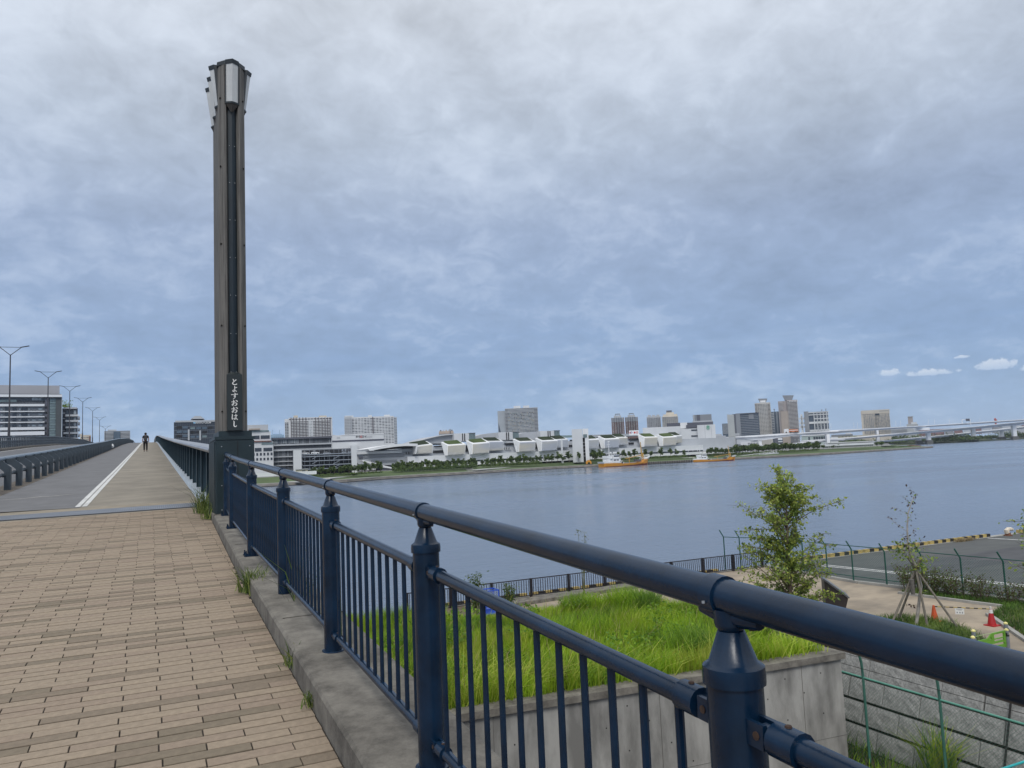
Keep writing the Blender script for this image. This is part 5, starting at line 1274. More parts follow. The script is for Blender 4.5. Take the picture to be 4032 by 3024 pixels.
# ---- bath house with rooftop pavilion
b = Bld('bath_house', 'dark glass bath house with a hat shaped pavilion on its roof left of the pillar', (683, 440), (868, 441))
b.box('wall', Z2, 82, 520, 618, 860, 0, 40, dglass, to_ground=True); b.box('roof_edge', Z2, 95, 520, 604, 620, -.5, 40, lgrey)
b.cells('floor_line', Z2, 84, 520, 640, 790, 1, 4, 1, .06, -.25, .1, mgrey, single=True); b.cells('mullion', Z2, 84, 520, 622, 860, 26, 1, .10, 1, -.18, .1, dgrey, single=True)
b.cells('glazed_bay', Z2, 105, 215, 650, 770, 2, 3, .9, .55, -.3, -.15, [bglass, black], single=True); b.cells('glazed_bay', Z2, 230, 450, 655, 775, 4, 3, .8, .5, -.3, -.15, [bglass, black, dglass, gglass], single=True)  # bays picked at random from blue, green, dark and black tones
b.box('corner_pier', Z2, 213, 228, 690, 790, -.4, .1, lgrey); b.box('corner_pier', Z2, 320, 334, 700, 790, -.4, .1, lgrey)
b.box('pavilion', Z2, 262, 355, 585, 606, 3, 16, dgrey); b.poly('pavilion_roof', Z2, [(240, 590), (368, 590), (330, 563), (278, 563)], 1, 18, lgrey)
u, z = b.uz(Z2(343, 626)); text('MANYO CLUB', (u+.3, -.3, z), 1.45, whiteb, b.root, 'lettering', (math.pi/2, 0, 0), .05, world=False, bold=.03)
u, z = b.uz(Z2(272, 625)); q = MB(); q.tube((u, -.4, z), (u, -.2, z), .55, 12); q.tube((u+.35, -.42, z-.2), (u+.35, -.22, z-.2), .35, 10); q.build('emblem', Wm('emblem_blue', (.25, .5, .7)), b.root, False, False)
# ---- stepped white house right of the pillar
b = Bld('stepped_building', 'white stepped building with dark windows and terrace canopies just right of the pillar', (900, 438), (1078, 439))
b.box('upper_wall', Z2, 640, 962, 648, 760, 8, 40, lgrey); b.box('wall', Z2, 640, 985, 712, 820, 2.2, 40, white); b.box('lower_wall', Z2, 640, 1012, 808, 1140, 0, 42, white, to_ground=True)
b.box('canopy', Z2, 780, 885, 680, 692, .5, 9, tan); b.box('canopy', Z2, 780, 995, 796, 806, -.8, 3, Wm('canopy_red', (.16, .07, .055))); b.box('terrace_glass', Z2, 900, 1008, 812, 832, -.2, -.1, gglass); b.box('terrace_glass', Z2, 780, 970, 696, 712, 1.9, 2.1, gglass)
for x0, x1, y0, y1, yy in ((835, 882, 745, 778, 2), (892, 977, 743, 775, 2), (838, 900, 862, 895, -.2), (918, 1000, 860, 892, -.2), (700, 820, 862, 895, -.2), (790, 985, 800, 826, 1.8)): b.box('window', Z2, x0, x1, y0, y1, yy, yy+.4, dglass)
b.cells('window', Z2, 708, 1010, 905, 940, 9, 1, .55, .72, -.15, .2, dglass, single=True); b.cells('window', Z2, 708, 1010, 952, 985, 9, 1, .55, .72, -.15, .2, dglass, single=True)
# ---- grey glass block and parking deck
b = Bld('glass_block', 'long dark grey glass clad block with ribbed facade behind the handrail', (1075, 453), (1308, 455))
ribg = Wm('ribbed_grey', (.12, .135, .155))
b.box('wall', Z4, 225, 968, 545, 960, 1, 45, ribg, to_ground=True); b.box('top_frame', Z4, 215, 968, 540, 562, -.6, 1, dgrey)
for y0, y1 in ((622, 640), (684, 704), (770, 782), (830, 840), (880, 890)): b.box('ledge', Z4, 240, 968, y0, y1, -.7, 1.05, lgrey)
b.cells('rib', Z4, 245, 968, 560, 625, 40, 1, .22, 1, .5, 1.1, [mgrey, dgrey, lgrey], single=True); b.cells('rib', Z4, 245, 968, 640, 686, 46, 1, .3, 1, .5, 1.1, [dgrey, ribg], single=True); b.cells('rib', Z4, 285, 490, 712, 935, 16, 1, .25, 1, .5, 1.1, [dgrey, lgrey, mgrey], single=True)
b.cells('window', Z4, 250, 560, 572, 618, 14, 1, .55, .9, .6, 1.05, [pglass, bglass], single=True)
b = Bld('parking_deck', 'open grey multi storey parking deck with cars on its top level', (1150, 428), (1384, 431))
fm = Wm('deck_steel', (.25, .28, .33))
b.box('dark_interior', Z4, 605, 1208, 700, 935, 5, 26, black, to_ground=True); b.box('back_screen', Z4, 600, 1208, 690, 760, 14, 15, ribg)
for y0 in (745, 770, 825, 878, 925): b.box('floor_slab', Z4, 600, 1208, y0, y0+11, -.3, 24, fm)
b.cells('column', Z4, 600, 1208, 682, 930, 10, 1, .05, 1, -.1, .5, fm, single=True); b.cells('partition', Z4, 600, 1208, 770, 930, 34, 3, .35, .7, 2, 4, [dgrey, dglass, mgrey], None)
for x0, x1 in ((725, 800), (985, 1065)):
    for y0 in (835, 885, 775):
        u0, u1, z0, z1 = b.ext(Z4, x0, x1, y0-2, y0+38); MB().bar((u0, -.1, z0), (u1, -.1, z1), .3, .3).build('brace', fm, b.root, False, False)
b.cells('screen_frame', Z4, 1090, 1208, 685, 745, 6, 2, .8, .75, -.2, .1, [dgrey, fm], single=True)
b.box('white_tower', Z4, 492, 594, 705, 955, -3, 6, white, to_ground=True); b.box('tower_side', Z4, 484, 496, 705, 955, -2.8, 7, dgrey, to_ground=True); b.box('white_tower', Z4, 1210, 1277, 645, 905, -3, 8, white, to_ground=True)
def deckcar(x, paint, label, van=True):
    u, z = b.uz(Z4(x, 755)); p = b.o + b.ux*u + b.uy*3.0 + Vector((0, 0, z)); c0 = car(tuple(p), b.root.rotation_euler.z, label, paint)
    if van: c0.scale = (1.05, 1.05, 1.35)
deckcar(763, whiteb, 'white van parked on the top level of the parking deck'); deckcar(640, whiteb, 'white car at the left end of the top parking level, by the white tower', False); deckcar(910, silver, 'pale car on the top parking level right of the white van', False)
# site fence and hut at the left shore
b = Bld('site_hoarding', 'long white hoarding of site panels along the left shore', (1010, 399), (1250, 402), 'hoarding', base=-5.2); b.cells('panel', Z4, 20, 780, 975, 1018, 26, 1, .96, 1, 0, .15, whiteb, single=True)
b = Bld('site_hut', 'low cream hut at the foot of the parking deck', (1168, 412), (1214, 412), base=-4.6); b.box('wall', Z4, 520, 672, 942, 985, 0, 6, Wm('hut_cream', (.48, .43, .32)), to_ground=True); b.box('roof', Z4, 515, 677, 936, 944, -.5, 7, lgrey); b.box('window', Z4, 600, 640, 955, 970, -.1, .1, dglass)
# ---- high white apartment slabs behind
rib_d = Wm('rib_dark', (.10, .085, .10)); bal = Wm('balcony_pale', (.60, .61, .62))
b = Bld('apartment_tower', 'white high rise apartment slab with dark vertical ribs behind the glass block', (1120, 1000), (1310, 998))
b.box('wall', ZW, 860, 2130, 318, 960, 0, 26, white, to_ground=True); b.box('end_wall', ZW, 745, 862, 370, 960, 3, 26, white, to_ground=True)
b.cells('end_window', ZW, 752, 862, 460, 950, 2, 11, .68, .55, 2.5, 3.2, dglass, single=True)
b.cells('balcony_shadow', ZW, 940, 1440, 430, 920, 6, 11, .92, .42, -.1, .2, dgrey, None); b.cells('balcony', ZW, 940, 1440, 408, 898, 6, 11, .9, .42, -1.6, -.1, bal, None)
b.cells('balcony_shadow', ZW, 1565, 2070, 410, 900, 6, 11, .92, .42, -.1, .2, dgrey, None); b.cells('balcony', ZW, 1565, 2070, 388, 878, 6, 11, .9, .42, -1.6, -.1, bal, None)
b.cells('window', ZW, 1460, 1555, 425, 900, 2, 11, .55, .42, -.15, .2, [bglass, pglass, dglass], single=True)
for x in (932, 1008, 1082, 1178, 1273, 1362, 1645, 1735, 1832, 1918, 1993, 2066): b.box('vertical_rib', ZW, x-8, x+8, 325, 930, -2.0, .1, rib_d)
b.cells('loggia', ZW, 860, 2110, 352, 380, 14, 1, .82, 1, -.2, .2, dgrey, single=True)
b.box('plant_room', ZW, 1000, 1125, 265, 325, 6, 18, beige); b.box('plant_room', ZW, 1740, 1960, 268, 315, 6, 18, beige)
b = Bld('apartment_tower', 'plain white high rise apartment slab with one dark rib behind the cold store', (1355, 1060), (1563, 1062))
b.box('wall', Z4, 1215, 1745, 285, 640, 0, 26, white, to_ground=True); b.box('end_wall', Z4, 1128, 1218, 285, 640, -4, 24, lgrey, to_ground=True); b.box('corner_bay', Z4, 1742, 1782, 290, 640, 2, 24, lgrey, to_ground=True)
b.cells('window', Z4, 1218, 1742, 300, 625, 14, 17, .78, .45, -.2, .3, [dgrey, mgrey, dglass], None); b.cells('end_window', Z4, 1132, 1215, 310, 630, 3, 17, .85, .4, -4.2, -3.8, mgrey, None); b.cells('bay_window', Z4, 1745, 1780, 300, 625, 2, 17, .7, .45, 1.8, 2.2, bglass, None)
b.box('vertical_rib', Z4, 1477, 1487, 288, 630, -1, .1, rib_d); b.box('plant_room', Z4, 1132, 1235, 274, 292, 3, 16, white); b.box('plant_room', Z4, 1420, 1467, 268, 290, 6, 16, white); b.box('plant_room', Z4, 1620, 1692, 262, 288, 6, 16, white)
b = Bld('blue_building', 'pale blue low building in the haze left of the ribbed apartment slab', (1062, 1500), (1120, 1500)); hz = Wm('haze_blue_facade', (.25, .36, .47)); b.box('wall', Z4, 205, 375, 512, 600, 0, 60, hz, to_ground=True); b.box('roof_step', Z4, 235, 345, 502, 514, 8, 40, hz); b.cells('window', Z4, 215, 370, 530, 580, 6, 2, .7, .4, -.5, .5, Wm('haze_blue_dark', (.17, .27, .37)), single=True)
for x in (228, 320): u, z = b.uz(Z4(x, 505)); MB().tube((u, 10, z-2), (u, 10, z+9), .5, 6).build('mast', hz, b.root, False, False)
# ---- cold store with the company name
b = Bld('cold_store', 'wide white windowless cold store with a dark band and a company sign', (1300, 590), (1515, 592))
b.box('wall', Z4, 975, 1618, 510, 720, 0, 60, white, to_ground=True); b.box('side_wall', Z4, 968, 1010, 512, 720, 1, 60, lgrey, to_ground=True); b.box('dark_band', Z4, 972, 1620, 574, 590, -.4, .1, Wm('band_navy', (.05, .055, .085))); b.box('roof_edge', Z4, 1080, 1620, 503, 512, -.3, 58, whiteb); b.box('lower_wing', Z4, 1185, 1290, 640, 720, -6, -.2, white, to_ground=True)
u, z = b.uz(Z4(1333, 537)); ts = 1.9
text('ホウ', (u-2.25, -.25, z), ts, Wm('sign_black', (.02, .02, .025)), b.root, 'lettering', ext=.04, world=False, bold=.05); text('スイ', (u+2.35, -.25, z), ts, Wm('sign_black', (.02, .02, .025)), b.root, 'lettering', ext=.04, world=False, bold=.05)
q = MB(); redm = Wm('sign_red', (.62, .10, .10)); n = 20
for i in range(n):
    a0, a1 = 6.2832*i/n, 6.2832*(i+1)/n
    q.quad((u+.95*math.cos(a0), -.26, z+.95*math.sin(a0)), (u+.95*math.cos(a1), -.26, z+.95*math.sin(a1)), (u+.75*math.cos(a1), -.26, z+.75*math.sin(a1)), (u+.75*math.cos(a0), -.26, z+.75*math.sin(a0)))
q.box(u-.6, u+.6, -.27, -.24, z-.13, z+.13); q.box(u-.13, u+.13, -.275, -.245, z-.6, z+.6); q.build('emblem', redm, b.root, False, False)
u, z = b.uz(Z4(1430, 537)); text('株式会社', (u, -.25, z), 1.2, lgrey, b.root, 'lettering', ext=.03, world=False)
b.box('outline_panel', Z4, 1030, 1072, 537, 562, -.1, .1, lgrey)

# ---- the market hall
mk = Bld('market_hall', 'long white market hall with tilted ribbed roof pods and planted roofs along the far shore', (1500, 500), (2830, 620)); b = mk
panel_m = bpy.data.materials.new('pod_panel'); panel_m.use_nodes = True; t = panel_m.node_tree; pb = t.nodes['Principled BSDF']; pb.inputs['Roughness'].default_value = .45
tcn = t.nodes.new('ShaderNodeTexCoord'); mp = t.nodes.new('ShaderNodeMapping'); mp.inputs['Rotation'].default_value = (0, .9, 0); t.links.new(tcn.outputs['Object'], mp.inputs[0])
wv = t.nodes.new('ShaderNodeTexNoise'); t.links.new(mp.outputs[0], wv.inputs['Vector']); wv.inputs['Scale'].default_value = .06; wv.inputs['Detail'].default_value = 2
mp.inputs['Scale'].default_value = (.3, .3, 1.6)
rp_ = t.nodes.new('ShaderNodeValToRGB'); t.links.new(wv.outputs['Fac'], rp_.inputs[0]); rp_.color_ramp.elements[0].color = (.40, .44, .53, 1); rp_.color_ramp.elements[1].color = (.58, .53, .41, 1); rp_.color_ramp.elements[0].position = .42; rp_.color_ramp.elements[1].position = .62
t.links.new(rp_.outputs[0], pb.inputs['Base Color'])
b.box('mid_wall', S, 1598, 2895, 1744, 1800, 6, 60, lgrey); b.box('upper_band', S, 1604, 2770, 1775, 1797, 0, 60, white)
b.box('window_strip', S, 1604, 2770, 1794, 1803, .2, 5, dglass); b.cells('strip_mullion', S, 1604, 2770, 1795, 1802, 110, 1, .22, 1, .05, .4, [lgrey, dglass, bglass], None)
b.box('lower_band', S, 1600, 2905, 1801, 1812, -3, 40, whiteb); b.box('undercroft_shadow', S, 1580, 2905, 1811, 1840, 4, 40, black, to_ground=True)  # shade under the hall is put in as a black block below the band
b.cells('undercroft_column', S, 1600, 2900, 1811, 1840, 46, 1, .08, 1, 1, 2, mgrey, single=True)
pods = [(Z5, ((415, 660), (665, 627), (650, 740), (412, 755)), 0), (Z5, ((815, 645), (1045, 628), (1022, 755), (797, 770)), 1), (Z5, ((1125, 625), (1340, 606), (1320, 740), (1105, 755)), 1), (Z5, ((1340, 595), (1550, 590), (1540, 702), (1335, 715)), 0), (Z5, ((1705, 602), (1912, 593), (1890, 715), (1685, 728)), 1), (Z5, ((1985, 590), (2185, 581), (2160, 705), (1963, 718)), 1),
        (Z6, ((335, 672), (540, 657), (525, 780), (325, 787)), 0), (Z6, ((770, 668), (940, 661), (915, 795), (760, 803)), 1), (Z6, ((1012, 662), (1232, 650), (1205, 785), (990, 795)), 1), (Z6, ((1240, 637), (1405, 630), (1387, 740), (1225, 750)), 0), (Z6, ((1592, 637), (1790, 629), (1760, 765), (1562, 773)), 1), (Z6, ((1862, 637), (2065, 622), (2030, 750), (1835, 762)), 1), (Z6, ((2065, 612), (2200, 606), (2177, 710), (2050, 718)), 0)]
for i, (C, pts, fwd_) in enumerate(pods):
    L = [b.uz(C(*p)) for p in pts]; y0 = -3.5 if fwd_ else 1.5
    # pts: top left, top right, bottom right, bottom left; bottoms lean forward
    tl, tr, brr, bl = L; yt, yb = y0+2.0, y0
    bk = 4; rise = 2.4
    q = MB(); q.hexa([(bl[0], yb, bl[1]), (brr[0], yb, brr[1]), (brr[0], yb+bk, brr[1]), (bl[0], yb+bk, bl[1]), (tl[0], yt, tl[1]), (tr[0], yt, tr[1]), (tr[0]-3, yt+bk, tr[1]+rise), (tl[0]-3, yt+bk, tl[1]+rise)])
    po = q.build('roof_pod', whiteb if fwd_ else white, b.root, False, False)
    e = .55; w = tr[0]-tl[0]
    def lerp2(a, c, f): return (a[0]+(c[0]-a[0])*f, a[1]+(c[1]-a[1])*f)
    q = MB(); f = .06; A_, B_, C_, D_ = lerp2(lerp2(tl, tr, f*.6), lerp2(bl, brr, f*.6), .05), lerp2(lerp2(tl, tr, 1-f*.6), lerp2(bl, brr, 1-f*.6), .05), lerp2(lerp2(bl, brr, 1-f*.6), lerp2(tl, tr, 1-f*.6), .05), lerp2(lerp2(bl, brr, f*.6), lerp2(tl, tr, f*.6), .05)
    q.hexa([(D_[0], yb-.45, D_[1]), (C_[0], yb-.45, C_[1]), (C_[0], yb+.2, C_[1]), (D_[0], yb+.2, D_[1]), (A_[0], yt-.45, A_[1]), (B_[0], yt-.45, B_[1]), (B_[0], yt+.2, B_[1]), (A_[0], yt+.2, A_[1])])
    pa_ = q.build('ribbed_panel', panel_m, po, False, False); q = MB()
    for k in range(1, 14):
        f0 = k/14; a_, c_ = lerp2(A_, D_, f0), lerp2(B_, C_, f0); yy = yt-.45+(yb-yt)*f0
        q.hexa([(a_[0], yy-.14, a_[1]-.09), (c_[0], yy-.14, c_[1]-.09), (c_[0], yy+.1, c_[1]-.09), (a_[0], yy+.1, a_[1]-.09), (a_[0], yy-.14, a_[1]+.09), (c_[0], yy-.14, c_[1]+.09), (c_[0], yy+.1, c_[1]+.09), (a_[0], yy+.1, a_[1]+.09)])
    # a fourth level is not wanted: the fine ribs hang on the pod beside the panel
    o = q.build('panel_rib', lgrey, po, False, False); o['kind'] = 'stuff'
    gmat_ = greenroof if i in (1, 2, 10, 11) else greenroof_d
    q = MB(); x0, x1 = tl[0]+w*.12, tr[0]-w*.16
    q.hexa([(x0, yt+.9, tl[1]+.3), (x1, yt+.9, tr[1]+.3), (x1-3, yt+bk-1, tr[1]+rise+.1), (x0-3, yt+bk-1, tl[1]+rise+.1), (x0, yt+.9, tl[1]+.75), (x1, yt+.9, tr[1]+.75), (x1-3, yt+bk-1, tr[1]+rise+.7), (x0-3, yt+bk-1, tl[1]+rise+.7)]); q.build('planted_roof', gmat_, po, False, False)
for C, x0, x1, y0, y1 in ((Z5, 667, 800, 648, 665), (Z5, 655, 775, 705, 738), (Z5, 1045, 1108, 645, 722), (Z5, 1552, 1690, 612, 640), (Z5, 1545, 1620, 668, 695), (Z5, 1910, 1968, 612, 685), (Z6, 15, 80, 708, 800), (Z6, 540, 580, 668, 690), (Z6, 525, 580, 742, 775), (Z6, 938, 995, 680, 760), (Z6, 1400, 1560, 648, 680), (Z6, 1390, 1460, 708, 738), (Z6, 1788, 1838, 652, 728)): b.box('opening', C, x0, x1, y0, y1, 5.2, 6.4, black)
b.cells('vent_fin', Z5, 1545, 1625, 668, 698, 4, 1, .35, 1, 4.6, 5.6, white, single=True)
b.poly('swept_roof', Z4, [(1398, 690), (1500, 668), (1620, 646), (1750, 630), (1880, 622), (2010, 624), (2015, 632), (1995, 750), (1985, 750), (1992, 655), (1870, 652), (1740, 662), (1600, 682), (1420, 712)], -4, 30, whiteb)
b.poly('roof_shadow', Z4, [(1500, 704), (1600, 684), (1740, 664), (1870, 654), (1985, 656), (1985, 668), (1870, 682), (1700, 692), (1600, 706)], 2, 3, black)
b.poly('wing_wall', Z4, [(1285, 712), (1420, 712), (1600, 700), (1850, 690), (1990, 678), (1990, 760), (1990, 880), (1605, 890), (1340, 890), (1285, 850)], 3, 40, lgrey)
b.box('wing_band', Z4, 1290, 1850, 715, 745, 1.5, 4, white); b.box('wing_window', Z4, 1370, 1870, 752, 790, 2.4, 3.4, mgrey); b.cells('wing_fin', Z4, 1880, 1988, 722, 752, 10, 1, .4, 1, 1.8, 3.2, [black, lgrey], single=True); b.box('wing_window', Z4, 1460, 1780, 824, 850, 2.4, 3.4, mgrey); b.box('wing_opening', Z4, 1305, 1360, 778, 805, 2.2, 3.4, dgrey); b.box('wing_foot', Z4, 1590, 1720, 885, 930, 5, 20, dgrey, to_ground=True)
b.poly('footbridge', Z4, [(1280, 828), (1430, 862), (1560, 900), (1705, 932), (1700, 942), (1540, 920), (1420, 886), (1280, 846)], -14, -8, whiteb)
b.cells('footbridge_post', Z4, 1590, 1700, 935, 970, 4, 1, .12, 1, -12, -11, white, single=True)
b = Bld('market_upper_hall', 'upper row of white curved halls with glass stair boxes behind the market roof', (1500, 600), (2830, 725)); cw = Wm('hall_grey', (.40, .42, .45))
b.box('back_roof', S, 1640, 2860, 1736, 1762, 0, 60, cw); 
b.poly('curved_roof', Z5, [(390, 620), (470, 588), (560, 558), (680, 530), (790, 514), (880, 508), (905, 520), (900, 620)], 0, 40, cw); b.poly('roof_edge', Z5, [(390, 615), (470, 583), (560, 553), (680, 525), (790, 509), (880, 503), (880, 512), (790, 520), (680, 537), (560, 565), (470, 595), (400, 620)], -3, 0, white)
b.poly('curved_roof', Z5, [(1150, 540), (1250, 508), (1340, 494), (1430, 488), (1440, 580), (1150, 580)], 0, 40, cw); b.poly('curved_roof', Z5, [(1685, 520), (1760, 492), (1850, 478), (1945, 472), (1950, 570), (1685, 570)], 0, 40, cw)
for x0, x1, y0, gx0, gx1 in ((880, 1066, 498, 1066, 1148), (1430, 1606, 483, 1606, 1686), (1945, 2117, 467, 2117, 2192)):
    b.box('white_box', Z5, x0, x1, y0, y0+95, -6, 20, white); b.box('stair_glass', Z5, gx0, gx1, y0-4, y0+88, -5, 15, gglass); b.box('stair_frame', Z5, gx0-2, gx1+2, y0-7, y0-1, -5.5, 15, dgrey); b.cells('stair_mullion', Z5, gx0, gx1, y0, y0+85, 3, 3, .08, 1, -5.3, -5, tealm, single=True)
    for k in (.56, .70): xm = x0+(x1-x0)*k; b.box('black_slot', Z5, xm-5, xm+6, y0+2, y0+92, -6.3, -5.9, black)
b.box('teal_parapet', Z6, 340, 570, 607, 640, -2, -1, tealm); b.box('grey_roof', Z6, 810, 1590, 588, 625, -4, 30, cw)
b = Bld('peach_building', 'small peach building with roof plant peeping over the curved market roof', (1725, 900), (1788, 900)); pe = Wm('peach', (.46, .37, .30)); b.box('wall', Z5, 720, 905, 480, 560, 0, 20, lgrey, to_ground=True); b.box('upper_wall', Z5, 722, 902, 465, 498, -.5, 18, pe); b.cells('roof_plant', Z5, 725, 900, 450, 470, 5, 1, .5, 1, 2, 8, [pe, lgrey, dgrey], single=True); b.box('mast', Z5, 856, 866, 440, 500, -1, 0, dgrey)
b = Bld('white_tower', 'tall white shaft tower with an open stair slot in front of the market', (2253, 538), (2327, 539)); b.box('wall', Z6, 566, 720, 515, 950, 0, 14, white, to_ground=True); b.box('wall', Z6, 752, 806, 508, 960, -1, 14, whiteb, to_ground=True); b.box('lintel', Z6, 718, 754, 508, 640, -.5, 13, whiteb); b.box('slot', Z6, 718, 754, 635, 950, 4, 6, black, to_ground=True); b.cells('landing', Z6, 718, 754, 680, 930, 1, 5, 1, .12, 0, 4, lgrey, single=True); b.box('crown_window', Z6, 725, 780, 590, 636, -1.4, -.8, gglass)
b.box('slim_column', Z6, 402, 430, 665, 885, -4, -1, white, to_ground=True)
# ---- tower with grey fin wall
b = Bld('apartment_tower', 'tall pale apartment tower with stepped balconies and a blank grey fin wall at its left', (1960, 1380), (2125, 1390))
b.box('fin_wall', Z5, 1455, 1548, 215, 500, 4, 44, Wm('fin_grey', (.34, .37, .40)), to_ground=True); b.poly('fin_window', Z5, [(1462, 360), (1494, 490), (1464, 490)], 3.4, 4.2, navyglass)
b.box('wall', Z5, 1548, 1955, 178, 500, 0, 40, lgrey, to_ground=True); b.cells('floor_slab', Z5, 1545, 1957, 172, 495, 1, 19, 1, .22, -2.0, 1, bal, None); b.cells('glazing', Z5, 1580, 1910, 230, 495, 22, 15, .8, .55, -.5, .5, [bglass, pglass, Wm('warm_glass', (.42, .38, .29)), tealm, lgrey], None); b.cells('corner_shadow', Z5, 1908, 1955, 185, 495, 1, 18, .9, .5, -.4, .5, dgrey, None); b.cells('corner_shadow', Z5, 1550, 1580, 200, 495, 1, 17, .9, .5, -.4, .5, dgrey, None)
b.box('roof_hut', Z5, 1650, 1735, 152, 180, 8, 24, white); b.box('roof_hut', Z5, 1770, 1845, 148, 178, 8, 24, white)
# ---- brown twin towers and pale towers
for lab, X, da in (('left one of the brown twin towers with a stepped white crown', 0, 1900), ('right one of the brown twin towers with a stepped white crown', 200, 1930)):
    b = Bld('twin_tower', lab, (2405+X*.27, da), (2465+X*.27, da), group='brown twin towers')
    dy = -.042*X-2
    b.box('wall', Z6, 1137+X, 1322+X, 352+dy, 600+dy, 0, 42, brown, to_ground=True); b.box('upper_wall', Z6, 1137+X, 1312+X, 350+dy, 412+dy, -1, 43, mgrey); b.box('crown', Z6, 1170+X, 1275+X, 318+dy, 400+dy, 3, 36, lgrey); b.box('roof_frame', Z6, 1185+X, 1256+X, 293+dy, 300+dy, 8, 30, mgrey)
    for x in (1187, 1248): b.box('roof_post', Z6, x+X, x+8+X, 295+dy, 325+dy, 8, 12, mgrey)
    b.cells('balcony', Z6, 1142+X, 1318+X, 345+dy, 598+dy, 5, 17, .42, .35, -2.2, -.8, [lgrey, white, lgrey], None); b.cells('window', Z6, 1175+X, 1290+X, 345+dy, 598+dy, 4, 17, .4, .4, -1.4, -.6, dglass, None)
b = Bld('apartment_tower', 'flat topped pale grey tower left of the domed cream tower', (2545, 1950), (2605, 1950)); b.box('wall', Z6, 1648, 1852, 330, 520, 0, 50, lgrey, to_ground=True); b.cells('window', Z6, 1652, 1850, 345, 500, 8, 13, .6, .45, -1, .5, [mgrey, dgrey], None); b.cells('crown_arch', Z6, 1652, 1840, 308, 335, 3, 1, .75, 1, 2, 40, lgrey, single=True)
crm = Wm('cream', (.62, .56, .46))
b = Bld('apartment_tower', 'cream apartment tower with stepped shoulders and a dark rooftop lantern', (2606, 1900), (2672, 1900)); b.box('wall', Z6, 1872, 2105, 325, 520, 0, 50, crm, to_ground=True); b.box('shoulder', Z6, 1885, 2090, 298, 330, 3, 46, crm); b.box('crown', Z6, 1925, 2040, 272, 300, 8, 40, crm); b.box('lantern', Z6, 1930, 2010, 243, 275, 12, 34, dgrey); b.cells('window', Z6, 1876, 2102, 335, 500, 8, 12, .55, .45, -1, .5, [mgrey, tan], None); b.cells('balcony', Z6, 1872, 2105, 328, 500, 1, 12, 1, .2, -2, 0, white, None)
# ---- white logo building and neighbours
b = Bld('market_store', 'big white store building with dark roof and a green round emblem on its end wall', (2530, 702), (2822, 710))
b.box('wall', S, 2532, 2684, 1681, 1750, 5, 60, white, to_ground=True); b.box('wall_right', Z7, 255, 480, 590, 820, 2, 60, white, to_ground=True); b.box('end_wall', Z7, 465, 690, 545, 815, -1, 60, white, to_ground=True)
b.box('dark_roof', Z7, 78, 248, 524, 562, 6, 50, dgrey); b.box('dark_roof', Z7, 322, 658, 512, 548, 5, 58, dgrey); b.box('dark_roof', Z7, 322, 465, 545, 582, 1.4, 50, dgrey); b.box('stack_wall', Z7, 248, 335, 518, 590, 4, 40, whiteb)
for y0 in (603, 676, 748): b.box('window', Z7, 385, 465, y0, y0+16, 1.6, 2.4, dglass)
b.box('wall_joint', Z7, 556, 561, 550, 800, -1.15, -.95, lgrey); b.box('wall_joint', Z7, 636, 641, 550, 800, -1.15, -.95, lgrey); b.box('door', Z7, 573, 592, 735, 812, -1.2, -.95, lgrey)
u, z = b.uz(Z7(593, 581)); q = MB(); gm = Wm('emblem_green', (.04, .30, .16)); n = 24
for i in range(n):
    a0, a1 = 6.2832*i/n, 6.2832*(i+1)/n
    q.quad((u+1.7*math.cos(a0), -1.3, z+2.05*math.sin(a0)), (u+1.7*math.cos(a1), -1.3, z+2.05*math.sin(a1)), (u+1.4*math.cos(a1), -1.3, z+1.75*math.sin(a1)), (u+1.4*math.cos(a0), -1.3, z+1.75*math.sin(a0)))
q.box(u-.72, u+.72, -1.35, -1.2, z+.12, z+1.25); q.box(u-.65, u-.1, -1.35, -1.2, z-1.15, z-.15); q.box(u+.1, u+.65, -1.35, -1.2, z-1.15, z-.15); q.build('emblem', gm, b.root, False, False)
b.box('low_annex', Z7, 480, 780, 818, 832, -10, 20, mgrey); b.poly('canopy_roof', Z7, [(480, 838), (700, 832), (990, 826), (985, 838), (700, 850), (480, 856)], -24, -4, whiteb)
for x0, x1, y0, y1 in ((300, 365, 738, 765), (375, 480, 760, 780)): b.box('window', Z7, x0, x1, y0, y1, 1.5, 2.4, dglass)
b = Bld('grey_block', 'dark grey windowless block behind the roof of the white store building', (2728, 900), (2803, 900)); b.box('wall', Z7, 408, 640, 418, 560, 0, 40, mgrey, to_ground=True); b.box('dark_bay', Z7, 455, 495, 422, 515, -.6, .2, dgrey); b.box('base_band', Z7, 400, 650, 495, 515, -2, 41, lgrey); b.box('dark_bay', Z7, 412, 424, 422, 510, -.6, .2, lgrey)
b = Bld('market_sign', 'white rooftop signboard with red emblems above the market roof', (2476, 650), (2516, 652), 'signboard'); b.box('board', Z6, 1390, 1532, 533, 600, 0, 1.5, whiteb); rd = Wm('sign_red2', (.50, .03, .03))
b.box('red_mark', Z6, 1398, 1410, 555, 580, -.2, .1, rd); b.box('red_mark', Z6, 1458, 1482, 552, 578, -.2, .1, rd)
for cx, col, rad in ((1425, Wm('sign_blue', (.05, .09, .28)), .8), (1505, rd, .9)):
    u, z = b.uz(Z6(cx, 563)); q = MB()
    for i in range(18):
        a0, a1 = 6.2832*i/18, 6.2832*(i+1)/18; k = .62
        q.quad((u+rad*math.cos(a0), -.2, z+rad*math.sin(a0)), (u+rad*math.cos(a1), -.2, z+rad*math.sin(a1)), (u+rad*k*math.cos(a1), -.2, z+rad*k*math.sin(a1)), (u+rad*k*math.cos(a0), -.2, z+rad*k*math.sin(a0)))
    q.build('ring_mark', col, b.root, False, False)
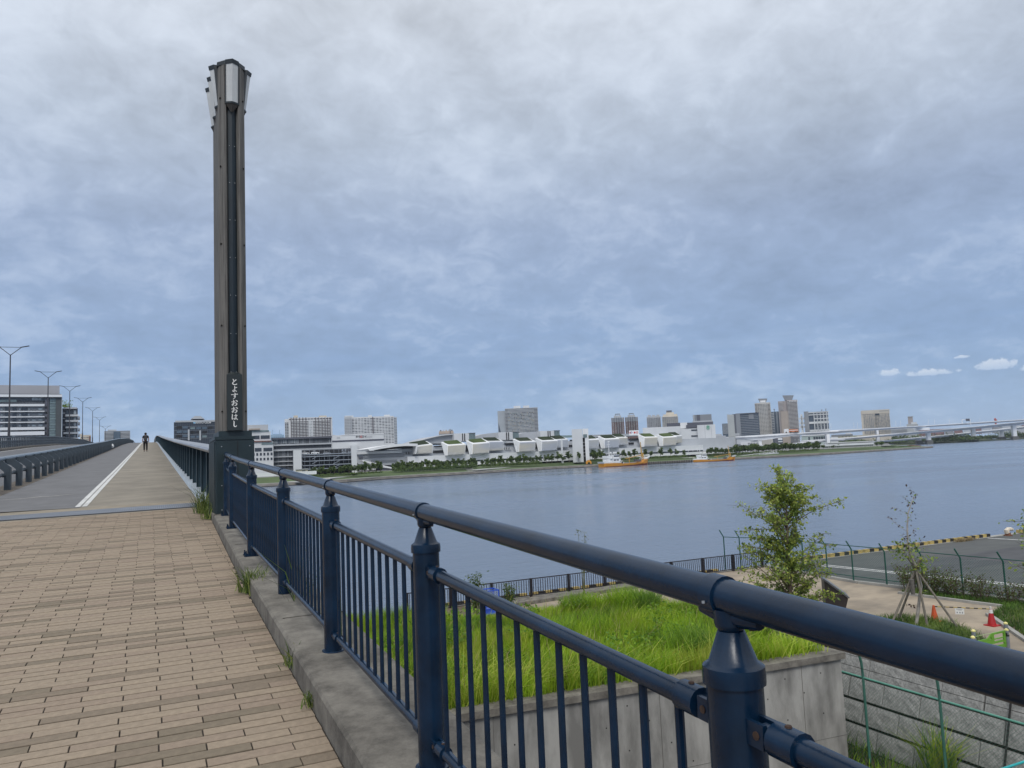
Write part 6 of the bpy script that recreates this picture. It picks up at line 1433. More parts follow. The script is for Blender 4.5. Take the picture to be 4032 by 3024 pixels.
# ---- pale concrete pylon and offices
b = Bld('concrete_pylon', 'pale concrete pylon tower standing free in front of the dark office block', (2860, 760), (2898, 760)); cpm = Wm('pylon_concrete', (.44, .46, .46)); b.poly('shaft', Z7, [(830, 418), (912, 418), (944, 825), (858, 825)], 0, 9, cpm); b.cells('panel_joint', Z7, 838, 935, 430, 815, 1, 14, 1, .04, -.2, .1, lgrey, None)
b = Bld('office_block', 'wide dark blue glass office block between the pylon and the beige tower', (2885, 1500), (2985, 1502)); b.box('wall', Z7, 905, 1235, 405, 760, 0, 60, navyglass, to_ground=True); b.box('left_bay', Z7, 905, 960, 412, 700, -3, 1, dgrey, to_ground=True); b.box('corner_strip', Z7, 945, 1000, 410, 690, -4, 1, mgrey, to_ground=True); b.cells('floor_band', Z7, 1000, 1225, 420, 690, 1, 13, 1, .3, -.8, .2, mgrey, single=True); b.box('roof_edge', Z7, 935, 1225, 399, 407, -3, 60, dgrey); b.box('blank_panel', Z7, 1100, 1160, 415, 470, -1.2, -.2, mgrey)
b = Bld('striped_office', 'low blue striped office peeping out left of the concrete pylon', (2845, 1600), (2870, 1600)); b.box('wall', Z7, 775, 850, 530, 760, 0, 40, bglass, to_ground=True); b.cells('fin', Z7, 777, 848, 535, 660, 7, 1, .4, 1, -1.2, .2, lgrey, single=True)
ba = Wm('tower_beige', (.50, .48, .45)); bb = Wm('tower_greybrown', (.35, .315, .31))
b = Bld('apartment_tower', 'beige balconied tower with a flared helipad crown, left of the pair', (2975, 1560), (3045, 1565)); b.box('wall', ZT, 455, 760, 305, 1020, 0, 44, ba, to_ground=True)
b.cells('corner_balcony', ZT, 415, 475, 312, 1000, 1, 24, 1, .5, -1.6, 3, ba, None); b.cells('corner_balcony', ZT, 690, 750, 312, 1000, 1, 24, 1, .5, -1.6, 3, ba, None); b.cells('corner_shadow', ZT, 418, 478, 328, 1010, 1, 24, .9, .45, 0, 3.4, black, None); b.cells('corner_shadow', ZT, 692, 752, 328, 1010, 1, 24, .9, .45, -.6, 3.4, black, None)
b.cells('balcony_band', ZT, 480, 695, 312, 1000, 1, 24, 1, .5, -1.2, .4, Wm('tower_beige_light', (.60, .585, .555)), None); b.cells('window', ZT, 480, 695, 326, 1010, 6, 24, .7, .4, -.5, .3, dglass, None)
b.poly('helipad_crown', ZT, [(470, 215), (668, 212), (640, 300), (515, 302)], 8, 30, mgrey); b.box('crown_screen', ZT, 515, 632, 258, 302, 6, 9, whiteb)
b = Bld('apartment_tower', 'taller grey brown tower with a flared helipad crown and a blank tan flank', (3068, 1540), (3156, 1550)); b.box('wall', ZT, 1010, 1140, 270, 1060, 4, 46, bb, to_ground=True); b.box('left_wing', ZT, 930, 1020, 275, 1060, 2, 44, bb, to_ground=True); b.box('right_wing', ZT, 1130, 1345, 245, 1060, 0, 46, bb, to_ground=True)
b.box('blank_flank', ZT, 985, 1165, 490, 1230, -.6, 4, tan, to_ground=True); b.cells('balcony_band', ZT, 1128, 1352, 250, 960, 1, 25, 1, .42, -2.2, .4, Wm('tower_grey_light', (.54, .51, .50)), None); b.cells('window', ZT, 1135, 1345, 265, 970, 6, 25, .8, .4, -.5, .3, dglass, None); b.cells('balcony_band', ZT, 930, 1015, 290, 480, 1, 7, 1, .42, .6, 2.4, Wm('tower_grey_light', (.54, .51, .50)), None); b.cells('top_window', ZT, 1140, 1340, 255, 295, 6, 1, .5, .8, -2.4, -1.8, white, single=True)
b.poly('helipad_crown', ZT, [(1000, 143), (1245, 138), (1205, 240), (1130, 265), (1050, 250)], 10, 34, mgrey); b.cells('lower_balcony', ZT, 1180, 1410, 1020, 1170, 6, 4, .8, .45, -2, .2, [mgrey, lgrey], None)
b = Bld('glass_office', 'slim blue glass office squeezed between the two helipad towers', (3040, 1640), (3075, 1640)); b.box('wall', ZT, 760, 965, 500, 980, 0, 40, bglass, to_ground=True); b.cells('fin', ZT, 815, 960, 505, 960, 8, 1, .35, 1, -1, .2, [navyglass, lgrey], single=True); b.cells('balcony', ZT, 770, 820, 520, 960, 1, 12, 1, .4, -1.5, .2, lgrey, None); b.box('roof_sphere_mast', ZT, 815, 830, 440, 510, 4, 6, mgrey); u, z = b.uz(ZT(820, 452)); q = MB(); q.lathe((u, 5, z), [(.3, -1.6), (1.3, -.8), (1.5, 0), (1.2, .9), (.3, 1.5)], 10); q.build('roof_dish', mgrey, b.root, True, False)
tvm = Wm('studio_frame', (.66, .68, .69))
b = Bld('broadcast_building', 'white framed broadcast building of open grid blocks joined by sky bridges', (3150, 1700), (3270, 1704)); b.box('main_wall', ZT, 1560, 2005, 500, 930, 2, 40, navyglass, to_ground=True)
b.cells('grid_column', ZT, 1660, 2010, 500, 930, 5, 1, .22, 1, -1, 2.5, tvm, single=True); b.cells('grid_beam', ZT, 1560, 2010, 490, 590, 1, 2, 1, .42, -1, 2.5, tvm, single=True); b.box('grid_beam', ZT, 1565, 2020, 715, 760, -1, 2.5, tvm); b.box('grid_beam', ZT, 1575, 2035, 890, 930, -1, 2.5, tvm); b.cells('grid_beam', ZT, 1680, 2010, 640, 660, 1, 1, 1, 1, -1, 2.5, tvm, single=True); b.cells('strut', ZT, 1690, 2010, 590, 890, 10, 9, .3, .3, -.8, 2.4, tvm, None)
b.box('steel_mast', ZT, 1480, 1580, 500, 930, -3, 20, mgrey, to_ground=True); b.cells('mast_line', ZT, 1485, 1575, 505, 925, 3, 1, .25, 1, -3.4, -2.9, lgrey, single=True); b.cells('sky_bridge', ZT, 1370, 1490, 560, 930, 1, 2, 1, .19, 0, 10, tvm, single=True); b.box('left_block', ZT, 1400, 1445, 560, 930, 0, 30, tvm, to_ground=True); b.cells('left_opening', ZT, 1405, 1440, 600, 900, 1, 10, .5, .5, -.3, .3, dglass, None); b.box('sky_bridge', ZT, 1370, 1500, 735, 770, 0, 10, tvm)
for x, y in ((1855, 450), (1945, 430)): u, z = b.uz(ZT(x, 500)); u2, z2 = b.uz(ZT(x, y)); MB().tube((u, 8, z-1), (u2, 8, z2), .5, 6).build('mast', mgrey, b.root, False, False); MB().bar((u2-1.5, 8, z2-2), (u2+1.5, 8, z2-1), .6, 1.2).build('mast_arm', mgrey, b.root, False, False)
# ---- hotel, small tower, green hall, low city
b = Bld('hotel', 'beige hotel slab with tall window strips standing alone right of the skyline', (3392, 1500), (3508, 1510)); hb = Wm('hotel_beige', (.55, .50, .43)); b.box('wall', Z8, 515, 815, 308, 640, 0, 40, hb, to_ground=True); b.box('top_wall', Z8, 510, 805, 303, 342, -1, 41, hb); b.cells('window_strip', Z8, 535, 645, 348, 555, 6, 1, .3, 1, -.5, .3, [mgrey], single=True); b.cells('window_strip', Z8, 700, 810, 345, 550, 7, 1, .3, 1, -.5, .3, [mgrey], single=True); b.cells('window', Z8, 535, 812, 352, 555, 26, 20, .55, .5, -.7, .2, [mgrey, hb], None); b.box('centre_bay', Z8, 652, 698, 340, 360, -1.2, .2, dglass); b.cells('window', Z8, 652, 698, 370, 555, 3, 14, .6, .5, -.5, .3, dglass, None)
u, z = b.uz(Z8(745, 313)); q = MB()
for i in range(15): q.box(u-8.4+i*1.15, u-8.4+i*1.15+.8, -1.3, -1.1, z-.7, z+.7)
q.build('sign_strip', mgrey, b.root, False, False)
b = Bld('round_tower', 'small grey brown tower on a white stepped base right of the hotel', (3572, 1600), (3615, 1600)); b.box('tower', Z8, 998, 1050, 372, 470, 4, 20, bb, to_ground=True); b.box('tower_cap', Z8, 995, 1052, 370, 376, 3, 21, lgrey); b.box('base', Z8, 985, 1105, 450, 520, 0, 26, lgrey, to_ground=True); b.box('base_step', Z8, 1030, 1090, 432, 455, 2, 22, white)
b = Bld('green_hall', 'low pale green hall with dark window fronts under the viaduct', (3155, 1250), (3258, 1252)); gh = Wm('hall_green', (.36, .43, .41)); b.box('wall', ZT, 1415, 1960, 1020, 1180, 0, 40, gh, to_ground=True); b.box('roof', ZT, 1430, 1950, 1005, 1025, -1, 41, whiteb); b.box('window', ZT, 1565, 1600, 1055, 1130, -.4, .2, dglass); b.cells('window', ZT, 1670, 1945, 1045, 1115, 5, 1, .8, 1, -.4, .2, dglass, single=True); b.box('annex', ZT, 2050, 2212, 1050, 1110, 0, 20, white, to_ground=True)
b = Bld('low_houses', 'low white and grey houses under the left span of the viaduct', (2815, 1000), (3010, 1006)); b.box('grey_shed', ZT, 0, 190, 1110, 1260, 0, 30, mgrey, to_ground=True); b.poly('shed_roof', ZT, [(0, 1110), (400, 1130), (80, 1215), (0, 1218)], -1, 30, lgrey); b.box('white_shed', ZT, 90, 480, 1160, 1270, -2, 20, white, to_ground=True); b.cells('window', ZT, 240, 480, 1175, 1210, 7, 1, .5, 1, -2.3, -1.8, dgrey, single=True); b.box('flats', Z7, 700, 850, 735, 810, 30, 50, tan, to_ground=True); b.cells('flat_window', Z7, 705, 845, 742, 800, 7, 5, .6, .5, 29.4, 30.2, dgrey, None); b.box('tank', Z7, 690, 760, 660, 690, 60, 90, lgrey); b.box('tank', Z7, 930, 985, 652, 680, 60, 90, lgrey)
b = Bld('screen_building', 'dark low building with a bright white screen below the viaduct', (3045, 1200), (3085, 1200)); b.box('wall', ZT, 825, 1010, 1060, 1180, 0, 20, dgrey, to_ground=True); b.box('screen', ZT, 905, 1000, 1078, 1165, -.4, .2, whiteb); b.box('screen_stripe', ZT, 905, 1000, 1118, 1145, -.7, -.3, bglass)
b = Bld('lattice_walkway', 'long white lattice framed waterfront walkway building on the right part of the far shore', (3240, 716), (3480, 728), base=LAND); b.box('deck', Z8, 40, 640, 655, 672, 0, 6, white); b.cells('frame', Z8, 150, 640, 638, 690, 24, 1, .18, 1, -.5, 6.5, white, single=True); b.box('roof_beam', Z8, 150, 640, 636, 643, -.5, 6.5, whiteb); b.box('parapet', Z8, 40, 640, 668, 676, -1, 0, white); b.cells('bay', Z8, 160, 640, 648, 690, 24, 1, .6, 1, 3, 3.5, [bglass, dgrey], single=True)

# ================================================================ VIADUCTS
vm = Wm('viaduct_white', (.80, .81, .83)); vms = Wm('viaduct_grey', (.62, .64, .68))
def viaduct(name, label, rows, width):
    """rows: (pixel x, top y, bottom y, distance)"""
    V = root(name, label, 'viaduct', (0, 0, 0)); prof = []
    for (C, x, yt, yb, d) in rows:
        t = atd(*C(x, yt), d); bt = atd(*C(x, yb), d); prof.append((t, bt))
    q = MB(); side = []
    for i, (t, bt) in enumerate(prof):
        a, c = prof[max(i-1, 0)][0], prof[min(i+1, len(prof)-1)][0]; dv = Vector((c.x-a.x, c.y-a.y, 0)).normalized(); nv = Vector((-dv.y, dv.x, 0))*width; side.append(nv)
    for i in range(len(prof)-1):
        (t0, b0), (t1, b1) = prof[i], prof[i+1]; n0, n1 = side[i], side[i+1]
        up = Vector((0, 0, 1)); dk0, dk1 = t0.z-min(2.2, (t0.z-b0.z)*.4), t1.z-min(2.2, (t1.z-b1.z)*.4)
        f0, f1 = Vector((t0.x, t0.y, dk0)), Vector((t1.x, t1.y, dk1)); in0, in1 = n0*.15, n1*.15
        q.hexa([f0, f1, f1+n1, f0+n0, t0, t1, t1+n1, t0+n0])
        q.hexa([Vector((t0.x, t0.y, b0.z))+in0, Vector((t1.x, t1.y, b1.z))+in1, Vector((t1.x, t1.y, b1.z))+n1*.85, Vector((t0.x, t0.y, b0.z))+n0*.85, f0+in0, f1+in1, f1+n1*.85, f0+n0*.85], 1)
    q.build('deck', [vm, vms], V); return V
def pier(V, C, x0, x1, yt, yb, d, dep=6, foot=None, zbase=None):
    a = atd(*C(x0, (yt+yb)/2), d); b = atd(*C(x1, (yt+yb)/2), d); t = atd(*C((x0+x1)/2, yt), d); bt = atd(*C((x0+x1)/2, yb), d); dv = (b-a); dv.z = 0; nv = Vector((-dv.y, dv.x, 0)).normalized()*dep
    z0 = zbase if zbase is not None else bt.z
    A, B = Vector((a.x, a.y, 0)), Vector((b.x, b.y, 0)); q = MB()
    q.hexa([A+Vector((0, 0, z0)), B+Vector((0, 0, z0)), B+nv+Vector((0, 0, z0)), A+nv+Vector((0, 0, z0)), A+Vector((0, 0, t.z)), B+Vector((0, 0, t.z)), B+nv+Vector((0, 0, t.z)), A+nv+Vector((0, 0, t.z))]); p = q.build('pier', vm, V)
    if foot:
        q = MB(); e = dv*.32; zf = z0+foot; q.hexa([A-e-nv*.3+Vector((0, 0, WATER-1)), B+e-nv*.3+Vector((0, 0, WATER-1)), B+e+nv*1.3+Vector((0, 0, WATER-1)), A-e+nv*1.3+Vector((0, 0, WATER-1)), A-e-nv*.3+Vector((0, 0, zf)), B+e-nv*.3+Vector((0, 0, zf)), B+e+nv*1.3+Vector((0, 0, zf)), A-e+nv*1.3+Vector((0, 0, zf))]); q.build('foundation', Wm('pier_foot', (.12, .12, .115)), p)
V1 = viaduct('viaduct', 'main white expressway viaduct with an arched haunch, uppermost of the viaducts', [(Z7, 640, 710, 735, 1040), (Z7, 850, 695, 722, 1030), (Z7, 1050, 684, 728, 1020), (Z7, 1170, 676, 738, 1015), (Z7, 1240, 671, 742, 1012), (Z7, 1320, 666, 735, 1012), (Z7, 1480, 655, 706, 1015), (Z7, 1700, 645, 678, 1020), (Z7, 1900, 633, 664, 1030), (Z7, 2212, 617, 652, 1045), (Z8, 300, 512, 545, 1080), (Z8, 600, 495, 522, 1140), (Z8, 900, 480, 500, 1220), (Z8, 1200, 465, 484, 1300), (Z8, 1500, 445, 466, 1380), (Z8, 1800, 427, 447, 1460), (Z8, 2050, 410, 430, 1540), (Z8, 2400, 390, 412, 1660)], 14)
pier(V1, Z7, 1226, 1264, 735, 830, 1014, 5, zbase=LAND); pier(V1, Z7, 2072, 2112, 660, 780, 1036, 6, zbase=LAND); pier(V1, Z8, 668, 692, 515, 560, 1160, 4); pier(V1, Z8, 1090, 1225, 490, 515, 1290, 10)
V2 = viaduct('viaduct', 'middle white viaduct ramp curving up to the right', [(Z8, -60, 622, 650, 1120), (Z8, 180, 606, 634, 1150), (Z8, 450, 586, 612, 1190), (Z8, 700, 566, 588, 1230), (Z8, 1000, 541, 562, 1290), (Z8, 1220, 522, 546, 1340), (Z8, 1500, 497, 522, 1420), (Z8, 1750, 474, 500, 1490), (Z8, 2000, 448, 474, 1560), (Z8, 2212, 428, 456, 1630), (Z8, 2400, 410, 440, 1700)], 12)
pier(V2, Z8, 672, 702, 585, 640, 1228, 4, zbase=LAND); pier(V2, Z8, 1200, 1240, 545, 650, 1338, 5, 7, WATER); pier(V2, Z8, 1672, 1710, 500, 625, 1470, 5, 7, WATER); pier(V2, Z8, 2098, 2138, 460, 605, 1590, 6, 7, WATER)
V3 = viaduct('viaduct', 'lowest pale viaduct running just above the wooded island', [(Z8, 690, 628, 645, 1250), (Z8, 900, 612, 628, 1300), (Z8, 1240, 580, 600, 1390), (Z8, 1500, 556, 574, 1460), (Z8, 1700, 532, 552, 1520), (Z8, 1950, 506, 528, 1600), (Z8, 2212, 476, 500, 1690), (Z8, 2400, 456, 482, 1750)], 10)
pier(V3, Z8, 1102, 1140, 595, 655, 1360, 5, 7, WATER); pier(V3, Z8, 1548, 1584, 570, 630, 1490, 5, 7, WATER); pier(V3, Z8, 1966, 2006, 525, 612, 1620, 6, 7, WATER)
V4 = viaduct('viaduct', 'low grey approach road under the main viaduct behind the shore trees', [(Z7, 940, 812, 826, 960), (Z7, 1400, 792, 806, 990), (Z7, 1760, 768, 788, 1010), (Z7, 2070, 735, 758, 1050), (Z7, 2300, 722, 742, 1090)], 10)
# gantry sign, masts and a truck on the main viaduct
g = root('sign_gantry', 'white sign gantry standing on the main viaduct at the right', 'gantry', tuple(atd(*Z8(1610, 440), 1400)))
for x in (1562, 1648): a, c = atd(*Z8(x+6, 465), 1400), atd(*Z8(x, 404), 1400); MB().tube(a, c, .6, 6).build('leg', vm, g)
a, c = atd(*Z8(1562, 406), 1400), atd(*Z8(1648, 402), 1400); MB().bar(a, c, .8, 1.2).build('beam', vm, g); a, c = atd(*Z8(1603, 408), 1398), atd(*Z8(1643, 407), 1398); MB().bar(a, c, .5, 4.5).build('sign_face', dgrey, g)
tr = atd(*ZT(1205, 955), 1016); T_ = root('truck', 'white and orange truck driving on the main viaduct', 'truck', tuple(tr), rz=math.atan2(rgt.y, rgt.x)); zt_ = 0
q = MB(); q.box(-9, -3.5, 1, 4, 0, 5); q.build('cab', whiteb, T_, False, False); q = MB(); q.box(-3, 9, 1, 4, .6, 4.2); q.build('cargo_box', Wm('truck_orange', (.55, .16, .05)), T_, False, False); q = MB(); q.box(-3, 9, .9, 1, 2.4, 3.2); q.build('side_stripe', whiteb, T_, False, False)
wmesh = MB().tube((0, .7, 0), (0, 1.3, 0), .9, 8).mesh('wheel', M('tyre_black', (.015, .015, .015)))
for x in (-7, -1, 5, 7.5): inst(wmesh, 'wheel', T_, (x, 0, .5))
for i, x in enumerate((190, 430, 470, 870, 920, 1210, 1275, 1430, 1750)):
    d = 1100+x*.22; a, c = atd(*Z8(x+2, 520-x*.055), d), atd(*Z8(x, 452-x*.04), d)
    tag(MB().tube(a, c, .22, 5).build('lamp_mast', vm), 'thin pale lamp mast on the main viaduct, ' + 'first second third fourth fifth sixth seventh eighth ninth'.split()[i] + ' from the left', 'lamp mast', 'lamp masts on the viaduct')
rdm = Wm('crane_red', (.45, .10, .08)); c0 = root('dock_crane', 'small red dock crane top behind the right end of the viaduct', 'crane', tuple(atd(*Z8(1912, 440), 2100)))
MB().bar(atd(*Z8(1920, 470), 2100), atd(*Z8(1908, 395), 2100), 3, 5).build('jib', rdm, c0); MB().bar(atd(*Z8(1904, 393), 2100), atd(*Z8(1922, 415), 2100), 3, 4).build('head', rdm, c0)
# ================================================================ TREES, BOATS AND SMALL THINGS OF THE FAR SHORE
FT = [leafmat('far_leaf', (.085, .135, .040), trans=.25, scale=.3), leafmat('far_leaf_light', (.15, .21, .055), trans=.25, scale=.3), leafmat('far_leaf_dark', (.045, .075, .027), trans=.2, scale=.3)]
def far_crown(seed, n=330, wide=1.0, size=.75):
    r = np.random.RandomState(seed); cl = []; idx = []
    for k in range(9):
        c = r.normal(size=3)*np.array([.55*wide, .55*wide, .55]); c[2] += .1
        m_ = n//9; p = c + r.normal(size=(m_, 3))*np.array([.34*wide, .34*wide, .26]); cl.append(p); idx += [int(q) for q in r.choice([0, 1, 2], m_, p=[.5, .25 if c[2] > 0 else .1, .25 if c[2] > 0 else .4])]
    P = np.concatenate(cl); P[:, 2] = np.clip(P[:, 2], -1.0, 1.25); P = P*np.array([1.15, 1.15, 1.25]) + np.array([0, 0, 2.55])
    return leaf_mesh('crown', P, size, FT, seed, .2, .6, idx)
crowns = [far_crown(i, 330, .62+.08*(i % 3), .62) for i in range(6)] + [far_crown(20+i, 420, 1.15) for i in range(3)]
q = MB(); q.path([(0, 0, 0), (.03, 0, 1.2), (0, .03, 2.6)], [.13, .10, .05], 5); trm = q.mesh('trunk', bark)
rf = random.Random(41)
def far_tree(C, x, d, h, label, group, base=LAND, kind=None):
    p = atd(C(x, 0)[0], hor(C(x, 0)[0]), d); k = h/3.9
    t = root('shore_tree', label, 'tree', (p.x, p.y, base), group, rf.uniform(0, 6.28)); t.scale = (k, k, k*rf.uniform(.92, 1.08))
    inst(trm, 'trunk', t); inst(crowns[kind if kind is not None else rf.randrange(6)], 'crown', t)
ORD = 'first second third fourth fifth sixth seventh eighth ninth tenth eleventh twelfth thirteenth fourteenth fifteenth sixteenth seventeenth eighteenth nineteenth twentieth'.split() + ['twenty-'+w for w in 'first second third fourth fifth sixth seventh eighth ninth'.split()] + ['thirtieth'] + ['thirty-'+w for w in 'first second third fourth'.split()]
def row(C, x0, x1, n, d0, d1, h, label, group, kind=None, hv=.22, base=LAND):
    for i in range(n):
        f = (i+.5)/n; far_tree(C, x0+(x1-x0)*(f+rf.uniform(-.3, .3)/n), d0+(d1-d0)*f+rf.uniform(-2, 2), h*rf.uniform(1-hv, 1+hv), (label + ', ' + ORD[i] + ' from its left end') if n > 1 else label, group, base, kind)
row(Z4, 690, 1400, 17, 414, 424, 3.9, 'green tree below the parking deck', 'trees below the parking deck')
row(Z4, 1300, 1600, 6, 421, 428, 4.6, 'tree of the group at the white footbridge', 'trees beside the footbridge')
row(Z5, 140, 1190, 34, 455, 494, 4.6, 'slim tree in the row above the long hedge', 'trees above the long hedge')
row(Z5, 1250, 1980, 20, 503, 527, 5.2, 'tree in the loose row beyond the long hedge', 'trees right of the long hedge')
for x, h, nm in ((185, 5.5, 'left of the slim white column'), (225, 5.2, 'under the slim white column'), (262, 6.0, 'right of the slim white column'), (350, 6.6, 'alone on the lawn left of the white shaft tower'), (420, 4.8, 'low, left of the white shaft tower'), (515, 6.8, 'dark, close left of the white shaft tower'), (655, 6.0, 'at the foot of the white shaft tower')):
    far_tree(Z6, x, 525+.015*x, h, 'small tree ' + nm, 'trees near the white shaft tower')
row(Z6, 840, 1010, 7, 546, 556, 6.0, 'dark tree in the clump right of the shaft tower', 'trees between tower and ship')
for x, h, nm in ((1225, 5.2, 'behind the deckhouse of the left ship'), (1310, 6.2, 'behind the middle of the left ship'), (1392, 5.2, 'behind the boom of the left ship'), (1468, 6.8, 'just left of the orange mast of the left ship'), (1618, 6.6, 'behind the bow of the left ship'), (1702, 5.0, 'first right of the bow of the left ship'), (1842, 7.0, 'tallest between the two ships'), (1990, 6.2, 'third right of the bow of the left ship'), (2070, 5.2, 'just left of the right ship'), (2180, 4.6, 'behind the stern of the right ship')):
    far_tree(Z6, x, 545+.02*x, h, 'tree ' + nm, 'trees behind the ships')
row(Z7, 560, 930, 13, 600, 612, 4.6, 'tree in the row behind the right ship', 'trees behind the right ship')
row(Z7, 930, 1740, 24, 620, 668, 5.6, 'round tree in the row under the viaduct', 'round trees under the viaduct', 6)
row(Z7, 1740, 1960, 5, 672, 690, 6.2, 'taller round tree continuing the viaduct row', 'round trees at the end of the row', 7)
for x, h in ((12, 5.2), (55, 3.6), (105, 3.8), (205, 3.6), (258, 4.6), (445, 4.4), (500, 4.6), (546, 5.2), (596, 5.2), (672, 4.8), (715, 5.0)):
    far_tree(Z8, x, 705+.06*x, h, 'round tree before the white lattice walkway, ' + ORD[[12, 55, 105, 205, 258, 445, 500, 546, 596, 672, 715].index(x)] + ' from the left', 'trees before the lattice walkway', LAND, 8)
# hedges and low planting
def strip_stuff(name, C, x0, x1, d0, d1, n, h, w, label, base=LAND, size=.6, mats=FT, seed=1):
    r = np.random.RandomState(seed); f = r.rand(n); P = []
    a = atd(C(x0, 0)[0], hor(C(x0, 0)[0]), d0); b = atd(C(x1, 0)[0], hor(C(x1, 0)[0]), d1)
    P = np.outer(1-f, [a.x, a.y, base]) + np.outer(f, [b.x, b.y, base]); P += r.normal(size=(n, 3))*np.array([.5, w, 0]); P[:, 2] += h*r.rand(n)*(.7+.3*np.sin(f*60+seed))
    return tag(link(leaf_mesh(name, P, size, mats, seed, .1, .6, r.randint(0, len(mats), n)), name), label, kind='stuff')
strip_stuff('hedge', Z5, 250, 1190, 446, 484, 2600, 1.3, .5, 'long clipped hedge on top of the shore lawn', -4.6, .6, [FT[0], FT[2]], 2)
strip_stuff('hedge', Z5, 1535, 1990, 508, 520, 1500, 1.4, .7, 'low planting above the pale shore path', -4.6, .6, FT, 3)
strip_stuff('undergrowth', Z5, 150, 1190, 453, 490, 5200, 3.2, 1.2, 'leafy undergrowth between the trees above the long hedge', -4.5, .7, [FT[0], FT[1], FT[0]], 8)
strip_stuff('undergrowth', Z5, 1250, 1990, 500, 524, 2600, 2.6, 1.2, 'leafy undergrowth in the loose row of trees', -4.5, .7, [FT[0], FT[1], FT[0]], 9)
strip_stuff('undergrowth', Z4, 690, 1590, 408, 422, 2200, 1.0, 1.5, 'undergrowth under the trees below the parking deck', -4.6, .6, FT, 4)
strip_stuff('undergrowth', Z6, 840, 2200, 541, 580, 4200, 1.6, 2.0, 'undergrowth between the trees behind the ships', -4.5, .7, FT, 5)
strip_stuff('undergrowth', Z7, 480, 1960, 598, 668, 5200, 1.6, 2.0, 'undergrowth under the round trees below the viaduct', -4.6, .7, FT, 6)
# pale shore paths, terraces and steps
pale_path = M('pale_path', (.50, .50, .49), rough=.9, var=.08, scale=.1); stair_m = M('stair_grey', (.28, .28, .25), rough=.9)
def patch(name, C, pts, z0, z1, mat):
    n = len(pts); P = []
    for i, p in enumerate(pts):
        w = atz(*C(*p), z0 if i < n/2 else z1); P.append(tuple(w))
    m = MB(); m.add(P, [tuple(range(n))]); return tag(m.build(name, mat), kind='structure')
def ramp(name, C, x0, y0, x1, y1, z, w, mat, h=.5):
    a, b = atz(*C(x0, y0), z), atz(*C(x1, y1), z); return tag(MB().bar(a, b, w, h).build(name, mat), kind='structure')
ramp('shore_path', Z4, 890, 1058, 1560, 990, -5.9, 5, pale_path); ramp('shore_path', Z5, 1185, 948, 2230, 868, -5.9, 5, pale_path); ramp('shore_path', Z6, 0, 1045, 470, 1002, -5.9, 5, pale_path); ramp('shore_path', Z6, 1850, 940, 2300, 930, -5.4, 5, pale_path); ramp('shore_path', Z7, 1600, 895, 2035, 858, -5.9, 5, pale_path); ramp('retaining_kerb', Z4, 150, 1100, 640, 1095, -6.6, 3, pale_path); ramp('low_wall', Z7, 965, 898, 1115, 886, -4.9, 2, white, 3.0); ramp('shore_path', Z8, -200, 752, 118, 724, -5.9, 5, pale_path)
st_ = root('lawn_steps', 'grey steps climbing the shore lawn at the end of the pale path', 'steps', tuple(atz(*Z5(1100, 965), -6.5)))
for k in range(6): f = k/5; p = atz(*Z5(1128-60*f, 960-45*f), -6.4+1.9*f); MB().box(p.x-2.6, p.x+2.6, p.y-.6, p.y+.6, p.z-.5, p.z+.2).build('step', stair_m, st_)
for x0, y0, x1, y1, d0, m_ in ((835, 694, 905, 700, 790, lawnm), (930, 690, 1010, 694, 800, lawnm), (740, 690, 830, 698, 780, greenroof_d), (1010, 682, 1112, 686, 822, M('red_earth', (.20, .11, .075), rough=.95, var=.2))):
    a, b = atd(*Z8(x0, y0), d0), atd(*Z8(x1, y1), d0); tag(MB().bar(a, b, 9, 2.0).build('planted_bank', m_), kind='structure')
ramp('bank_top', Z8, 180, 700, 1000, 672, -4.9, 3, pale_path, .5)

# landing stages, ring sculpture, piles
pile_m = M('dark_pile', (.035, .032, .032), rough=.9, var=.3, scale=.5)
ls = root('landing_stage', 'concrete landing stage with dark piles and fenders between the two ships', 'landing stage', tuple(atz(*Z6(1900, 1020), WATER)))
a, b = atz(*Z6(1655, 1032), WATER), atz(*Z7(400, 1014), WATER)
MB().bar(a+Vector((0, 1.5, 1.5)), b+Vector((0, 1.5, 1.5)), 3.0, .5).build('deck', stonew, ls)
pmz = MB().tube((0, 0, -1), (0, 0, 1.9), .38, 7).mesh('pile', pile_m)
for i in range(26): p = a.lerp(b, (i+.5)/26); adopt(inst(pmz, 'pile', None, p), ls)
jt = root('jetty', 'sloping jetty with white railing frames on dark piles right of the right ship', 'jetty', tuple(atz(*Z7(1200, 960), WATER)))
a, b = atd(*Z7(920, 968), 604), atd(*Z7(1450, 898), 638)
MB().bar(a, b, 4, .7).build('deck', lgrey, jt)
for i in range(22):
    f = .12+.88*i/21; p = a.lerp(b, f); MB().tube((p.x, p.y, WATER-1), (p.x, p.y, p.z), .6 if i % 3 else 1.1, 6).build('pile', pile_m, jt)
for i in range(13):
    p = a.lerp(b, i/12); MB().bar(p, p+Vector((0, 0, 1.6)), .35, .35, up=(0, 1, 0)).build('rail_post', whiteb, jt)
MB().bar(a+Vector((0, 0, 1.6)), b+Vector((0, 0, 1.6)), .35, .35).build('rail', whiteb, jt); MB().bar(a+Vector((0, 0, .5)), b+Vector((0, 0, .5)), .5, .7).build('edge_beam', white, jt)
rc = atd(*Z6(803, 1006), 531); orange = M('ring_orange', (.55, .25, .025), rough=.5, var=.12, scale=.4)
rg_ = root('ring_gate', 'big orange ring standing on a dark stone landing left of the left ship', 'ring', tuple(rc))
q = MB(); n = 26; ux = Vector((rgt.x, rgt.y, 0)).normalized(); uy = Vector((-ux.y, ux.x, 0)); zz = Vector((0, 0, 1))
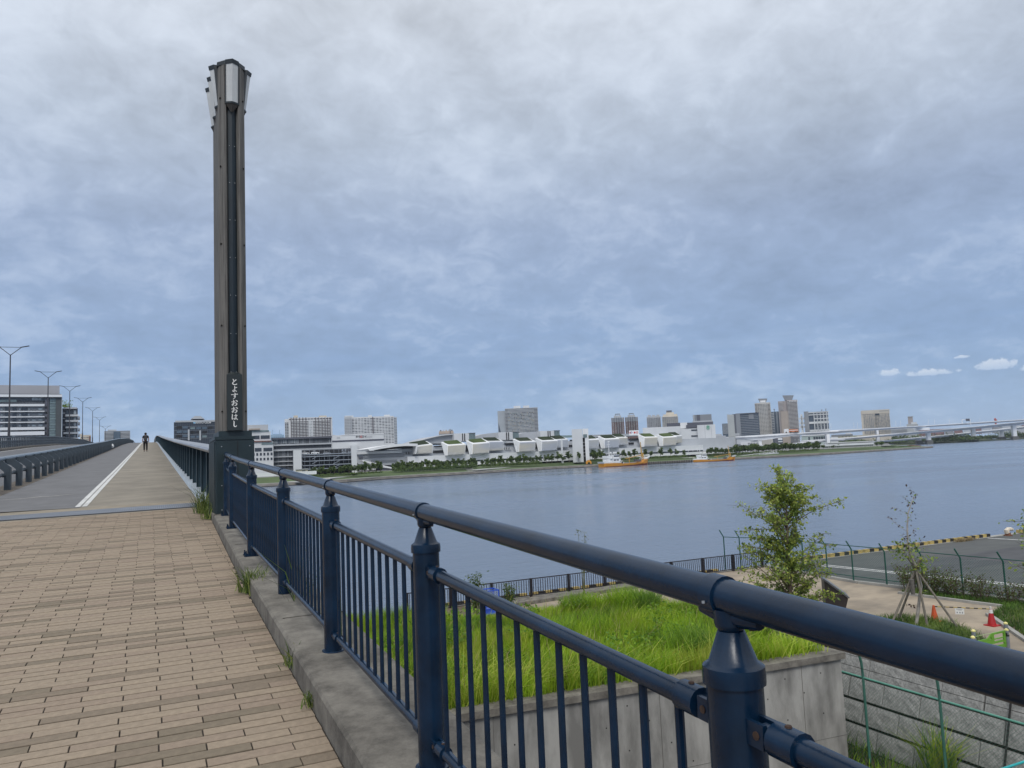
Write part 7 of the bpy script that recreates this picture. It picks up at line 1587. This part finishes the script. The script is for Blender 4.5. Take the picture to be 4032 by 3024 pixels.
for i in range(n):
    a0, a1 = 6.2832*i/n, 6.2832*(i+1)/n
    P = lambda a_, r_, s_: rc + ux*(r_*.95*math.cos(a_)) + zz*(r_*math.sin(a_)) + uy*s_
    ri = .95
    q.hexa([P(a0, ri, -.8)+ux*.15-zz*.35, P(a1, ri, -.8)+ux*.15-zz*.35, P(a1, ri, .8)+ux*.15-zz*.35, P(a0, ri, .8)+ux*.15-zz*.35, P(a0, 2.05, -.8), P(a1, 2.05, -.8), P(a1, 2.05, .8), P(a0, 2.05, .8)])
q.build('ring', orange, rg_)
p = Vector((rc.x, rc.y, -6.9)); MB().box(p.x-2.5, p.x+2.5, p.y-2, p.y+2, -7.4, -6.2).build('base', pile_m, rg_)
rr = random.Random(6); stl = root('stone_landing', 'dark stone landing at the water below the orange ring', 'landing', (rc.x, rc.y, WATER))
for i in range(22):
    p = atz(*Z6(690+165*rr.random(), 1066), WATER); s_ = rr.uniform(.7, 1.3); q = MB(); q.lathe((p.x, p.y+rr.uniform(0, 3), WATER-.4), [(s_*1.1, 0), (s_, .9), (s_*.55, 1.5*rr.uniform(.6, 1.2))], 6); q.build('stone', pile_m, stl)
bs = Bld('brick_shed', 'long low brown shed behind the deck of the left ship', (2428, 566), (2490, 570), base=-6.4); bs.box('wall', ZB, 880, 1300, 612, 740, 0, 6, Wm('shed_brown', (.10, .065, .06)), to_ground=True); bs.poly('roof', ZB, [(890, 612), (1250, 596), (1390, 700), (1300, 745), (900, 640)], -.5, 6.5, Wm('shed_roof', (.13, .085, .075)))

# ships
hull_o = M('hull_orange', (.60, .27, .03), c2=(.50, .21, .025), rough=.45, scale=.6); hull_r = M('hull_red', (.16, .035, .03), rough=.7, var=.25, scale=.6); shipw = M('ship_white', (.74, .75, .75), rough=.45, var=.06, scale=.8); ochre = M('mast_ochre', (.48, .29, .07), rough=.55, var=.12)
def make_ship(name, label):
    r0 = root(name, label, 'ship', group='orange tankers moored along the far shore')
    st = [(0, 2.3, .25, 2.0), (1.2, 2.8, .3, 2.0), (5, 3.1, .3, 1.95), (11.5, 3.1, .35, 1.85), (13, 3.1, .38, 1.2), (20, 3.1, .55, 1.3), (27.5, 3.0, .85, 1.75), (28.6, 2.9, .95, 2.9), (31, 2.1, 1.1, 3.1), (33.2, .9, 1.2, 3.3), (34.3, .15, 1.3, 3.5)]
    q = MB(); n = 5
    for (x, hb_, zr, zd) in st:
        xb = x if x < 31 else 31+(x-31)*.55
        for s in (-1, 1):
            pass
        q.v += [(xb, -hb_*.75, -1.2), (xb, -hb_*.96, zr), (x, -hb_, zd), (x, hb_, zd), (xb, hb_*.96, zr), (xb, hb_*.75, -1.2)]
    for i in range(len(st)-1):
        k = 6*i
        for j, mi in ((0, 1), (1, 0), (2, 0), (3, 0), (4, 1), (5, 1)):
            q.f.append((k+j, k+(j+1) % 6, k+6+(j+1) % 6, k+6+j)); q.m.append(mi)
    q.f.append((0, 5, 4, 3, 2, 1)); q.m.append(0); e = 6*(len(st)-1); q.f.append(tuple(e+j for j in range(6))); q.m.append(0)
    q.build('hull', [hull_o, hull_r], r0, False, False)
    MB().box(13, 27.6, -3.14, -3.02, 1.28, 1.55).build('rubbing_strake', hull_o, r0, False, False)
    MB().hexa([(-.2, -2.45, 2.0), (11.8, -3.12, 1.88), (11.8, 3.12, 1.88), (-.2, 2.45, 2.0), (-.5, -2.5, 2.9), (10.4, -3.14, 2.7), (10.4, 3.14, 2.7), (-.5, 2.5, 2.9)]).build('bulwark', shipw, r0, False, False)
    dh = MB().box(5.9, 11.6, -2.5, 2.5, 2.7, 4.3).build('deckhouse', shipw, r0, False, False)
    for x in (6.7, 8.7): MB().box(x, x+1.5, -2.56, -2.45, 3.2, 3.8).build('window', dglass, dh, False, False)
    ub = MB().box(4.6, 11.9, -2.7, 2.7, 4.3, 4.45).build('bridge_deck', shipw, r0, False, False); wh = MB().box(7.0, 11.0, -2.0, 2.0, 4.45, 6.2).build('wheelhouse', shipw, r0, False, False)
    MB().box(7.4, 10.9, -2.06, -1.95, 5.2, 5.8).build('window', dglass, wh, False, False); MB().box(7.0, 11.3, -2.3, 2.3, 6.2, 6.35).build('roof', shipw, wh, False, False)
    MB().box(2.6, 6.4, -1.9, 1.9, 4.45, 5.9).build('funnel_house', shipw, r0, False, False); MB().box(2.9, 6.0, -2.0, 2.0, 2.7, 4.3).build('aft_house', shipw, r0, False, False)
    for x, s_ in ((6.6, .45), (8.8, .5), (10.2, .42)): MB().lathe((x, -.6, 6.35), [(.12, 0), (.12, .5), (s_, .8), (s_*1.05, 1.15), (s_*.5, 1.5)], 8).build('radar_dome', shipw, r0, True, False)
    ms = MB().tube((5.9, 0, 5.9), (5.7, 0, 13.4), .26, 6, .14).build('signal_mast', shipw, r0, True, False); MB().bar((4.9, 0, 12.0), (6.6, 0, 12.0), .25, .35).build('yard', shipw, ms, False, False); MB().bar((5.2, 0, 13.4), (6.5, 0, 13.4), .35, .6).build('masthead', shipw, ms, False, False)
    for z in (3.3, 3.7): MB().path([(-.4, -2.4, z), (2.4, -2.75, z)], .04, 4).build('stern_rail', shipw, r0, False, False)
    MB().path([(-1.4, -1.5, 4.6), (.6, -1.6, 3.2)], .06, 4).build('flagstaff', ochre, r0, False, False)
    MB().tube((12.0, -3.1, 2.0), (12.0, -3.3, 2.0), .42, 10).build('fender', black, r0, False, False); MB().bar((12.4, -2.4, 1.3), (12.4, -2.4, 3.3), .3, .3, up=(0, 1, 0)).build('davit', shipw, r0, False, False)
    MB().box(14.0, 15.2, -1.2, 1.2, 1.25, 2.3).build('hatch', lgrey, r0, False, False); MB().box(16.0, 27.0, -.5, .5, 1.3, 1.9).build('deck_pipe', mgrey, r0, False, False); MB().box(24.6, 27.2, -1.6, 1.6, 2.1, 3.3).build('pump_house', dgrey, r0, False, False)
    MB().bar((19.6, -.4, 1.3), (19.6, -.4, 4.4), .3, .3, up=(0, 1, 0)).build('boom_rest', ochre, r0, False, False)
    MB().tube((17.0, -.4, 4.0), (29.6, 0, 5.5), .22, 6).build('boom', ochre, r0, False, False)
    q = MB(); q.tube((29.4, 0, 3.0), (28.9, 0, 12.6), .42, 6, .2); q.build('crane_mast', ochre, r0, True, False); MB().tube((30.2, 0, 3.0), (30.2, 0, 6.6), .42, 8).build('winch_post', ochre, r0, True, False)
    for x0, x1 in ((27.4, 28.8), (28.0, 30.8), (26.4, 27.6)): MB().bar((x0, -1.0, 3.1), (x1, -1.0, 4.6), .2, .25).build('windlass_frame', lgrey, r0, False, False)
    for z in (3.9, 4.4): MB().path([(31.0, -2.0, z-.2), (33.4, -.8, z+.1), (34.6, 0, z+.3)], .06, 4).build('bow_rail', shipw, r0, False, False)
    MB().hexa([(31.6, -1.9, 3.2), (34.5, -.2, 3.5), (34.5, .2, 3.5), (31.6, 1.9, 3.2), (31.8, -1.9, 3.9), (35.4, -.2, 4.6), (35.4, .2, 4.6), (31.8, 1.9, 3.9)]).build('bow_flare', shipw, r0, False, False)
    return r0
def put_ship(o, C, xa, ya, xb, yb):
    a, b = atz(*C(xa, ya), WATER), atz(*C(xb, yb), WATER); d = b-a; L = d.length; o.location = (a.x, a.y, WATER); o.rotation_euler = (0, 0, math.atan2(d.y, d.x)); k = L/33.0; o.scale = (k, k, k)
sh = make_ship('tanker_ship', 'orange hulled small tanker with white deckhouse moored nearer, left of the other')
sh2 = copy_tree(sh); sh2['label'] = 'orange hulled small tanker moored farther right, beside the sloping jetty'
put_ship(sh, ZB, 335, 888, 1930, 798); put_ship(sh2, Z7, 412, 1012, 918, 992)

# wooded islands and the distant port
isl = [(3460, 1757), (3530, 1753), (3651, 1748), (3760, 1744), (3877, 1737), (4032, 1729), (4200, 1722)]
P0 = [atz(px_, py_, WATER) for px_, py_ in isl]; m = MB()
for a, b in zip(P0, P0[1:]):
    d = Vector((b.y-a.y, a.x-b.x, 0)).normalized()*-1; d = Vector((-(b.y-a.y), b.x-a.x, 0)).normalized()
    m.quad((a.x, a.y, WATER-1), (b.x, b.y, WATER-1), (b.x, b.y, WATER+1.6), (a.x, a.y, WATER+1.6)); m.quad((a.x, a.y, WATER+1.6), (b.x, b.y, WATER+1.6), (*(b+d*160).xy, WATER+5), (*(a+d*160).xy, WATER+5))
tag(m.build('wooded_island', M('island_bank', (.085, .11, .045), c2=(.05, .06, .035), rough=.95, scale=.03)), kind='structure')
rn = np.random.RandomState(77); PT = []; IX = []
for _ in range(240):
    f = rn.rand()*(len(P0)-1.01); i = int(f); a = P0[i].lerp(P0[i+1], f-i); t_ = f/(len(P0)-1); off = 25+rn.rand()*110; dd = Vector((-(P0[i+1].y-P0[i].y), P0[i+1].x-P0[i].x, 0)).normalized(); c = a+dd*off
    gap = math.sin(t_*23)*.5+.5; h = (5+8*rn.rand())*(.5+.7*gap); n_ = 55
    q_ = rn.normal(size=(n_, 3))*np.array([4.2, 4.2, h*.28]) + np.array([c.x, c.y, WATER+4+h*.55]); PT.append(q_); IX += list(rn.choice([0, 2, 2, 1], n_))
tag(link(leaf_mesh('island_wood', np.concatenate(PT), 3.2, FT, 78, .1, .65, IX), 'island_wood'), 'dark wood covering the islands below the viaducts', kind='stuff')
pr = Wm('port_red', (.23, .125, .12)); pg = Wm('port_grey', (.27, .27, .28))
b = Bld('port_sheds', 'long reddish port sheds far behind the viaducts at the right edge', (3540, 2300), (4100, 2400)); b.cells('shed', Z8, 900, 2300, 490, 560, 14, 1, .9, 1, 0, 60, [pr, pg, lgrey, pr], single=True)
b = Bld('container_stack', 'pinkish container stacks beyond the lowest viaduct at the right edge', (3960, 2000), (4060, 2010)); b.cells('container', Z8, 2040, 2260, 545, 600, 9, 3, .9, .85, 0, 12, [Wm('cont_pink', (.30, .17, .20)), Wm('cont_grey', (.36, .36, .38)), Wm('cont_red', (.25, .09, .08))], single=True); b.box('shed', Z8, 2120, 2230, 500, 550, 20, 40, lgrey, to_ground=True)
b = Bld('long_depot', 'long low beige depot between the viaducts left of the hotel', (3270, 1450), (3430, 1460)); b.box('wall', Z8, 195, 600, 572, 620, 0, 20, Wm('depot_beige', (.46, .42, .34)), to_ground=True); b.box('roof', Z8, 195, 420, 560, 575, -1, 21, mgrey); b.box('upper_hall', Z8, 345, 405, 543, 570, 5, 18, white)
b = Bld('long_block', 'long pale low block with window rows right of the hotel base', (3490, 1650), (3610, 1660)); b.box('wall', Z8, 780, 1090, 498, 570, 0, 20, lgrey, to_ground=True); b.cells('window', Z8, 785, 1085, 505, 545, 22, 3, .6, .5, -.6, .2, mgrey, None)

# ================================================================ AIR
hb_ = MB().box(-7100, 9100, -4100, 9600, -15.2, 125)
hz_ = hb_.build('haze', [])
hz_['kind'] = 'stuff'
hm_ = bpy.data.materials.new('haze_air'); hm_.use_nodes = True; ht = hm_.node_tree; ht.nodes.clear()
pv = ht.nodes.new('ShaderNodeVolumePrincipled'); pv.inputs['Color'].default_value = (.80, .88, 1.0, 1); pv.inputs['Density'].default_value = 5.2e-5; pv.inputs['Anisotropy'].default_value = 0.0
ho = ht.nodes.new('ShaderNodeOutputMaterial'); ht.links.new(pv.outputs[0], ho.inputs['Volume']); hz_.data.materials.append(hm_)
